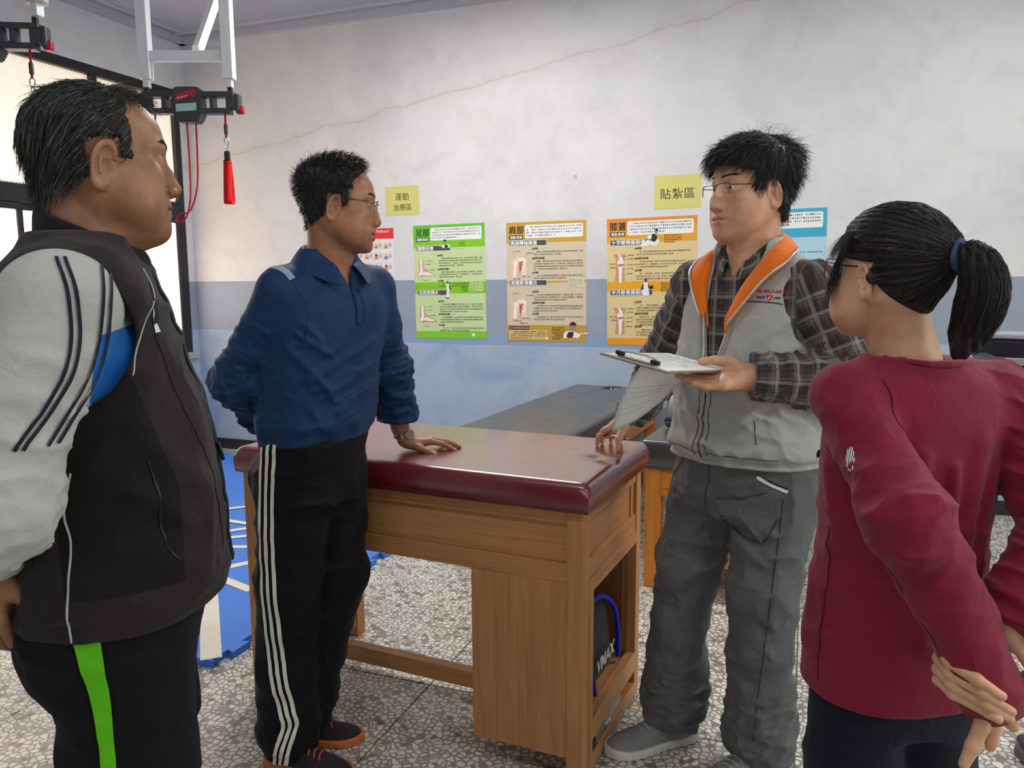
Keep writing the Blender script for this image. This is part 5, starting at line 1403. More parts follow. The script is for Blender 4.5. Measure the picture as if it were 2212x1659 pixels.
def collar_ring(c, rx, ry, z, ang0, ang1, n, tilt=0.0, rough=0.0):
    """points of a neck ring; angle 0 = front, positive to the person's right"""
    out = []
    for i in range(n):
        a = ang0+(ang1-ang0)*i/(n-1)
        zz = z(a) if callable(z) else z; r1 = rx(a) if callable(rx) else rx; r2 = ry(a) if callable(ry) else ry
        out.append((c[0]+r1*math.sin(a), c[1]+r2*math.cos(a), c[2]+zz))
    return out
def hair_cap(name, fh, region, thick, T, m, parent, h=0.0022, groove=None, lo=(-0.115, -0.135, -0.12), hi=(0.115, 0.12, 0.165)):
    def f(P):
        d = fh(P)-thick(P); d = smax(d, -region(P), 0.014)
        if groove is not None: d = d-groove(P)
        return d
    V, Q = mesh_sdf(f, lo, hi, h); me = np_mesh(xf(T, V), Q, name)
    sh = 0.12+0.30*vnoise(V*np.array((90, 30, 90), f32), 5)*vnoise(V*25, 6)
    at = me.attributes.new('shade', 'FLOAT', 'POINT'); at.data.foreach_set('value', sh.astype(f32))
    return obj(name, me, m, parent), f
def brow_strands(parent, fh, T, m, z=0.0295, n=150, seed=3, width=0.0011, dz=0.0, sides=(-1, 1)):
    rg = np.random.default_rng(seed); R_ = []
    for s in sides:
        t = rg.random(n); x = 0.011+0.038*t; zz = z+dz+0.006*np.sin(t*math.pi*0.75)+rg.normal(0, 0.0016, n)*(1-0.5*t)
        R_.append(np.stack([s*x, np.full(n, 0.12), zz], 1))
    P = np.concatenate(R_).astype(f32)
    for _ in range(16): P[:, 1] -= fh(P)*0.8
    fl = lambda Q, t: np.stack([np.sign(Q[:, 0])*1.0, -0.35+0*Q[:, 0], 0.25-6*np.maximum(0, np.abs(Q[:, 0])-0.03)], 1).astype(f32)
    return strands('eyebrow', P, fl, fh, T, m, parent, 0.009, steps=4, width=width*0.75, lift=0.0005, seed=seed, jitter=0.10, grey=0.3)
def glasses(parent, T, frame, lens, temple, half=0.030, w=0.0235, hgt=0.0145, y=0.1045, z=0.004, rim='half', thick=0.0011, wrap=0.10, name='glasses'):
    """spectacles in head space, carried by the head matrix"""
    e = empty(name, (0, 0, 0)); e.parent = parent
    def W(p): return tuple(float(v) for v in xf(T, np.array([p], f32))[0])
    for s in (-1, 1):
        def pt(a, b): return (s*(half+a), y-wrap*max(0.0, a+w)*0.55-0.006*((a/w)**2)*0.3, z+b)
        out = [(-w, hgt*0.55), (-w*0.9, hgt*0.95), (-w*0.4, hgt), (w*0.4, hgt), (w*0.92, hgt*0.92), (w, hgt*0.5), (w*0.94, -hgt*0.45), (w*0.70, -hgt*0.93), (0.0, -hgt), (-w*0.70, -hgt*0.95), (-w*0.95, -hgt*0.4)]
        loop = catmull([Vector(pt(a, b)) for a, b in out+[out[0]]], 4)
        n = len(loop)-1
        Vl = [W(p) for p in loop[:-1]]+[W(pt(0, 0))]
        obj('lens', mesh_from(Vl, [(i, (i+1) % n, n) for i in range(n)]), lens, e, smooth=True)
        seg = loop if rim == 'full' else loop[:4*6+2]
        tube('rim', [W(p) for p in seg], thick, frame, e, 6)
        tube('temple', [W(p) for p in catmull([Vector(pt(w, hgt*0.75)), Vector((s*(half+w+0.006), y-0.014, z+hgt*0.7)), Vector((s*0.0735, 0.045, z+0.013)), Vector((s*0.0775, 0.004, z+0.014)), Vector((s*0.077, -0.016, z+0.002)), Vector((s*0.074, -0.026, z-0.014))], 5)], thick*1.15, temple, e, 6)
        tube('nose_pad', [W((s*0.0100, y-0.006, z-0.002)), W((s*0.0115, y-0.010, z-0.009))], 0.0010, lens, e, 6)
    tube('bridge', [W(p) for p in catmull([Vector((-half+w, y, z+hgt*0.55)), Vector((0, y+0.002, z+hgt*0.75)), Vector((half-w, y, z+hgt*0.55))], 4)], thick, frame, e, 6)
    return e
def mat_lens():
    if 'clear_lens' in _mats: return _mats['clear_lens']
    t = newmat('clear_lens'); tr = t.n('BsdfTransparent'); gl = t.n('BsdfGlossy', i_Roughness=0.02); mx = t.n('MixShader'); mx.inputs[0].default_value = 0.10
    t.l(tr.outputs[0], mx.inputs[1]); t.l(gl.outputs[0], mx.inputs[2]); t.l(mx.outputs[0], t.out.inputs['Surface']); return t.m
def custom_hand(chains, palm, k=0.010, h=0.0016, nail=True):
    """hand from explicit finger polylines (points, radii) and palm capsules, in body space"""
    def f(P):
        d = None
        for a, b, ra, rb in palm:
            c = cap(P, a, b, ra, rb); d = c if d is None else smin(d, c, k)
        allf = None
        for pts, rs in chains:
            c = chain(P, pts, rs, 0.004); allf = c if allf is None else smin(allf, c, 0.002)
        return smin(d, allf, 0.006)
    pts = np.array([p for c, r in chains for p in c]+[p for q in palm for p in q[:2]])
    V, Q = mesh_sdf(f, pts.min(0)-0.035, pts.max(0)+0.035, h)
    return V, Q, np.zeros((len(V), 3), f32)
# ================================================================== the heavy man at the left edge
def build_man_left():
    SK = mat_skin('skin_tanned', (170, 123, 91), (146, 98, 70), (132, 82, 66))
    HR = mat_hair('greying_black_hair', (20, 18, 17), (112, 110, 106))
    SLV = cloth('pale_grey_knit', (176, 178, 171), 0.8, 900, 0.04, panel=(24, 98, 176))
    VST = cloth('dark_brown_fleece', (40, 33, 34), 0.92, 600, 0.10, 0.08, panel=(22, 19, 19))
    VSTB = cloth('black_fleece', (22, 19, 19), 0.92, 600, 0.12, 0.06)
    TRS = cloth('black_trousers', (10, 10, 12), 0.85, 800, 0.1, 0.03)
    GRN = cloth('lime_stripe', (92, 186, 14), 0.75, 800, 0.04)
    BLU = cloth('sky_blue_panel', (28, 110, 190), 0.8, 800, 0.05)
    NVY = cloth('navy_piping', (24, 26, 44), 0.8, 800, 0.05)
    WHT = plain('white_print', (225, 228, 225), 0.6)
    # ---- proportions (body space: +y forward, +x his right)
    TT = Tab([  # z, cx, cy, half width, front, back, twist
        (0.60, 0, 0.0, 0.178, 0.105, 0.105, 0), (0.84, 0, -0.005, 0.180, 0.128, 0.128, 0), (0.90, 0, 0.0, 0.186, 0.140, 0.136, 0), (0.95, 0, 0.005, 0.190, 0.154, 0.128, 0), (1.02, 0, 0.005, 0.191, 0.158, 0.122, 0),
        (1.10, 0, 0.0, 0.188, 0.154, 0.122, 0), (1.20, 0, -0.005, 0.184, 0.140, 0.124, 0), (1.30, 0, -0.01, 0.180, 0.119, 0.124, 0), (1.37, 0, -0.015, 0.168, 0.102, 0.114, 0),
        (1.42, 0, -0.015, 0.140, 0.086, 0.096, 0), (1.46, 0, -0.012, 0.095, 0.066, 0.072, 0), (1.52, 0, -0.01, 0.075, 0.055, 0.06, 0)])
    SH = (0.172, -0.025, 1.372); EL = (0.258, -0.104, 1.118); WR = (0.120, -0.150, 1.030)
    SHL = (-0.172, -0.02, 1.372); ELL = (-0.265, -0.20, 1.12); WRL = (-0.10, -0.215, 0.98)
    HT = head_matrix((0.004, 0.020, 1.577), 15, 2, 0, 0.955)
    hp = dict(fat=0.010, jaw=0.006, nose=1.28, brow=1.15, eye=0.0026, lip=0.85, beard=0.5, fold=1.3, neck_blend=0.03, ear=1.06,
              extra=lambda P, A, d: smin(d, ell(A, (0.0, 0.045, -0.105), (0.040, 0.038, 0.024)), 0.03))
    hp['scalp'] = lambda P: np.clip((P[:, 2]-0.075)/0.03, 0, 1)*np.clip((0.070-P[:, 1])/0.03, 0, 1)*0.55
    Vh, Qh, mh, fh = make_head(hp, HT, [(0, -0.008, 1.455), (0, -0.006, 1.40)], 0.0016, (0.058, 0.060))
    hand = dict(fingers=[(4, 18, 25, 15), (1, 20, 28, 18), (-3, 24, 30, 18), (-8, 28, 32, 20)], thumb=(30, 20, 15, 15))
    HM = frame_matrix((0.112, -0.158, 1.015), (-0.10, 0.02, -1.0), (0.75, -0.62, 0.0), 1.0, True)
    Vr, Qr, mr = make_hand(hand, HM, arm=(0.17, -0.125, 1.065), h=0.0018)
    def body(P):
        d = loft(P, TT, 2.3, -0.014, (0.80, 1.46, 0.02))
        for s, e, w in ((SH, EL, WR), (SHL, ELL, WRL)): d = smin(d, chain(P, [s, e, w], [0.05, 0.042, 0.028]), 0.03)
        for sx in (-1, 1): d = smin(d, chain(P, [(sx*0.095, 0.0, 0.86), (sx*0.10, 0.012, 0.48), (sx*0.10, -0.02, 0.07)], [0.080, 0.052, 0.036]), 0.03)
        return d
    pb = coarse(body, (-0.35, -0.32, 0.0), (0.35, 0.22, 1.5))
    man = figure('heavy man in dark fleece vest over pale grey sleeves at the left edge', (-1.035, 0.915), 42, [(Vh, Qh, mh), (Vr, Qr, mr), pb], SK)
    eyes(man, HT, (0.1, 1, -0.05))
    # ---- shirt sleeves
    def slv(P):
        d = None
        for s, e, w, sd in ((SH, EL, WR, 1), (SHL, ELL, WRL, 2)):
            s_, e_, w_ = np.array(s), np.array(e), np.array(w)
            c = chain(P, [s_, e_, w_], [0.068, 0.054, 0.040], 0.03)
            c = smin(c, ell(P, s_+np.array((-0.010*(1 if sd == 1 else -1), 0.0, -0.004)), (0.060, 0.074, 0.068)), 0.03)
            ax = e_-s_; c = c-wrinkle(P, ax, 24, 7, 0.009, sd)*np.clip((1.36-P[:, 2])/0.08, 0, 1)
            ax2 = w_-e_; c = c-wrinkle(P, ax2, 34, 8, 0.009, sd+3)*np.clip((1.2-P[:, 2])/0.1, 0, 1)
            # open cuff
            n_ = (w_-e_)/np.linalg.norm(w_-e_); end = w_+n_*0.008
            c = smax(c, (P-end)@n_.astype(f32), 0.006); c = smax(c, -cap(P, w_-n_*0.02, w_+n_*0.06, 0.036), 0.003)
            d = c if d is None else np.minimum(d, c)
        d = smin(d, loft(P, TT, 2.3, -0.006, (1.18, 1.46, 0.02)), 0.015)
        return d
    def slv_mat(C):
        v = np.minimum.reduce([C[:, 0]-0.10, C[:, 1]-0.012-0.25*(C[:, 2]-1.27), 1.338-C[:, 2]+0.3*(C[:, 1]-0.05), C[:, 2]-1.235, 0.082-C[:, 1]]); return np.stack([v, v, v], 1)
    sh = sdf_obj('shirt', slv, (-0.38, -0.33, 0.93), (0.38, 0.16, 1.48), 0.0042, SLV, man, attr={'panel': slv_mat})
    bv = bvh_of(sh)
    for k, (y0, y1, y2, y3) in enumerate(((-0.006, 0.0, -0.012, -0.060), (0.003, 0.009, -0.003, -0.051), (0.040, 0.036, 0.014, -0.028), (0.048, 0.044, 0.023, -0.019))):
        ribbon('navy_stripe', bv, [(0.34, y0-0.012, 1.432), (0.36, y1-0.004, 1.38), (0.36, y2, 1.29), (0.36, y3-0.006, 1.20)], 0.0045, NVY, man, 0.003, axis=(-1, 0, 0))
    # ---- fleece vest
    def vest(P):
        d = loft(P, TT, 2.35, 0.006)
        d = d-0.010*np.exp(-((P[:, 2]-0.925)/0.03)**2)*np.clip((P[:, 1]+0.05)/0.15, 0, 1)
        for sx in (-1, 1): d = smin(d, ell(P, (sx*0.115, -0.018, 1.378), (0.083, 0.088, 0.074)), 0.04)
        # drooping diagonal folds over the belly and the side
        d = d-fold(P, (0.20, 0.06, 1.20), (0.12, 0.17, 1.07), 0.022, 0.007)-fold(P, (0.21, 0.0, 1.15), (0.17, 0.14, 1.04), 0.020, 0.006)
        d = d-fold(P, (0.22, -0.02, 1.05), (0.15, 0.16, 0.965), 0.022, 0.006)+fold(P, (0.20, 0.03, 1.10), (0.16, 0.15, 1.00), 0.016, 0.005)
        d = d-fold(P, (0.10, 0.14, 1.36), (0.03, 0.16, 1.20), 0.012, 0.005)-fold(P, (0.20, -0.03, 1.0), (0.2, 0.05, 0.945), 0.018, 0.005)
        d = d-wrinkle(P, (0.2, -0.5, 1), 18, 5, 0.008, 8)
        d = smax(d, (0.898+0.03*np.clip(-P[:, 1], 0, 1))-P[:, 2], 0.010)
        d = d+0.0025*np.exp(-((P[:, 2]-0.928)/0.004)**2)
        # neck opening and armholes
        d = smax(d, -ell(P, (0, 0.014, 1.492), (0.078, 0.080, 0.062)), 0.008)
        for sx in (-1, 1):
            e = np.sqrt(((P[:, 1]+0.022-0.12*(P[:, 2]-1.33))/0.086)**2+((P[:, 2]-1.318)/0.094)**2); e = (e-1)*0.082
            d = smax(d, -np.maximum(e, 0.10-sx*P[:, 0]), 0.008)
        d = smax(d, P[:, 2]-1.475, 0.01)
        return d
    def vest_mat(C):
        z = C[:, 2]; v = np.minimum.reduce([np.abs(C[:, 0])-0.08, 1.30-z, 0.052+0.32*np.clip(1.285-z, 0, 0.18)-C[:, 1], z-0.965, C[:, 1]+0.045]); return np.stack([v, v, v], 1)
    ve = sdf_obj('vest', vest, (-0.25, -0.20, 0.86), (0.25, 0.21, 1.50), 0.0042, VST, man, attr={'panel': vest_mat})
    bv = bvh_of(ve)
    piping('piping', bv, [(0.23, -0.024, 1.145), (0.25, -0.036, 1.09), (0.25, -0.030, 1.05), (0.25, -0.036, 1.00), (0.25, -0.042, 0.95), (0.25, -0.040, 0.905)], 0.0018, plain('reflective_grey', (176, 176, 172), 0.4), ve, axis=(-1, 0, 0))
    piping('piping', bv, [(0.16, 0.10, 1.42), (0.17, 0.115, 1.385), (0.20, 0.10, 1.345), (0.22, 0.085, 1.30), (0.22, 0.075, 1.272)], 0.0013, plain('reflective_grey', (176, 176, 172), 0.4), ve, axis=(-1, -0.4, 0))
    piping('seam', bv, [(0.13, 0.12, 1.40), (0.15, 0.13, 1.34), (0.15, 0.14, 1.26), (0.13, 0.16, 1.18), (0.10, 0.18, 1.08), (0.09, 0.19, 0.98)], 0.0014, VSTB, ve, axis=(-0.6, -1, 0))
    piping('pocket_zip', bv, [(0.22, 0.090, 1.150), (0.22, 0.098, 1.11), (0.22, 0.100, 1.06), (0.22, 0.108, 1.02), (0.21, 0.125, 0.995)], 0.0022, plain('black_zip', (8, 8, 9), 0.4), ve, axis=(-1, -0.5, 0))
    piping('front_zip', bv, [(0.0, 0.2, 1.43), (0, 0.2, 1.3), (0, 0.22, 1.2), (0, 0.24, 1.05), (0, 0.24, 0.93)], 0.004, plain('black_zip', (8, 8, 9), 0.4), ve, lift=0.001, axis=(0, -1, 0))
    tube('zip_pull', [(0.004, 0.166, 1.135), (0.006, 0.172, 1.105)], 0.003, plain('black_zip', (8, 8, 9), 0.4), ve)
    logo = ([(-0.5, 0.9), (0.1, 0.5), (0.0, 0.1), (0.35, -0.2), (0.55, -0.8), (-0.5, -0.8), (-0.2, -0.3), (0.0, -0.25), (0.1, 0.0), (-0.2, 0.35)], [(0, 1, 9), (1, 2, 8, 9), (7, 3, 4, 5, 6)])
    stamp('chest_logo', bv, logo, lambda x, y: (0.118-x*0.016, 0.30, 1.345+y*0.022), (0, -1, 0), WHT, ve)
    # stand collar
    c = (0, -0.004, 1.445); n = 40
    zl = lambda a: 0.004-0.026*math.cos(a)-0.012*math.cos(a)**2; zu = lambda a: 0.036-0.030*math.cos(a)
    rows = [collar_ring(c, 0.088-0.0, lambda a: 0.082+0.010*math.cos(a), lambda a: zl(a)-0.012, 0.10, 2*math.pi-0.10, n),
            collar_ring(c, 0.088, lambda a: 0.078+0.008*math.cos(a), lambda a: zl(a)*0.5+zu(a)*0.5, 0.10, 2*math.pi-0.10, n),
            collar_ring(c, 0.080, lambda a: 0.072+0.004*math.cos(a), zu, 0.10, 2*math.pi-0.10, n)]
    sheet('stand_collar', rows, VSTB, ve, 0.006, 1)
    # ---- trousers
    def trs(P):
        d = loft(P, TT, 2.4, -0.004, (0.80, 1.00, 0.02))
        d = smin(d, ell(P, (0.075, -0.048, 0.865), (0.105, 0.082, 0.085)), 0.03); d = smin(d, ell(P, (-0.075, -0.048, 0.865), (0.105, 0.082, 0.085)), 0.03)
        for sx in (-1, 1):
            d = smin(d, chain(P, [(sx*0.095, 0.012, 0.84), (sx*0.100, 0.012, 0.66), (sx*0.104, 0.004, 0.46), (sx*0.104, -0.02, 0.07)], [0.100, 0.090, 0.076, 0.070], 0.03), 0.02)
        d = d-wrinkle(P, (0, 0.5, 1), 14, 6, 0.006, 4)-fold(P, (0.19, -0.08, 0.80), (0.17, 0.02, 0.76), 0.02, 0.006)
        return smax(d, 0.045-P[:, 2], 0.01)
    tr = sdf_obj('trousers', trs, (-0.23, -0.19, 0.02), (0.23, 0.16, 1.03), 0.005, TRS, man)
    bv = bvh_of(tr)
    ribbon('side_stripe', bv, [(0.30, -0.026, 0.96), (0.30, -0.022, 0.90), (0.30, -0.010, 0.82), (0.30, -0.006, 0.72), (0.30, -0.004, 0.60), (0.30, -0.004, 0.40), (0.30, -0.02, 0.12)], lambda t: 0.042-0.022*min(1, t*2.2), GRN, tr, 0.0035, axis=(-1, 0, 0))
    for sx in (-1, 1): shoe(man, (sx*0.115, 0.20), (sx*0.10, -0.085), 0.0, TRS, plain('black_rubber', (28, 30, 32)), w=0.05)
    # ---- hair
    def region(P):
        x, y, z = np.abs(P[:, 0]), P[:, 1], P[:, 2]
        front = 0.036-y+0.10*np.clip(z-0.075, 0, 1)*3.0       # temple line
        low = np.where(y > -0.028, z-(-0.002+0.9*np.clip(0.020-y, 0, 0.03)*0.0), z+0.058-0.45*np.clip(y+0.10, 0, 0.07))
        earc = np.sqrt(((y+0.006)/0.020)**2+((z+0.004)/0.030)**2)-1
        low = np.where(y > -0.030, np.maximum(z-0.030, np.where(y > 0.017, z-0.002+0.5*np.clip(0.030-y, 0, 0.02), -1)), low)
        return np.minimum(front, low)
    thick = lambda P: 0.0045+0.001*np.clip((0.04-P[:, 1])/0.08, 0, 1)*np.clip((P[:, 2]+0.07)/0.05, 0, 1)-0.002*np.clip((P[:, 2]-0.06)/0.05, 0, 1)
    thin_top = lambda P: np.clip((P[:, 1]+0.02)/0.05, 0, 1)*np.clip((P[:, 2]-0.085)/0.02, 0, 1)
    gr = lambda P: 0.0024*(vnoise(P*np.array((60, 160, 60), f32)+P[:, 2:3]*40, 3)-0.5)*2
    capo, fc = hair_cap('hair', fh, region, lambda P: thick(P)*(1-0.75*thin_top(P)), HT, HR, man, 0.0022, gr)
    def flow(P, t):
        x, y, z = P.T
        top = np.clip((z-0.06)/0.05, 0, 1)[:, None]
        side = np.stack([0.0*np.sign(x), -0.70+0.6*np.clip(-y-0.04, 0, 0.06)*16, -0.55-1.2*np.clip(-y-0.02, 0, 0.1)*8], 1); tp = np.stack([0.5*np.sign(x)*(np.abs(x) > 0.03), 0.9+0*x, -0.25+0*x], 1)
        front = np.clip((y-0.0)/0.04, 0, 1)[:, None]
        return (side*(1-top)+top*(tp*front+np.stack([0.4*np.sign(x), -0.7+0*x, -0.3+0*x], 1)*(1-front))).astype(f32)
    rt = scatter(fc, lambda P: (region(P) > -0.001)*(1-0.3*thin_top(P)), 6500, 1)
    strands('hair_strands', rt, flow, fc, HT, HR, man, lambda R_: 0.026+0.012*(R_[:, 1] < -0.04)-0.012*((R_[:, 1] > -0.03) & (R_[:, 2] < 0.05)), 7, 0.0010, 0.0012, 2, jitter=0.17, grey=0.38)
    wsp = scatter(fh, lambda P: ((P[:, 1] > 0.02) & (P[:, 1] < 0.066) & (P[:, 2] > 0.085) & (np.abs(P[:, 0]) < 0.05))*1.0, 420, 5)
    strands('hair_wisps', wsp, lambda P, t: np.stack([0.25*P[:, 0]*20, 0.9+0*P[:, 0], 0.45-1.1*t+0*P[:, 0]], 1).astype(f32), fh, HT, HR, man, 0.038, 7, 0.0007, 0.006, 6, jitter=0.35, grey=0.3)
    brow_strands(man, fh, HT, HR, n=170, width=0.0012)
    return man
build_man_left()
# ================================================================== the man in the blue polo leaning on the couch
def build_man_blue():
    SK = mat_skin('skin_brown', (182, 128, 94), (158, 104, 74), (140, 84, 70))
    HR = mat_hair('short_black_hair', (16, 15, 16), (96, 94, 94))
    POL = cloth('navy_blue_knit', (14, 52, 94), 0.62, 1200, 0.07, 0.08, 0.12)
    TRS = cloth('black_track_trousers', (9, 9, 12), 0.7, 900, 0.1, 0.03)
    STR = cloth('white_stripe', (232, 228, 214), 0.7, 800, 0.03)
    DK = cloth('dark_navy_trim_and_shade', (8, 26, 54), 0.7, 900); SM = cloth('navy_seam', (10, 38, 72), 0.7, 900)
    TT = Tab([(0.80, 0.0, 0.0, 0.160, 0.115, 0.120, 0.40), (0.93, 0.0, 0.005, 0.166, 0.116, 0.116, 0.38), (0.985, -0.008, 0.008, 0.170, 0.118, 0.116, 0.36), (1.05, -0.015, 0.014, 0.178, 0.126, 0.120, 0.30), (1.15, -0.022, 0.024, 0.174, 0.122, 0.118, 0.18),
              (1.25, -0.032, 0.035, 0.176, 0.118, 0.118, 0.08), (1.33, -0.040, 0.045, 0.176, 0.110, 0.116, 0.0), (1.395, -0.043, 0.048, 0.152, 0.088, 0.100, 0), (1.44, -0.043, 0.048, 0.098, 0.064, 0.078, 0), (1.50, -0.043, 0.048, 0.070, 0.055, 0.06, 0)])
    SH = (0.108, 0.046, 1.368); EL = (0.168, -0.076, 1.148); WR = (0.040, -0.150, 0.985)
    SHL = (-0.196, 0.050, 1.378); ELL = (-0.268, 0.006, 1.150); WRL = (-0.318, -0.006, 0.945)
    HT = head_matrix((-0.045, 0.097, 1.594), 54, -2, 0, 0.985)
    hp = dict(fat=0.003, jaw=0.002, nose=1.10, brow=1.1, eye=0.0030, lip=1.15, beard=0.55, open=0.0012, ear=1.0, flare=24)
    hp['scalp'] = lambda P: np.clip((P[:, 2]-0.0)/0.02, 0, 1)*np.clip((0.048-P[:, 1])/0.02, 0, 1)*0.6
    Vh, Qh, mh, fh = make_head(hp, HT, [(-0.044, 0.050, 1.450), (-0.044, 0.045, 1.40)], 0.0018, (0.053, 0.057))
    flat = dict(fingers=[(10, 6, 16, 8), (3, 3, 12, 6), (-4, 3, 12, 6), (-11, 4, 12, 6)], thumb=(40, 13, 8, 6), tnail=(0.2, 0.0, 1.0))
    HM = frame_matrix((-0.326, 0.004, 0.908), (-0.79, 0.60, -0.085), (0.0, 0.0, 1.0), 0.93)
    Vl, Ql, ml = make_hand(flat, HM, arm=(-0.300, -0.002, 1.02), h=0.0018, arm_r=(0.026, 0.034))
    def body(P):
        d = loft(P, TT, 2.3, -0.016, (0.82, 1.44, 0.02))
        for s, e, w in ((SH, EL, WR), (SHL, ELL, WRL)): d = smin(d, chain(P, [s, e, w], [0.045, 0.038, 0.026]), 0.03)
        for hp_, kn, an in (((0.078, 0.033, 0.88), (0.080, -0.030, 0.49), (0.080, -0.052, 0.07)), ((-0.078, -0.033, 0.88), (-0.067, 0.0, 0.49), (-0.008, -0.120, 0.07))): d = smin(d, chain(P, [hp_, kn, an], [0.075, 0.05, 0.035]), 0.03)
        return smin(d, ell(P, WR, (0.04, 0.03, 0.05)), 0.02)
    man = figure('man in long-sleeved blue polo and striped black trousers leaning on the couch', (-1.285, 1.815), -22, [(Vh, Qh, mh), (Vl, Ql, ml), coarse(body, (-0.40, -0.24, 0.0), (0.30, 0.22, 1.5))], SK)
    eyes(man, HT, (0.05, 1, -0.02))
    # ---- shirt
    def shirt(P):
        d = loft(P, TT, 2.35, 0.0)
        d = d-0.012*np.exp(-((P[:, 2]-1.015)/0.035)**2)
        for s, e, w, sd, rr in ((SH, EL, WR, 1, (0.062, 0.052, 0.038)), (SHL, ELL, WRL, 2, (0.060, 0.050, 0.038))):
            s_, e_, w_ = np.array(s), np.array(e), np.array(w)
            c = chain(P, [s_, e_, w_], rr, 0.03)
            ax = e_-s_; ax2 = w_-e_
            c = c-wrinkle(P, ax, 34, 8, 0.009, sd)*np.clip((1.33-P[:, 2])/0.06, 0, 1)-wrinkle(P, ax2, 40, 9, 0.009, sd+7)*np.clip((1.18-P[:, 2])/0.05, 0, 1)
            n_ = (ax2/np.linalg.norm(ax2)).astype(f32); t = (P-w_.astype(f32))@n_
            c = c-0.004*np.exp(-((t+0.035)/0.006)**2)+0.003*np.exp(-((t+0.026)/0.004)**2)
            c = smax(c, t-0.004, 0.005); c = smax(c, -cap(P, w_-n_*0.03, w_+n_*0.06, 0.030), 0.003)
            d = smin(d, c, 0.022)
        for sx in (-1, 1): d = smin(d, cap(P, (-0.043+sx*0.05, 0.046, 1.425), (-0.043+sx*0.135, 0.046, 1.386), 0.040, 0.050), 0.04)
        # drape folds across the front towards the waist, and from the armpits
        for a, b, r, am in (((-0.12, 0.15, 1.24), (0.10, 0.15, 1.15), 0.012, 0.010), ((-0.14, 0.15, 1.19), (0.08, 0.17, 1.09), 0.012, 0.010), ((-0.16, 0.13, 1.13), (0.02, 0.17, 1.06), 0.012, 0.010),
                            ((0.12, 0.13, 1.27), (0.02, 0.17, 1.20), 0.010, 0.010), ((0.13, 0.11, 1.23), (0.05, 0.17, 1.12), 0.010, 0.011), ((0.13, 0.09, 1.18), (0.08, 0.15, 1.05), 0.011, 0.011),
                            ((-0.17, 0.13, 1.25), (-0.09, 0.17, 1.16), 0.011, 0.009), ((0.10, 0.12, 1.30), (0.06, 0.16, 1.25), 0.010, 0.010), ((-0.05, 0.17, 1.12), (0.06, 0.16, 1.02), 0.012, 0.009)):
            d = d-fold(P, a, b, r, am)
        d = d-wrinkle(P, (0.5, 0.1, 1), 26, 7, 0.009, 12)*np.clip((1.30-P[:, 2])/0.15, 0, 1)
        d = d-0.004*np.sin((P[:, 0]*0.9-P[:, 1]*0.6)*95+3*vnoise(P*9, 2))*np.exp(-((P[:, 2]-1.0)/0.03)**2)
        d = smax(d, 0.968-P[:, 2], 0.012)
        d = smax(d, -ell(P, (-0.043, 0.058, 1.492), (0.064, 0.066, 0.066)), 0.006)
        # V of the open placket
        w = np.clip((P[:, 2]-1.372)*0.30, 0, 1); d = smax(d, -np.maximum(np.abs(P[:, 0]+0.050)-w, np.maximum(0.09-P[:, 1], 1.372-P[:, 2])), 0.004)
        return d
    sh = sdf_obj('shirt', shirt, (-0.40, -0.24, 0.92), (0.29, 0.20, 1.47), 0.0042, POL, man)
    bv = bvh_of(sh)
    ribbon('placket', bv, [(-0.058, 0.25, 1.385), (-0.062, 0.25, 1.35), (-0.064, 0.25, 1.31), (-0.064, 0.25, 1.285)], 0.026, POL, sh, 0.002, axis=(0, -1, 0), thick=0.0015)
    piping('placket_shadow', bv, [(-0.070, 0.25, 1.388), (-0.074, 0.25, 1.35), (-0.076, 0.25, 1.31), (-0.076, 0.25, 1.288)], 0.0016, DK, sh, lift=0.003, axis=(0, -1, 0))  # dark tube paints the shadow line along the placket
    piping('shoulder_seam', bv, [(0.10, 0.13, 1.41), (0.07, 0.11, 1.44), (0.03, 0.05, 1.46)], 0.0009, SM, sh)
    piping('armhole_seam', bv, [(0.115, 0.10, 1.42), (0.10, 0.14, 1.37), (0.095, 0.16, 1.31), (0.105, 0.15, 1.26)], 0.0009, SM, sh)
    ribbon('shoulder_patch', bv, [(0.130, 0.030, 1.440), (0.122, 0.060, 1.435), (0.112, 0.092, 1.425), (0.105, 0.110, 1.41)], 0.020, plain('silver_tape', (150, 168, 182), 0.35), sh, 0.0015)
    tick = ([(-1, 0.15), (-0.75, -0.3), (-0.35, -0.25), (1, 0.55), (-0.35, -0.02), (-0.7, -0.02)], [(0, 1, 5), (1, 2, 4, 5), (2, 3, 4)])
    stamp('chest_logo', bv, tick, lambda x, y: (-0.128-x*0.014, 0.30, 1.335+y*0.014), (0, -1, 0), DK, sh)
    # collar
    c = (-0.043, 0.055, 1.440); n = 44; g0 = 0.42
    fr = lambda a: max(0.0, math.cos(a))
    rows = [collar_ring(c, 0.060, 0.062, lambda a: 0.006-0.022*fr(a)+0.014*max(0, -math.cos(a)), g0, 2*math.pi-g0, n),
            collar_ring(c, 0.066, 0.068, lambda a: 0.040-0.040*fr(a)+0.022*max(0, -math.cos(a)), g0, 2*math.pi-g0, n),
            collar_ring(c, 0.073, 0.074, lambda a: 0.041-0.044*fr(a)+0.022*max(0, -math.cos(a)), g0, 2*math.pi-g0, n),
            collar_ring(c, 0.092, lambda a: 0.088+0.012*fr(a), lambda a: 0.020-0.046*fr(a)+0.016*max(0, -math.cos(a)), g0, 2*math.pi-g0, n),
            collar_ring(c, lambda a: 0.110, lambda a: 0.102+0.030*fr(a)**2, lambda a: -0.006-0.056*fr(a)**1.5+0.016*max(0, -math.cos(a)), g0*0.85, 2*math.pi-g0*0.85, n)]
    sheet('collar', rows, POL, sh, 0.0035, 1)
    tube('button', [(-0.058, 0.158, 1.378), (-0.058, 0.162, 1.378)], 0.0045, DK, sh, 10)
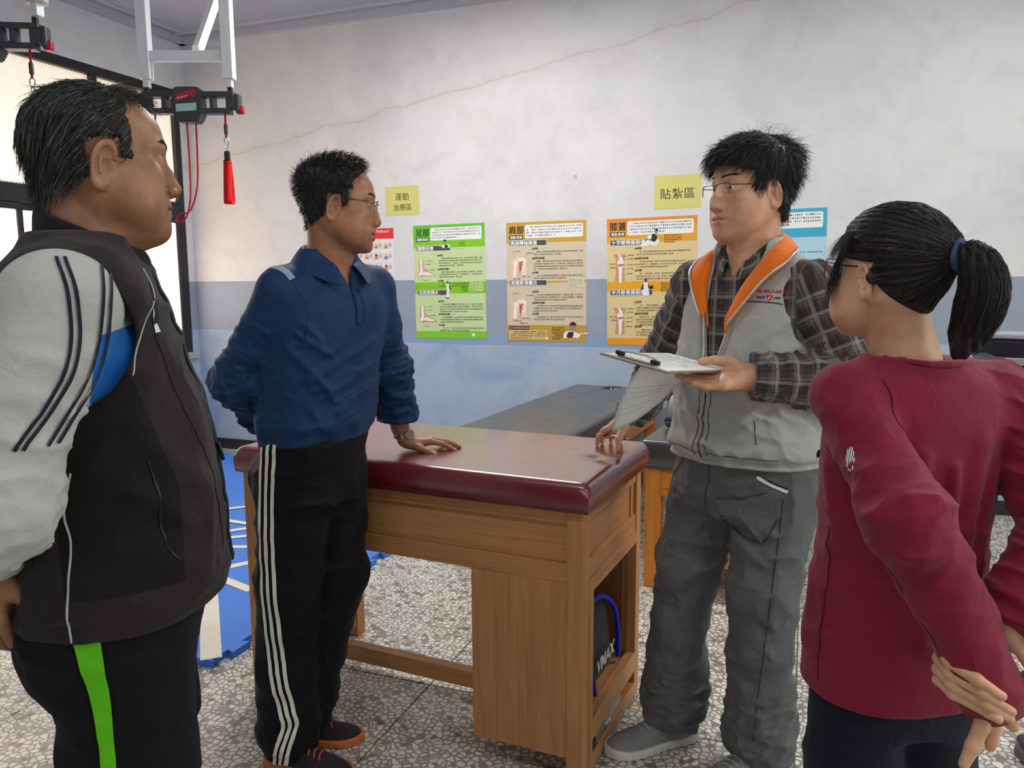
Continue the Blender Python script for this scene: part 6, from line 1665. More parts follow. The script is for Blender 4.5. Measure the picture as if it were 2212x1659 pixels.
    # ---- track trousers with three stripes
    e1 = np.array((-0.678, 0.736, 0)); e2 = np.array((-0.736, -0.678, 0))
    def trs(P):
        d = loft(P, TT, 2.3, 0.0, (0.80, 0.985, 0.015))
        d = smin(d, ell(P, (0.02, -0.06, 0.86), (0.13, 0.10, 0.10)), 0.04)
        for q, r in ((((0.070, 0.018, 0.86), (0.082, -0.020, 0.56), (0.086, -0.046, 0.30), (0.082, -0.052, 0.10)), (0.100, 0.082, 0.076, 0.080)), (((-0.070, -0.018, 0.86), (-0.066, 0.004, 0.56), (-0.035, -0.060, 0.30), (-0.010, -0.115, 0.10)), (0.100, 0.080, 0.072, 0.074))):
            d = smin(d, chain(P, q, r, 0.03), 0.014)
        d = d-wrinkle(P, (0.2, 0.3, 1), 13, 6, 0.008, 21)-wrinkle(P, (0, 0, 1), 32, 8, 0.008, 22)*np.clip((0.24-P[:, 2])/0.1, 0, 1)
        return smax(d, 0.028-P[:, 2], 0.01)
    tr = sdf_obj('trousers', trs, (-0.22, -0.24, 0.0), (0.22, 0.18, 1.0), 0.0048, TRS, man)
    bt = bvh_of(tr)
    for k in range(3):
        pts = []
        for lat, z in ((-0.092, 0.983), (-0.096, 0.93), (-0.108, 0.80), (-0.116, 0.64), (-0.114, 0.45), (-0.108, 0.33), (-0.090, 0.22), (-0.082, 0.17), (-0.104, 0.10), (-0.120, 0.035)):
            pts.append(tuple(e1*(lat+k*0.0215*(0.9 if z > 0.3 else 0.8))-e2*0.12+np.array((0, 0, z))))
        ribbon('side_stripe', bt, pts, 0.0105, STR, tr, 0.003, axis=tuple(e2))
    ORG = plain('orange_rubber', (206, 112, 58), 0.6); DKS = cloth('dark_mesh_upper', (44, 40, 42), 0.8, 500)
    s1 = shoe(man, (0.012, 0.150), (0.120, -0.110), 0.0, DKS, ORG, lace=plain('orange_lace', (190, 84, 50), 0.7), w=0.049)
    s2 = shoe(man, (-0.128, 0.012), (0.052, -0.190), 0.0, DKS, ORG, lace=plain('orange_lace', (190, 84, 50), 0.7), w=0.049)
    # ---- wrist watch
    wt = empty('wrist_watch', (0, 0, 0)); wt.parent = man
    ax = Vector((HM[:3, 3]))-Vector((-0.300, -0.002, 1.02)); ax.normalize(); cw = Vector((-0.3225, 0.003, 0.928))
    u = ax.cross(Vector((0, 0, 1))).normalized(); w_ = ax.cross(u)
    LINK = plain('steel_link', (176, 178, 176), 0.22, 1.0); u0, w0 = 0.0300, 0.0265
    for i in range(26):
        a = 2*math.pi*i/26; p = cw+u*(math.cos(a)*u0)+w_*(math.sin(a)*w0); nrm = (u*(math.cos(a)/u0)+w_*(math.sin(a)/w0)).normalized(); tg = ax.cross(nrm)
        b = box_bm((-0.0030, -0.0075, -0.0014), (0.0030, 0.0075, 0.0014), 0.0008, 1)
        bmesh.ops.transform(b, matrix=Matrix((( tg.x, ax.x, nrm.x, p.x), (tg.y, ax.y, nrm.y, p.y), (tg.z, ax.z, nrm.z, p.z), (0, 0, 0, 1))), verts=b.verts)
        obj('link', bm_mesh(b), LINK, wt)
    nrm = (Vector((0.1, 0.75, 0.6))-ax*Vector((0.1, 0.75, 0.6)).dot(ax)).normalized(); p = cw+nrm*0.029
    V, F = tube_vf([p, p+nrm*0.008], 0.0165, 24); obj('watch_case', mesh_from(V, F), LINK, wt, smooth=False)
    # ---- hair
    def region(P):
        x, y, z = np.abs(P[:, 0]), P[:, 1], P[:, 2]
        front = np.where(z > 0.045, 0.040-y+0.75*np.clip(z-0.060, 0, 0.04)+0.3*np.clip(0.045-x, 0, 0.05)*0, 0.034-y)
        low = np.where(y > -0.026, np.maximum(z-0.026, np.where(y > 0.012, z+0.004, -1)), z+0.072-0.75*np.clip(y+0.09, 0, 0.07))
        return np.minimum(front, low)
    thick = lambda P: 0.002+0.010*np.clip((P[:, 2]-0.045)/0.05, 0, 1)+0.005*np.clip((-P[:, 1]-0.03)/0.05, 0, 1)*np.clip((P[:, 2]-0.0)/0.05, 0, 1)
    gr = lambda P: 0.0030*(vnoise(P*np.array((130, 130, 60), f32), 3)-0.5)*2
    capo, fc = hair_cap('hair', fh, region, thick, HT, HR, man, 0.0023, gr)
    def flow(P, t):
        x, y, z = P.T; g = grad(fh, P); top = np.clip((z-0.05)/0.05, 0, 1)[:, None]
        tp = np.stack([0.2*np.sign(x)+0*x, 0.55+0*x, 0.35-0.9*t+0*x], 1); sd = np.stack([0*x, -0.35+0*x, -0.75+0*x], 1)
        return (g*(0.75-0.3*t)+top*tp+(1-top)*sd).astype(f32)
    rt = scatter(fc, lambda P: (region(P) > -0.002)*1.0, 6500, 2)
    strands('hair_strands', rt, flow, fc, HT, HR, man, lambda R_: 0.010+0.014*np.clip((R_[:, 2]-0.02)/0.06, 0, 1), 5, 0.0011, 0.001, 3, jitter=0.32, grey=0.16)
    brow_strands(man, fh, HT, HR, n=130, width=0.0010)
    glasses(man, HT, plain('grey_wire', (96, 92, 88), 0.3, 0.8), mat_lens(), plain('grey_wire', (96, 92, 88), 0.3, 0.8), z=0.004, y=0.1075, hgt=0.0135)
    return man
build_man_blue()
# ================================================================== the man with the clipboard behind the couch end
def mat_plaid():
    t = newmat('plaid_flannel')
    at = t.n('Attribute', attribute_name='plaid'); s = t.n('SeparateXYZ'); t.l(at.outputs['Vector'], s.inputs[0])
    def stripes(v, period, off, width):
        m = t.math('FRACT', t.math('ADD', t.math('DIVIDE', v, period), off)); return t.math('LESS_THAN', m, width)
    u, v = s.outputs[0], s.outputs[1]; P_ = 0.046
    c = lin(84, 82, 82)
    base = t.mix(t.math('MULTIPLY', stripes(u, P_, 0.0, 0.42), 0.55), c, lin(44, 36, 34)); base = t.mix(t.math('MULTIPLY', stripes(v, P_, 0.1, 0.42), 0.55), base, lin(46, 40, 38))
    base = t.mix(t.math('MULTIPLY', stripes(u, P_, 0.55, 0.16), 0.5), base, lin(150, 152, 150)); base = t.mix(t.math('MULTIPLY', stripes(v, P_, 0.62, 0.16), 0.5), base, lin(146, 150, 150))
    base = t.mix(t.math('MULTIPLY', stripes(u, P_, 0.30, 0.05), 0.6), base, lin(160, 112, 56)); base = t.mix(t.math('MULTIPLY', stripes(v, P_, 0.36, 0.05), 0.6), base, lin(156, 110, 58))
    base = t.mix(t.math('MULTIPLY', stripes(u, P_, 0.80, 0.04), 0.6), base, lin(120, 72, 40))
    t.col(base); t.rough(0.88); t.set(Sheen_Weight=0.2, Specular_IOR_Level=0.2)
    t.bump(t.noise(t.n('TexCoord').outputs['Object'], 900, 1), 0.15, 0.0006)
    return t.m
def build_man_clip():
    SK = mat_skin('skin_fair', (222, 172, 138), (202, 146, 112), (176, 100, 92))
    HR = mat_hair('thick_black_hair', (14, 14, 15), (118, 118, 118))
    VST = cloth('grey_microfibre', (172, 174, 167), 0.6, 1200, 0.04, 0.06, 0.14)
    SEAM = cloth('dark_grey_seam', (70, 72, 72), 0.8, 900)
    ORG = cloth('orange_fleece', (242, 116, 8), 0.9, 600, 0.06, 0.3)
    TRS = cloth('charcoal_grey_trousers', (98, 100, 99), 0.7, 1000, 0.06, 0.05, 0.18)
    TRSD = cloth('charcoal_seam', (58, 60, 60), 0.8, 900)
    PLD = mat_plaid()
    TT = Tab([(0.74, 0.02, -0.02, 0.175, 0.125, 0.125, 0), (0.86, 0.0, -0.02, 0.186, 0.132, 0.128, 0), (0.95, -0.012, -0.02, 0.190, 0.136, 0.124, 0), (1.05, -0.012, -0.02, 0.186, 0.136, 0.120, 0), (1.15, -0.010, -0.02, 0.182, 0.132, 0.118, 0),
              (1.25, -0.008, -0.022, 0.180, 0.126, 0.118, 0), (1.33, -0.005, -0.025, 0.176, 0.116, 0.116, 0), (1.395, -0.002, -0.028, 0.156, 0.092, 0.102, 0), (1.44, 0.0, -0.03, 0.108, 0.070, 0.082, 0), (1.52, 0.0, -0.03, 0.070, 0.058, 0.060, 0)])
    SH = (0.158, -0.010, 1.378); EL = (0.318, -0.085, 1.150); WR = (0.450, -0.104, 0.985)
    SHL = (-0.172, -0.030, 1.372); ELL = (-0.272, -0.040, 1.155); WRL = (-0.118, 0.130, 1.165)
    HT = head_matrix((-0.002, -0.004, 1.615), -20, 1, 0, 1.0)
    hp = dict(fat=0.008, jaw=0.005, nose=1.10, brow=0.95, eye=0.0042, lip=1.1, beard=0.28, open=0.0026, ear=1.0, fold=1.2,
              extra=lambda P, A, d: smin(d, ell(A, (0.0, 0.050, -0.100), (0.040, 0.036, 0.024)), 0.03))
    Vh, Qh, mh, fh = make_head(hp, HT, [(0.0, -0.034, 1.468), (0.0, -0.035, 1.41)], 0.0018, (0.058, 0.062))
    # right hand leaning on the couch on its fingertips; the pen is held between the fingers
    lean = [(((0.468, -0.112, 0.955), (0.498, -0.068, 0.936), (0.520, -0.045, 0.924), (0.531, -0.030, 0.900), (0.533, -0.027, 0.881)), (0.012, 0.0108, 0.0098, 0.0088, 0.0070)),
            (((0.480, -0.125, 0.955), (0.520, -0.085, 0.936), (0.538, -0.066, 0.918), (0.541, -0.060, 0.897), (0.540, -0.058, 0.881)), (0.012, 0.0108, 0.0098, 0.0088, 0.0070)),
            (((0.484, -0.135, 0.952), (0.518, -0.108, 0.928), (0.530, -0.096, 0.912), (0.532, -0.092, 0.895), (0.531, -0.090, 0.880)), (0.0115, 0.0100, 0.0090, 0.0082, 0.0066)),
            (((0.482, -0.146, 0.948), (0.505, -0.132, 0.926), (0.514, -0.124, 0.908), (0.515, -0.121, 0.893), (0.514, -0.120, 0.880)), (0.0105, 0.0090, 0.0080, 0.0072, 0.0060)),
            (((0.452, -0.080, 0.955), (0.446, -0.046, 0.934), (0.440, -0.022, 0.910), (0.434, -0.012, 0.882)), (0.015, 0.0130, 0.0112, 0.0088))]
    palm = [(WR, (0.502, -0.070, 0.938), 0.026, 0.0125), (WR, (0.520, -0.088, 0.936), 0.026, 0.0130), (WR, (0.518, -0.110, 0.930), 0.026, 0.0125), (WR, (0.506, -0.130, 0.928), 0.024, 0.0115), (WR, (0.448, -0.054, 0.940), 0.024, 0.0155),
            ((0.410, -0.10, 1.035), WR, 0.030, 0.0265), ((0.470, -0.085, 0.955), (0.492, -0.09, 0.940), 0.018, 0.016)]
    Hr = custom_hand(lean, palm, 0.016, 0.0019)
    # left hand: fingers under the board, thumb on top
    grip = [(((-0.070, 0.175, 1.170), (-0.030, 0.190, 1.168), (0.006, 0.205, 1.170), (0.028, 0.215, 1.172)), (0.0125, 0.0105, 0.0092, 0.0078)),
            (((-0.078, 0.190, 1.163), (-0.036, 0.212, 1.160), (0.002, 0.232, 1.166), (0.022, 0.242, 1.171)), (0.0125, 0.0108, 0.0095, 0.0078)),
            (((-0.084, 0.205, 1.156), (-0.046, 0.232, 1.153), (-0.012, 0.255, 1.162), (0.008, 0.264, 1.170)), (0.0120, 0.0102, 0.0090, 0.0075)),
            (((-0.090, 0.218, 1.150), (-0.060, 0.246, 1.148), (-0.034, 0.266, 1.157), (-0.018, 0.274, 1.166)), (0.0105, 0.0090, 0.0080, 0.0066)),
            (((-0.098, 0.158, 1.184), (-0.066, 0.164, 1.202), (-0.036, 0.180, 1.205), (-0.008, 0.196, 1.201)), (0.0150, 0.0130, 0.0112, 0.0086))]
    palm2 = [(WRL, (-0.068, 0.176, 1.172), 0.026, 0.0150), (WRL, (-0.076, 0.192, 1.165), 0.026, 0.0150), (WRL, (-0.082, 0.206, 1.158), 0.025, 0.0140), (WRL, (-0.088, 0.218, 1.152), 0.023, 0.0125), (WRL, (-0.070, 0.162, 1.196), 0.024, 0.0150), ((-0.165, 0.080, 1.162), WRL, 0.030, 0.0265)]
    Hl = custom_hand(grip, palm2, 0.016, 0.0019)
    def body(P):
        d = loft(P, TT, 2.3, -0.020, (0.80, 1.46, 0.02))
        for s, e, w in ((SH, EL, WR), (SHL, ELL, WRL)): d = smin(d, chain(P, [s, e, w], [0.045, 0.038, 0.024]), 0.03)
        for q in (((0.09, -0.02, 0.88), (0.17, 0.0, 0.5), (0.225, -0.05, 0.07)), ((-0.09, -0.03, 0.88), (-0.075, -0.02, 0.5), (-0.03, -0.10, 0.07))): d = smin(d, chain(P, q, [0.08, 0.05, 0.035]), 0.03)
        return d
    man = figure('man in grey vest with orange collar holding a clipboard and leaning on the couch end', (-0.151, 2.114), 242, [(Vh, Qh, mh), Hr, Hl, coarse(body, (-0.35, -0.2, 0.0), (0.52, 0.24, 1.5))], SK)
    eyes(man, HT, (-0.10, 1, -0.05))
    # teeth seen between the lips
    T4 = Matrix(HT.tolist()); b = box_bm((-0.012, 0.090, -0.0735), (0.012, 0.0945, -0.0690), 0.001, 1); bmesh.ops.transform(b, matrix=T4, verts=b.verts); obj('teeth', bm_mesh(b), plain('tooth_white', (232, 226, 216), 0.3), man)
    # ---- plaid shirt
    arms = [(SH, EL, WR, (0.064, 0.054, 0.044), 1), (SHL, ELL, WRL, (0.066, 0.060, 0.046), 2)]
    def shirt(P):
        d = loft(P, TT, 2.3, -0.006, (0.95, 1.50, 0.02))
        for s, e, w, rr, sd in arms:
            s_, e_, w_ = np.array(s), np.array(e), np.array(w); c = chain(P, [s_, e_, w_], rr, 0.03); ax2 = w_-e_; n_ = (ax2/np.linalg.norm(ax2)).astype(f32); t = (P-w_.astype(f32))@n_
            c = c-wrinkle(P, e_-s_, 30, 8, 0.010, sd)*np.clip((1.34-P[:, 2])/0.06, 0, 1)-wrinkle(P, ax2, 34, 8, 0.009, sd+4)
            c = smax(c, t-0.010, 0.005); c = smax(c, -cap(P, w_-n_*0.03, w_+n_*0.07, 0.033), 0.003)
            d = smin(d, c, 0.02)
        for sx in (-1, 1): d = smin(d, cap(P, (sx*0.05, -0.03, 1.432), (sx*0.13, -0.03, 1.388), 0.040, 0.052), 0.04)
        d = smax(d, -ell(P, (0.0, -0.016, 1.515), (0.066, 0.070, 0.080)), 0.006)
        w = np.clip((P[:, 2]-1.395)*0.42, 0, 1); d = smax(d, -np.maximum(np.abs(P[:, 0]-0.008)-w, np.maximum(0.03-P[:, 1], 1.395-P[:, 2])), 0.004)
        return d
    lf = [limb_frame([a[0], a[1], a[2]]) for a in arms]
    def plaid(P):
        S1, A1, d1 = lf[0](P); S2, A2, d2 = lf[1](P)
        tor = np.stack([P[:, 0]*0.85+P[:, 1]*0.5, P[:, 2], P[:, 2]*0], 1); a1 = np.stack([A1*0.055, S1, S1*0], 1); a2 = np.stack([A2*0.055, S2, S2*0], 1)
        m1 = ((d1 < 0.085) & (P[:, 0] > 0.165))[:, None]; m2 = ((d2 < 0.085) & (P[:, 0] < -0.165) | ((d2 < 0.062) & (P[:, 1] > 0.02) & (P[:, 0] < -0.05) & (P[:, 2] < 1.23)))[:, None]
        return np.where(m1, a1, np.where(m2, a2, tor))
    shp = sdf_obj('shirt', shirt, (-0.36, -0.20, 0.92), (0.54, 0.24, 1.50), 0.0042, PLD, man, attr={'plaid': plaid})
    bs = bvh_of(shp)
    c = (0.002, -0.022, 1.462); n = 40; fr = lambda a: max(0.0, math.cos(a)); g0 = 0.34
    rows = [collar_ring(c, 0.062, 0.064, lambda a: 0.0-0.040*fr(a), g0, 2*math.pi-g0, n), collar_ring(c, 0.067, 0.069, lambda a: 0.044-0.062*fr(a), g0, 2*math.pi-g0, n), collar_ring(c, 0.074, 0.076, lambda a: 0.043-0.066*fr(a), g0, 2*math.pi-g0, n),
            collar_ring(c, 0.083, lambda a: 0.088+0.014*fr(a)**2, lambda a: 0.006-0.082*fr(a)**1.3, g0*0.8, 2*math.pi-g0*0.8, n)]
    co = sheet('shirt_collar', rows, PLD, shp, 0.003, 1)
    at = co.data.attributes.new('plaid', 'FLOAT_VECTOR', 'POINT'); at.data.foreach_set('vector', np.array([(0.085*(j/(n-1))*6.28, i*0.028, 0) for i in range(4) for j in range(n)], f32).ravel())
    for z in (1.372, 1.30, 1.235):
        q = bs.ray_cast(Vector((0.012, 0.3, z)), Vector((0, -1, 0)), 0.6)
        if q[0]: V, F = tube_vf([q[0], q[0]+Vector((0, 0.0025, 0))], 0.0055, 14); obj('button', mesh_from(V, F), plain('dark_button', (62, 60, 62), 0.3), shp)
    # ---- vest
    def vee(z): return np.interp(z, [1.02, 1.10, 1.16, 1.22, 1.30, 1.38, 1.46], [-1, -0.004, 0.010, 0.022, 0.036, 0.052, 0.072])
    ZX = 0.020
    def vest(P):
        d = loft(P, TT, 2.35, 0.010)
        for sx in (-1, 1): d = smin(d, cap(P, (sx*0.06, -0.03, 1.432), (sx*0.118, -0.03, 1.396), 0.050, 0.058), 0.04)
        for a, b, r, am in (((-0.16, 0.07, 1.30), (-0.06, 0.14, 1.22), 0.014, 0.008), ((-0.18, 0.05, 1.24), (-0.05, 0.15, 1.13), 0.014, 0.009), ((-0.19, 0.03, 1.18), (-0.08, 0.15, 1.04), 0.015, 0.009), ((0.15, 0.09, 1.28), (0.07, 0.14, 1.16), 0.013, 0.008), ((0.16, 0.08, 1.20), (0.06, 0.15, 1.05), 0.014, 0.008),
                            ((0.16, 0.06, 1.10), (0.08, 0.14, 1.00), 0.013, 0.009), ((-0.18, 0.05, 1.05), (-0.06, 0.15, 1.0), 0.014, 0.008), ((-0.19, 0.02, 1.00), (-0.08, 0.14, 0.97), 0.013, 0.007), ((-0.10, 0.13, 1.36), (-0.07, 0.14, 1.26), 0.012, 0.005), ((0.11, 0.10, 1.37), (0.09, 0.13, 1.24), 0.012, 0.006)):
            d = d-fold(P, a, b, r, am)
        d = d-wrinkle(P, (-0.4, 0.1, 1), 20, 6, 0.012, 31)*np.clip((1.28-P[:, 2])/0.1, 0.15, 1)
        d = d-0.010*np.exp(-((P[:, 2]-0.975)/0.022)**2)+0.008*np.exp(-((P[:, 2]-0.948)/0.010)**2)
        d = smax(d, (0.930-0.02*P[:, 0])-P[:, 2], 0.010)
        # front opening
        d = smax(d, -np.maximum(np.abs(P[:, 0]-ZX+0.05*(P[:, 2]-1.1))-vee(P[:, 2]), 0.02-P[:, 1]), 0.004)
        d = smax(d, -ell(P, (0.0, -0.022, 1.520), (0.086, 0.088, 0.082)), 0.006)
        for sx in (-1, 1):
            e = np.sqrt(((P[:, 1]+0.020)/0.082)**2+((P[:, 2]-1.318)/0.108)**2); e = (e-1)*0.085
            d = smax(d, -np.maximum(e, 0.115-sx*P[:, 0]), 0.006); d = smax(d, sx*P[:, 0]-0.176-0.8*np.clip(1.26-P[:, 2], 0, 0.3), 0.008)
        d = smax(d, -smax(loft(P, TT, 2.3, 0.0), 0.985-P[:, 2], 0.01), 0.002)     # hollow over the shirt
        return d
    ve = sdf_obj('vest', vest, (-0.23, -0.18, 0.90), (0.23, 0.18, 1.48), 0.0038, VST, man)
    bv = bvh_of(ve)
    CH = plain('zip_teeth', (196, 198, 196), 0.35, 0.5); ZT = cloth('zip_tape', (52, 44, 44), 0.7, 900)
    edge = {}
    for s in (-1, 1):
        pts = [(ZX-0.05*(z-1.1)+s*max(0.004, float(vee(z))+0.003), 0.25, z) for z in (1.11, 1.14, 1.18, 1.23, 1.28, 1.32)]
        piping('zip_teeth', bv, pts, 0.0028, CH, ve, lift=0.001, axis=(0, -1, 0))
        ribbon('zip_tape', bv, [(p[0]+s*0.010, p[1], p[2]) for p in pts], 0.010, cloth('grey_facing', (150, 152, 148), 0.7), ve, 0.0015, axis=(0, -1, 0))
    piping('front_zip', bv, [(ZX, 0.25, 1.115), (ZX+0.005, 0.25, 1.05), (ZX+0.010, 0.25, 0.99), (ZX+0.012, 0.25, 0.945)], 0.0022, SEAM, ve, axis=(0, -1, 0))
    for dx in (-0.016, 0.018): piping('stitch_line', bv, [(ZX+dx, 0.25, 1.115), (ZX+dx+0.004, 0.25, 1.05), (ZX+dx+0.010, 0.25, 0.95)], 0.0015, SEAM, ve, axis=(0, -1, 0))
    piping('yoke_seam', bv, [(0.162, 0.20, 1.335), (0.12, 0.25, 1.348), (0.075, 0.25, 1.348)], 0.0018, SEAM, ve, axis=(0, -1, 0))
    piping('yoke_seam', bv, [(-0.040, 0.25, 1.345), (-0.09, 0.25, 1.345), (-0.14, 0.25, 1.340), (-0.175, 0.20, 1.325)], 0.0018, SEAM, ve, axis=(0, -1, 0))
    piping('hem_seam', bv, [(0.17, 0.15, 0.962), (0.10, 0.25, 0.962), (0.03, 0.25, 0.960)], 0.0014, SEAM, ve, axis=(0, -1, 0)); piping('hem_seam', bv, [(0.01, 0.25, 0.960), (-0.08, 0.25, 0.962), (-0.17, 0.15, 0.965)], 0.0014, SEAM, ve, axis=(0, -1, 0))
    piping('pocket_seam', bv, [(-0.115, 0.25, 1.06), (-0.12, 0.25, 1.0)], 0.0014, SEAM, ve, axis=(0, -1, 0))
    RD = plain('red_thread', (190, 30, 48), 0.7); NV = plain('navy_thread', (40, 44, 60), 0.7)
    def onchest(x, y): return (-0.084-x, 0.30, 1.362+y-0.05*x)
    stamp('red_lettering', bv, text_mesh('U.S. POLO ASSN.', 0.0098, bold=0.0004), lambda x, y: onchest(x*0.84, y+0.006), (0, -1, 0), RD, ve)
    stamp('dark_lettering', bv, text_mesh('SINCE', 0.0072, bold=0.0003), lambda x, y: onchest(x+0.002, y-0.008), (0, -1, 0), NV, ve); stamp('dark_lettering', bv, text_mesh('1890', 0.0072, bold=0.0003), lambda x, y: onchest(x+0.040, y-0.008), (0, -1, 0), NV, ve)
    shield = ([(-1, 1), (1, 1), (1, -0.1), (0, -1.2), (-1, -0.1)], [(0, 1, 2, 3, 4)]); stamp('badge', bv, shield, lambda x, y: onchest(0.031+x*0.0062, -0.006+y*0.0066), (0, -1, 0), RD, ve, 0.0014)
    stamp('badge', bv, ([(-1, -0.9), (-0.2, -0.9), (0.9, 0.9), (0.1, 0.9)], [(0, 1, 2, 3)]), lambda x, y: onchest(0.031+x*0.0034, -0.006+y*0.0042), (0, -1, 0), plain('white_print', (225, 228, 225)), ve, 0.0019)
    # orange collar folded open
    inner = [(0.032, 0.110, 1.300), (0.054, 0.088, 1.372), (0.070, 0.050, 1.432), (0.076, 0.0, 1.470), (0.052, -0.064, 1.500), (0.0, -0.088, 1.510), (-0.052, -0.068, 1.506), (-0.078, -0.004, 1.484), (-0.072, 0.048, 1.436), (-0.046, 0.092, 1.368), (-0.020, 0.116, 1.285)]
    outer = [(0.046, 0.122, 1.296), (0.096, 0.098, 1.388), (0.122, 0.048, 1.428), (0.116, -0.020, 1.458), (0.074, -0.100, 1.474), (0.0, -0.124, 1.478), (-0.074, -0.106, 1.476), (-0.126, -0.034, 1.466), (-0.142, 0.036, 1.434), (-0.112, 0.096, 1.386), (-0.036, 0.130, 1.278)]
    I = catmull(inner, 5); O = catmull(outer, 5); rows = []
    for t, up in ((0, 0.0), (0.12, 0.014), (0.35, 0.020), (0.7, 0.014), (1.0, 0.004)):
        rows.append([tuple(a.lerp(b_, t)+Vector((0, 0, up))+Vector((0, 0.006, 0))*(1 if a.y > 0.02 else 0)) for a, b_ in zip(I, O)])
    rows.insert(0, [tuple(a+Vector((0, 0, -0.03))) for a in I])
    sheet('collar', rows, ORG, ve, 0.005, 1)
    tube('collar_zip_edge', [Vector(p)+Vector((0, 0.003, 0.006)) for p in rows[-1][:16]], 0.0028, CH, ve, 6); tube('collar_zip_edge', [Vector(p)+Vector((0, 0.003, 0.006)) for p in rows[-1][-16:]], 0.0028, CH, ve, 6)
    # ---- trousers
    LEGS = ((((0.085, -0.02, 0.86), (0.150, 0.0, 0.60), (0.185, -0.005, 0.42), (0.225, -0.045, 0.13)), (0.104, 0.081, 0.072, 0.078)), (((-0.090, -0.03, 0.86), (-0.080, -0.01, 0.60), (-0.070, -0.020, 0.42), (-0.036, -0.095, 0.12)), (0.106, 0.083, 0.073, 0.082)))
    def trs(P):
        d = loft(P, TT, 2.3, -0.010, (0.80, 0.985, 0.015))
        for q, r in LEGS: d = smin(d, chain(P, q, r, 0.03), 0.010)
        d = smin(d, ell(P, (0.0, -0.075, 0.87), (0.15, 0.09, 0.09)), 0.04)
        for a, b, r, am in (((-0.02, 0.10, 0.84), (-0.15, 0.08, 0.77), 0.015, 0.007), ((0.02, 0.11, 0.86), (0.15, 0.09, 0.80), 0.015, 0.007), ((-0.02, 0.09, 0.76), (-0.13, 0.08, 0.68), 0.014, 0.008), ((-0.02, 0.07, 0.62), (-0.15, 0.06, 0.52), 0.014, 0.010), ((-0.01, 0.05, 0.52), (-0.14, 0.05, 0.44), 0.014, 0.009), ((0.12, 0.08, 0.56), (0.24, 0.05, 0.50), 0.013, 0.008), ((0.25, 0.04, 0.42), (0.14, 0.06, 0.36), 0.014, 0.008), ((-0.01, 0.02, 0.33), (-0.13, 0.03, 0.27), 0.014, 0.009)):
            d = d-fold(P, a, b, r, am)
        d = d-wrinkle(P, (0.2, 0.3, 1), 14, 6, 0.013, 41)-wrinkle(P, (0.1, 0.2, 1), 26, 8, 0.014, 42)*np.clip((0.36-P[:, 2])/0.16, 0, 1)
        return smax(d, 0.040-P[:, 2], 0.01)
    tr = sdf_obj('trousers', trs, (-0.24, -0.22, 0.01), (0.35, 0.17, 1.0), 0.0045, TRS, man)
    bt = bvh_of(tr); fx = (0.25, -1, 0)
    piping('fly_seam', bt, [(0.018, 0.2, 0.93), (0.020, 0.2, 0.87), (0.030, 0.2, 0.80)], 0.0016, TRSD, tr, axis=(0, -1, 0))
    piping('side_seam', bt, [(-0.20, 0.12, 0.86), (-0.19, 0.12, 0.74), (-0.175, 0.12, 0.58), (-0.16, 0.12, 0.40), (-0.13, 0.10, 0.16)], 0.0018, TRSD, tr, axis=(0.6, -1, 0))
    piping('pocket_seam', bt, [(0.15, 0.2, 0.92), (0.19, 0.15, 0.86), (0.21, 0.12, 0.80)], 0.0018, TRSD, tr, axis=(-0.3, -1, 0))
    def thigh(x, y): return (-0.135-x*0.075+0.02*y, 0.22, 0.800+y*0.055)
    flap = ([(-1, 0.75), (-0.3, 0.9), (0.4, 1.15), (1, 1.4), (1, 0.2), (0.2, -1.0), (-0.9, -0.55), (-0.95, 0.1), (-0.2, 0.1), (0.35, 0.2)], [(0, 1, 8, 7), (1, 2, 9, 8), (2, 3, 4, 9), (7, 8, 5, 6), (8, 9, 5), (9, 4, 5)])
    fo = stamp('cargo_pocket_flap', bt, flap, thigh, (0.35, -1, 0), TRS, tr, 0.004); md = fo.modifiers.new('s', 'SUBSURF'); md.subdivision_type = 'SIMPLE'; md.levels = md.render_levels = 2; md = fo.modifiers.new('th', 'SOLIDIFY'); md.thickness = 0.006; md.offset = 0
    fv = [thigh(*flap[0][i]) for i in (7, 6, 5, 4)]; piping('flap_seam', bt, [(x, y, z) for x, y, z in fv], 0.0022, TRSD, tr, lift=0.004, axis=(0.35, -1, 0)); fv = [thigh(*flap[0][i]) for i in (0, 1, 2, 3)]; piping('flap_seam', bt, fv, 0.0022, TRSD, tr, lift=0.004, axis=(0.35, -1, 0))
    ribbon('pocket_trim', bt, [(-0.165, 0.2, 0.915), (-0.190, 0.16, 0.895), (-0.205, 0.12, 0.880)], 0.010, plain('white_print', (225, 228, 225)), tr, 0.003, axis=(0.5, -1, 0)); ribbon('pocket_trim', bt, [(-0.163, 0.2, 0.922), (-0.188, 0.16, 0.902), (-0.205, 0.12, 0.887)], 0.004, plain('black_zip', (8, 8, 9), 0.4), tr, 0.0045, axis=(0.5, -1, 0))
    GU = cloth('grey_mesh_upper', (128, 130, 126), 0.8, 420, 0.1); WS = plain('off_white_rubber', (206, 204, 194), 0.6); GL = cloth('grey_lace', (158, 160, 158), 0.8)
    shoe(man, (0.308, 0.165), (0.198, -0.115), 0.0, GU, WS, lace=GL, w=0.052); shoe(man, (0.010, 0.135), (-0.050, -0.160), 0.0, GU, WS, lace=GL, w=0.052)
    # ---- hair
    def region(P):
        x, y, z = np.abs(P[:, 0]), P[:, 1], P[:, 2]
        front = np.where(z > 0.05, z-0.066+1.6*np.clip(0.075-y, 0, 0.06)+0.2*x, 0.040-y)
        low = np.where(y > -0.026, np.maximum(z-0.030, np.where(y > 0.016, z-0.002, -1)), z+0.074-0.6*np.clip(y+0.09, 0, 0.07))
        return np.minimum(front, low)
    thick = lambda P: 0.006+0.017*np.clip((P[:, 2]-0.02)/0.07, 0, 1)+0.006*np.clip((-P[:, 1]-0.02)/0.05, 0, 1)
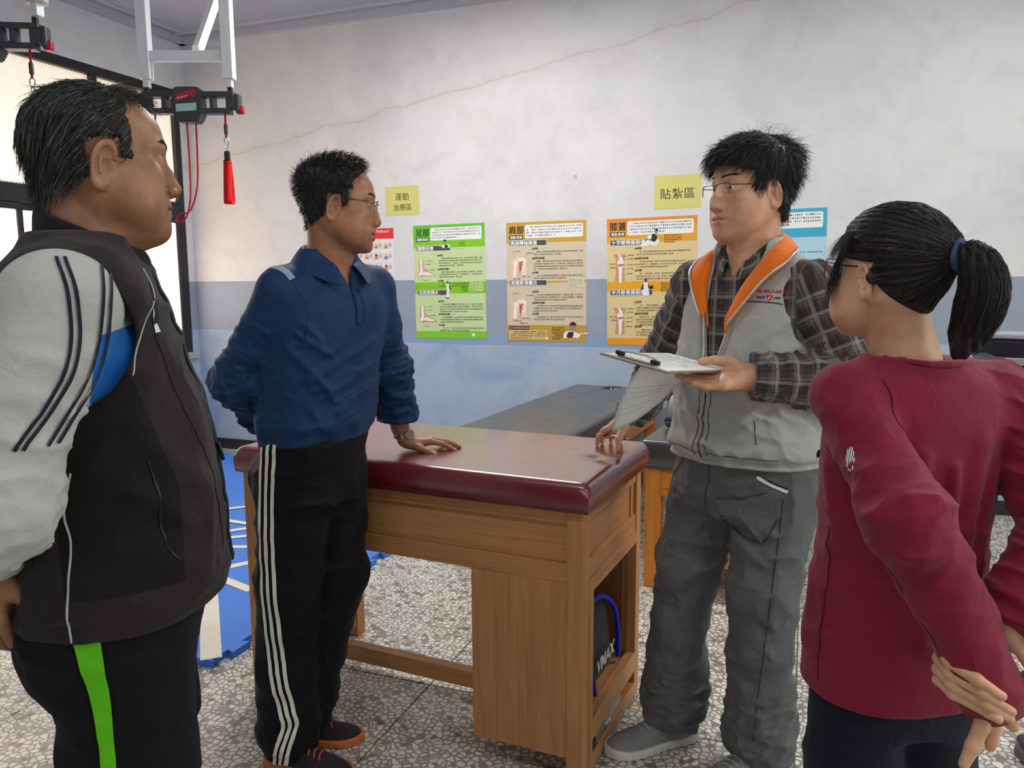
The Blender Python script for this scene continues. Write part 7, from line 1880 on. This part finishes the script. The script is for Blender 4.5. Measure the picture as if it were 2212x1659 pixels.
    gr = lambda P: 0.0045*(vnoise(P*np.array((90, 90, 45), f32), 3)-0.5)*2
    capo, fc = hair_cap('hair', fh, region, thick, HT, HR, man, 0.0023, gr)
    def flow(P, t):
        x, y, z = P.T; front = np.clip((y-0.01)/0.05, 0, 1)[:, None]; top = np.clip((z-0.07)/0.04, 0, 1)[:, None]
        fr_ = np.stack([0.5*np.sign(-x+0.02), 0.7+0*x, -0.35-0.9*t+0*x], 1); sd = np.stack([0*x, 0.18+0*x, -1.0+0*x], 1); bk = np.stack([0.2*np.sign(x), -0.3+0*x, -0.9+0*x], 1)
        tp = np.stack([-0.35+0*x, 0.75*np.sign(y+0.03), 0.15-0.7*t+0*x], 1)
        return (top*tp+(1-top)*(front*fr_+(1-front)*np.where((y > -0.03)[:, None], sd, bk))).astype(f32)
    rt = scatter(fc, lambda P: (region(P) > -0.002)*1.0, 7500, 4)
    strands('hair_strands', rt, flow, fc, HT, HR, man, lambda R_: 0.030+0.012*(R_[:, 2] > 0.06)-0.014*(R_[:, 2] < 0.0), 7, 0.0011, 0.003, 5, jitter=0.26, grey=0.12)
    crown = scatter(fc, lambda P: ((P[:, 2] > 0.10) & (P[:, 1] < 0.0))*1.0, 90, 9)
    strands('hair_wisps', crown, lambda P, t: np.stack([0.5-1.5*t+0*P[:, 0], -0.3+0*P[:, 0], 1.1-1.3*t+0*P[:, 0]], 1).astype(f32), fc, HT, HR, man, 0.05, 8, 0.0008, 0.002, 8, jitter=0.35, grey=0.1)
    brow_strands(man, fh, HT, HR, n=130, width=0.0010, dz=0.002)
    glasses(man, HT, plain('copper_wire', (120, 72, 58), 0.25, 0.8), mat_lens(), plain('copper_wire', (120, 72, 58), 0.25, 0.8), z=0.001, y=0.1085, hgt=0.0150, w=0.0245, rim='half', thick=0.0013)
    return man
build_man_clip()

# ---- clipboard with its papers, and the pen
def clipboard_and_pen():
    az = math.radians(242-90); Mw = Matrix.Translation((-0.151, 2.114, 0)) @ Matrix.Rotation(az, 4, 'Z')
    A, D, C_ = Vector((0.105, 0.431, 1.227)), Vector((-0.074, 0.418, 1.197)), Vector((-0.019, 0.140, 1.182))
    ex = (D-A).normalized(); ez = ex.cross(C_-D).normalized(); ey = ez.cross(ex); 
    if ez.z < 0: ez = -ez
    ez = ex.cross(ey); W, H = (D-A).length, (C_-D).dot(ey)
    R_ = Matrix(((ex.x, ey.x, ez.x, A.x), (ex.y, ey.y, ez.y, A.y), (ex.z, ey.z, ez.z, A.z), (0, 0, 0, 1)))
    r = empty('clipboard', (0, 0, 0), label='clipboard with white papers held by the man in the grey vest', cat='clipboard'); r.matrix_world = Mw @ R_
    BRD = plain('brown_hardboard', (138, 112, 84), 0.6); PAP = plain('white_paper', (236, 238, 232), 0.7, var=0.02); MET = plain('clip_steel', (176, 170, 158), 0.3, 0.9)
    sgn = 1 if ez.z > 0 else -1
    box('board', (-0.004, -0.004, -0.0015), (W+0.004, H+0.004, 0.0015), BRD, r, 0.001)
    for i in range(3): 
        q = box('sheet', (0.002+0.0015*i, 0.003+0.001*i, 0.0018+0.0009*i), (W-0.002+0.0006*i, H-0.001*i, 0.0024+0.0009*i), PAP, r, 0)
    # printed form: faint rules
    b = bmesh.new(); rg = random.Random(3)
    for i in range(16):
        y = 0.05+i*0.0128
        x = 0.02
        while x < W-0.03:
            w = rg.uniform(0.008, 0.03)
            if rg.random() < 0.72: box_bm((x, y, 0.00445), (min(x+w, W-0.02), y+0.0014, 0.0046), 0, bm=b)
            x += w+0.006
    obj('printed_form', bm_mesh(b), plain('grey_print', (186, 188, 186), 0.7), r)
    box('clip_plate', (W*0.22, 0.004, 0.0045), (W*0.80, 0.022, 0.0085), MET, r, 0.002)
    tube('clip_wire', catmull([(W*0.24, 0.010, 0.010), (W*0.26, 0.030, 0.016), (W*0.45, 0.036, 0.018), (W*0.56, 0.036, 0.018), (W*0.74, 0.030, 0.016), (W*0.78, 0.010, 0.010)], 6), 0.0016, MET, r)
    for x in (W*0.24, W*0.78): box('clip_grip', (x-0.012, 0.006, 0.008), (x+0.012, 0.016, 0.018), plain('black_rubber', (28, 30, 32)), r, 0.003)
    # loose sheet hanging under the board
    hs_ = empty('paper_sheet', (0, 0, 0), label='loose white form hanging below the clipboard', cat='paper'); hs_.matrix_world = Mw
    rows = []
    P0, P1 = A.lerp(D, 0.42)+Vector((0.0, -0.05, -0.010)), Vector((-0.010, 0.225, 1.172))
    Q0, Q1 = Vector((0.185, 0.300, 1.010)), Vector((0.095, 0.190, 1.105))
    for i in range(13):
        t = i/12; row = []
        for j in range(11):
            s = j/10; top = P0.lerp(P1, s); bot = Q0.lerp(Q1, s); p = top.lerp(bot, t); p += Vector((0.35, 0.6, 0.1))*0.020*math.sin(t*math.pi)*(1-s*0.5); p.z -= 0.010*math.sin(s*math.pi)*t; row.append(tuple(p))
        rows.append(row)
    sheet('sheet', rows, PAP, hs_, 0.0006, 0)
    rules = []
    for k, (i0, s0, s1) in enumerate(((4, 0.10, 0.8), (5, 0.1, 0.75), (6, 0.08, 0.7), (8, 0.05, 0.6), (9, 0.05, 0.5))):
        pts = [Vector(rows[i0][j]) for j in range(int(s0*10), int(s1*10)+1)]
        if len(pts) > 1: tube('printed_line', [p+Vector((-0.0008, 0.0012, 0.0)) for p in pts], 0.0005, plain('grey_print', (186, 188, 186), 0.7), hs_, 4)
    # pen
    pe = empty('pen', (0, 0, 0), label='metal ballpoint pen between the fingers resting on the couch', cat='pen'); pe.matrix_world = Mw
    a, b_ = Vector((0.560, -0.050, 0.905)), Vector((0.420, -0.042, 0.912)); d = (b_-a).normalized()
    def at(t): return a.lerp(b_, t)
    tube('tip', [at(0.0), at(0.06)], [0.0012, 0.0040], plain('silver_grey_plastic', (150, 156, 152)), pe, 12); tube('grip', [at(0.06), at(0.35)], [0.0045, 0.0050], plain('black_rubber', (28, 30, 32)), pe, 12)
    tube('barrel', [at(0.35), at(0.5), at(0.8), at(0.92)], [0.0052, 0.0060, 0.0060, 0.0052], plain('pale_gold_metal', (190, 184, 140), 0.2, 0.9), pe, 14); tube('cap', [at(0.92), at(1.0)], [0.0055, 0.0045], M_CHROME if 'M_CHROME' in globals() else plain('chrome', (200, 202, 205), 0.15, 1.0), pe, 12)
    cl = [at(0.55)+Vector((0, 0, 0.008)), at(0.75)+Vector((0, 0, 0.009)), at(0.93)+Vector((0, 0, 0.006))]; tube('pocket_clip', cl, 0.0014, plain('chrome', (200, 202, 205), 0.15, 1.0), pe, 6)
clipboard_and_pen()
# ================================================================== the woman in maroon, seen from behind
def build_woman():
    SK = mat_skin('skin_light', (226, 178, 142), (208, 154, 118), (190, 110, 104))
    HR = mat_hair('glossy_dark_hair', (20, 17, 15), (92, 82, 70), 0.46)
    MAR = cloth('maroon_jersey', (130, 24, 50), 0.78, 1000, 0.06, 0.12, 0.13)
    MARD = cloth('maroon_seam', (84, 12, 30), 0.8, 900)
    TRS = cloth('blue_black_trousers', (20, 24, 32), 0.8, 900, 0.1, 0.05)
    TT = Tab([(0.50, -0.012, 0.058, 0.150, 0.095, 0.105, 0), (0.66, -0.012, 0.058, 0.158, 0.104, 0.116, 0), (0.74, -0.012, 0.058, 0.156, 0.104, 0.118, 0), (0.84, -0.012, 0.058, 0.146, 0.102, 0.104, 0), (0.94, -0.011, 0.056, 0.136, 0.100, 0.092, 0), (1.02, -0.010, 0.052, 0.138, 0.106, 0.092, 0),
              (1.10, -0.009, 0.048, 0.146, 0.110, 0.096, 0), (1.17, -0.008, 0.044, 0.148, 0.092, 0.098, 0), (1.225, -0.010, 0.044, 0.130, 0.072, 0.086, 0), (1.262, -0.016, 0.048, 0.086, 0.056, 0.066, 0), (1.33, -0.025, 0.05, 0.055, 0.045, 0.05, 0)])
    SHL = (-0.146, 0.040, 1.205); ELL = (-0.142, -0.128, 1.055); WRL = (-0.022, -0.170, 0.795)
    SH = (0.128, 0.034, 1.200); EL = (0.172, -0.104, 1.010); WR = (0.022, -0.150, 0.872)
    HT = head_matrix((-0.064, 0.052, 1.400), 17, 8, 2, 0.905)
    hp = dict(fat=0.004, jaw=-0.003, nose=0.9, brow=0.7, eye=0.004, lip=1.0, beard=0.0, ear=0.92, flare=16, fold=0.5, chin=-0.004)
    Vh, Qh, mh, fh = make_head(hp, HT, [(-0.030, 0.046, 1.262), (-0.026, 0.046, 1.20)], 0.0017, (0.047, 0.051))
    # right hand clasping the left wrist: palm on the body side, fingers come round, thumb down the outside
    gr = []
    for k, (dz, r, tip) in enumerate(((0.0, 0.0092, 0.052), (-0.019, 0.0094, 0.066), (-0.037, 0.0090, 0.050), (-0.054, 0.0078, 0.006))):
        z = 0.846+dz
        pts = [(-0.040, -0.118, z+0.006), (-0.078, -0.136, z+0.002), (-0.090+0.004*k, -0.168, z-0.004), (-0.072+0.008*k, -0.204, z-0.016), (-0.072+0.008*k+tip*0.62, -0.216-0.001*k, z-0.016-tip*0.42)]
        gr.append((pts, (r*1.12, r*1.08, r, r*0.94, r*0.72)))
    gr.append((((0.020, -0.160, 0.868), (0.026, -0.184, 0.846), (0.032, -0.196, 0.822), (0.034, -0.198, 0.796)), (0.0135, 0.0110, 0.0096, 0.0074)))
    palm = [(WR, (-0.040, -0.122, 0.850), 0.022, 0.015), (WR, (-0.044, -0.120, 0.830), 0.022, 0.015), (WR, (-0.040, -0.120, 0.806), 0.020, 0.013), (WR, (0.022, -0.168, 0.862), 0.021, 0.014), ((0.07, -0.135, 0.905), WR, 0.026, 0.022)]
    Hr = custom_hand(gr, palm, 0.014, 0.0018)
    lf = [(((-0.030, -0.178, 0.770), (-0.042, -0.186, 0.744), (-0.058, -0.190, 0.716), (-0.070, -0.190, 0.690)), (0.0130, 0.0112, 0.0104, 0.0080)),
          (((-0.022, -0.180, 0.765), (-0.022, -0.188, 0.742), (-0.026, -0.190, 0.722), (-0.028, -0.190, 0.712)), (0.0112, 0.0092, 0.0085, 0.0068)),
          (((-0.008, -0.174, 0.765), (-0.004, -0.170, 0.738), (-0.006, -0.164, 0.716), (-0.010, -0.160, 0.704)), (0.0112, 0.0092, 0.0085, 0.0068)),
          (((0.002, -0.172, 0.765), (0.012, -0.172, 0.748), (0.020, -0.172, 0.736), (0.025, -0.172, 0.728)), (0.0120, 0.0108, 0.0098, 0.0080))]
    palmL = [(WRL, (-0.030, -0.178, 0.770), 0.022, 0.016), (WRL, (-0.010, -0.176, 0.766), 0.022, 0.016), (WRL, (0.003, -0.172, 0.766), 0.022, 0.014), ((-0.045, -0.162, 0.85), WRL, 0.026, 0.023)]
    Hl = custom_hand(lf, palmL, 0.012, 0.0018)
    def body(P):
        d = loft(P, TT, 2.3, -0.026, (0.66, 1.27, 0.02))
        for s, e, w in ((SH, EL, WR), (SHL, ELL, WRL)): d = smin(d, chain(P, [s, e, w], [0.036, 0.030, 0.020]), 0.03)
        for sx in (-1, 1): d = smin(d, chain(P, [(-0.012+sx*0.075, 0.05, 0.72), (-0.012+sx*0.078, 0.06, 0.40), (-0.012+sx*0.078, 0.03, 0.07)], [0.06, 0.044, 0.032]), 0.03)
        return d
    wo = figure('woman in maroon long-sleeved top with a ponytail, hands clasped behind her', (0.21, 1.43), 120, [(Vh, Qh, mh), Hr, Hl, coarse(body, (-0.24, -0.22, 0.0), (0.26, 0.18, 1.33))], SK)
    eyes(wo, HT, (0, 1, 0))
    # ---- top
    def top(P):
        d = loft(P, TT, 2.3, 0.004)
        d = smin(d, cap(P, (-0.08, 0.046, 1.232), (-0.135, 0.042, 1.214), 0.034, 0.044), 0.04); d = smin(d, cap(P, (0.05, 0.044, 1.232), (0.115, 0.038, 1.210), 0.034, 0.044), 0.04)
        # back folds: long vertical drapes from the shoulder blades, gathers at the waist
        for a, b, r, am in (((0.040, -0.05, 1.14), (0.020, -0.055, 0.86), 0.014, 0.010), ((-0.008, -0.06, 1.10), (0.0, -0.06, 0.84), 0.010, 0.008), ((0.075, -0.03, 1.08), (0.060, -0.05, 0.90), 0.012, 0.008), ((-0.060, -0.05, 1.12), (-0.070, -0.05, 1.00), 0.011, 0.008),
                            ((-0.14, 0.02, 1.0), (-0.10, -0.03, 0.93), 0.010, 0.006), ((-0.15, 0.05, 0.95), (-0.07, -0.04, 0.985), 0.012, 0.007), ((-0.15, 0.08, 0.86), (-0.09, -0.04, 0.90), 0.012, 0.006), ((-0.155, 0.06, 1.08), (-0.145, 0.03, 0.96), 0.012, 0.006)):
            d = d-fold(P, a, b, r*1.1, am*1.6)
        d = d-wrinkle(P, (0.2, 0.1, 1), 20, 7, 0.007, 51)*np.clip((1.1-P[:, 2])/0.1, 0, 1)*np.clip((P[:, 2]-0.70)/0.08, 0.1, 1)
        d = smax(d, (0.690+0.07*np.clip(P[:, 1]-0.06, -0.12, 0.12)+0.02*P[:, 0])-P[:, 2], 0.006)
        for s, e, w, rr, sd in ((SH, EL, WR, (0.050, 0.052, 0.038), 3), (SHL, ELL, WRL, (0.047, 0.047, 0.040), 4)):
            s_, e_, w_ = np.array(s), np.array(e), np.array(w); c = chain(P, [s_, e_, w_], rr, 0.035); ax2 = w_-e_; n_ = (ax2/np.linalg.norm(ax2)).astype(f32); t = (P-w_.astype(f32))@n_
            c = c-wrinkle(P, e_-s_, 18, 6, 0.008, sd)*np.clip((1.16-P[:, 2])/0.05, 0, 1)-wrinkle(P, ax2+np.array((0.05, 0.05, 0.0)), 34 if sd == 3 else 20, 6 if sd == 3 else 7, 0.012 if sd == 3 else 0.0065, sd+5)*(1.0 if sd == 3 else np.clip((P[:, 2]-0.87)/0.06, 0.05, 1))
            if sd == 4:      # the long cuff reaches over the hand
                c = smin(c, ecap(P, w_-n_*0.03, w_+n_*0.045, 0.040, 0.043, (0.35, 1, 0), 0.62), 0.02); c = smax(c, t-0.048-0.35*(P[:, 0]-w_[0]).astype(f32)*0, 0.006); c = smax(c, -ecap(P, w_+n_*0.0, w_+n_*0.09, 0.037, 0.040, (0.35, 1, 0), 0.55), 0.003)
            else:
                c = smax(c, t-0.006, 0.005); c = smax(c, -cap(P, w_-n_*0.03, w_+n_*0.06, 0.027), 0.003)
            d = smin(d, c, 0.010+0.022*np.clip((P[:, 2]-1.13)/0.06, 0, 1))
        d = smax(d, -ell(P, (-0.027, 0.056, 1.315), (0.068, 0.080, 0.082)), 0.005); d = smax(d, P[:, 2]-1.268-0.10*np.clip(-0.03-P[:, 0], 0, 0.05), 0.004)
        return d
    tp = sdf_obj('top', top, (-0.24, -0.25, 0.66), (0.28, 0.19, 1.30), 0.0036, MAR, wo)
    bv = bvh_of(tp)
    piping('armhole_seam', bv, [(-0.115, -0.02, 1.245), (-0.112, -0.05, 1.215), (-0.112, -0.065, 1.17), (-0.118, -0.07, 1.12), (-0.125, -0.06, 1.09)], 0.0016, MARD, wo)
    piping('neck_seam', bv, [(-0.085, 0.03, 1.270), (-0.065, -0.005, 1.262), (-0.03, -0.022, 1.258), (0.01, -0.018, 1.256), (0.04, 0.01, 1.258), (0.05, 0.04, 1.26)], 0.0014, MARD, wo)
    piping('side_seam', bv, [(-0.19, 0.05, 0.98), (-0.19, 0.035, 0.90), (-0.20, 0.03, 0.80), (-0.20, 0.03, 0.71)], 0.0014, MARD, wo)
    piping('sleeve_seam', bv, [(-0.20, 0.02, 1.13), (-0.19, -0.04, 1.06), (-0.16, -0.11, 0.98), (-0.10, -0.15, 0.90), (-0.07, -0.17, 0.82)], 0.0012, MARD, wo)
    paw = []
    for i, (x, l, o_) in enumerate(((-0.8, 0.55, 0.1), (-0.4, 0.85, 0.0), (0.0, 1.0, -0.1), (0.4, 0.85, -0.25), (0.8, 0.5, -0.4))): paw.append([(x-0.13, o_+l), (x+0.13, o_+l-0.1), (x+0.13, o_-l), (x-0.13, o_-l+0.1)])
    V = [p for q in paw for p in q]; F = [tuple(range(4*i, 4*i+4)) for i in range(5)]
    ax_ = Vector((0.78, 0.62, 0.0)); sd_ = Vector((0.62, -0.78, 0))
    stamp('sleeve_logo', bv, (V, F), lambda x, y: Vector((-0.146, -0.024, 1.128))-ax_*0.2+sd_*(x*0.009)+Vector((0, 0, y*0.018)), tuple(ax_), plain('white_print', (225, 228, 225)), wo)
    # ---- trousers
    def trs(P):
        d = loft(P, TT, 2.3, -0.020, (0.62, 0.78, 0.015))
        for sx in (-1, 1): d = smin(d, chain(P, [(-0.012+sx*0.070, 0.050, 0.66), (-0.012+sx*0.076, 0.058, 0.40), (-0.012+sx*0.080, 0.03, 0.08)], [0.080, 0.070, 0.064], 0.03), 0.02)
        d = d-wrinkle(P, (0.1, 0.3, 1), 14, 6, 0.008, 61)*np.clip((0.66-P[:, 2])/0.1, 0, 1)
        return smax(d, 0.03-P[:, 2], 0.01)
    tr = sdf_obj('trousers', trs, (-0.21, -0.12, 0.0), (0.19, 0.20, 0.82), 0.005, TRS, wo)
    for sx in (-1, 1): shoe(wo, (-0.012+sx*0.09, 0.20), (-0.012+sx*0.078, -0.045), 0.0, TRS, plain('black_rubber', (28, 30, 32)), w=0.046)
    # ---- hair pulled back into a ponytail
    TIE = np.array((0.018, -0.098, 0.052), f32)      # head space
    def region(P):
        x, y, z = np.abs(P[:, 0]), P[:, 1], P[:, 2]
        front = np.where(z > 0.03, 0.052-y+0.8*np.clip(z-0.05, 0, 0.05), 0.034-y)
        low = np.where(y > -0.022, z-0.026, z+0.066-0.9*np.clip(y+0.090, 0, 0.075))
        return np.minimum(front, low)
    thick = lambda P: 0.006+0.006*np.clip((P[:, 2]-0.02)/0.06, 0, 1)
    def grv(P):
        q = P-TIE; a = np.arctan2(q[:, 2], q[:, 0]+1e-6); r = nlen(q)
        return 0.0013*np.sin(a*46+4*vnoise(P*18, 4))*np.clip(r/0.05, 0.2, 1)*np.clip((region(P)-0.004)/0.015, 0, 1)
    capo, fc = hair_cap('hair', fh, region, thick, HT, HR, wo, 0.0021, grv)
    def flow(P, t):
        d = TIE-P; n = d/np.maximum(nlen(d), 1e-5)[:, None]; return n
    rt = scatter(fc, lambda P: (region(P) > -0.002)*(nlen(P-TIE) > 0.02), 5200, 3)
    strands('hair_strands', rt, flow, fc, HT, HR, wo, lambda R_: np.minimum(0.075, nlen(R_-TIE)*0.9), 7, 0.0010, 0.0012, 4, jitter=0.09, grey=0.18)
    # ponytail: a bundle of long strands hanging from the tie (in body space)
    I4 = np.eye(4, dtype=f32)
    tie_b = xf(HT, TIE[None])[0]
    path = catmull([Vector(tie_b), Vector((tie_b[0]+0.012, tie_b[1]-0.030, tie_b[2]-0.002)), Vector((tie_b[0]+0.020, tie_b[1]-0.044, tie_b[2]-0.045)), Vector((tie_b[0]+0.014, tie_b[1]-0.040, tie_b[2]-0.095)), Vector((tie_b[0]-0.004, tie_b[1]-0.030, tie_b[2]-0.150))], 6)
    PP = np.array([tuple(p) for p in path], f32); K = len(PP); prof = np.interp(np.linspace(0, 1, K), [0, 0.12, 0.4, 0.65, 0.88, 1], [0.011, 0.017, 0.033, 0.037, 0.028, 0.010])
    def pony(P):
        d = None
        for i in range(K-1):
            c = cap(P, PP[i], PP[i+1], prof[i]*0.86, prof[i+1]*0.86); d = c if d is None else smin(d, c, 0.006)
        return d-0.0018*np.sin((P[:, 0]*0.8-P[:, 1]*0.6)*420+3*vnoise(P*25, 5))
    V, Q = mesh_sdf(pony, PP.min(0)-0.055, PP.max(0)+0.055, 0.0036); me = np_mesh(V, Q); a = me.attributes.new('shade', 'FLOAT', 'POINT'); a.data.foreach_set('value', (0.1+0.25*vnoise(V*np.array((120, 120, 12), f32), 3)).astype(f32)); po = obj('ponytail', me, HR, wo)
    rg = np.random.default_rng(8); N = 1500; th = rg.random(N)*6.283; rr = np.sqrt(0.55+0.5*rg.random(N)); S = 10; fr = frames([tuple(p) for p in path])
    st = np.linspace(0, 1, S); Pth = np.zeros((N, S, 3), f32); end = 0.86+0.2*rg.random(N)
    for j, t in enumerate(st):
        tt = np.clip(t*end, 0, 1)*(K-1); i0 = np.minimum(tt.astype(int), K-2); w = (tt-i0)[:, None]
        ctr = PP[i0]*(1-w)+PP[i0+1]*w; nn = np.array([tuple(f_[2]) for f_ in fr], f32)[i0]; bb = np.array([tuple(f_[3]) for f_ in fr], f32)[i0]; rad = (np.interp(tt, np.arange(K), prof)*rr)[:, None]
        Pth[:, j] = ctr+nn*rad*np.cos(th)[:, None]+bb*rad*np.sin(th)[:, None]+rg.normal(0, 0.0006, (N, 3))
    tan = np.gradient(Pth, axis=1); tan /= np.linalg.norm(tan, axis=2, keepdims=True)+1e-9; a_ = np.cross(tan, rg.normal(size=(N, 1, 3))); a_ /= np.linalg.norm(a_, axis=2, keepdims=True)+1e-9; b_ = np.cross(tan, a_)
    wd = 0.00055*(1-0.7*st**3)[None, :, None]*(0.7+0.6*rg.random((N, 1, 1))); ring = np.stack([Pth+wd*(a_*math.cos(q)+b_*math.sin(q)) for q in (0, 2.094, 4.189)], 2); V = ring.reshape(-1, 3)
    base = (np.arange(N)*S*3)[:, None, None]; i = np.arange(S-1)[None, :, None]*3; k = np.arange(3)[None, None, :]; k2 = (k+1) % 3
    Q = np.stack([base+i+k, base+i+k2, base+i+3+k2, base+i+3+k], -1).reshape(-1, 4); me = np_mesh(V, Q); sh_ = np.where(rg.random(N) < 0.15, 0.8, rg.random(N)*0.5); a = me.attributes.new('shade', 'FLOAT', 'POINT'); a.data.foreach_set('value', np.repeat(sh_, S*3).astype(f32)); obj('ponytail_strands', me, HR, wo)
    # hair tie
    ax = Vector(fr[1][1]); u = ax.orthogonal().normalized(); w = ax.cross(u); c0 = Vector(path[2])
    tube('hair_tie', [c0+u*(0.0185*math.cos(q))+w*(0.0185*math.sin(q)) for q in np.linspace(0, 2*math.pi, 25)], 0.0085, cloth('blue_grey_elastic', (58, 78, 112), 0.8, 500), wo, 10)
    # loose locks in front of the ears
    for sx in (-1, 1):
        n_ = 130; r0_ = np.stack([sx*(0.060+0.012*rg.random(n_)), 0.040+0.026*rg.random(n_), 0.055+0.02*rg.random(n_)], 1).astype(f32)
        for _ in range(10): r0_ = r0_-grad(fh, r0_)*(fh(r0_)-0.003)[:, None]
        strands('side_lock', r0_, lambda P, t: np.stack([0.15*np.sign(P[:, 0]), 0.25-0.4*t+0*P[:, 0], -1+0*P[:, 0]], 1).astype(f32), fh, HT, HR, wo, 0.11, 9, 0.0010, 0.004, 9, jitter=0.08, grey=0.15)
    bang = scatter(fh, lambda P: ((P[:, 1] > 0.03) & (P[:, 2] > 0.075) & (P[:, 1] < 0.075))*1.0, 900, 12)
    strands('fringe', bang, lambda P, t: np.stack([0.8*np.sign(P[:, 0]+0.01), 0.10-0.35*t+0*P[:, 0], -0.55-0.5*t+0*P[:, 0]], 1).astype(f32), fh, HT, HR, wo, 0.080, 9, 0.0010, 0.004, 13, jitter=0.12, grey=0.2)
    glasses(wo, HT, plain('copper_wire', (120, 72, 58), 0.25, 0.8), mat_lens(), plain('black_plastic_wire', (22, 20, 20), 0.35), z=0.002, y=0.110, hgt=0.019, w=0.0235, rim='full', thick=0.0011)
    return wo
build_woman()
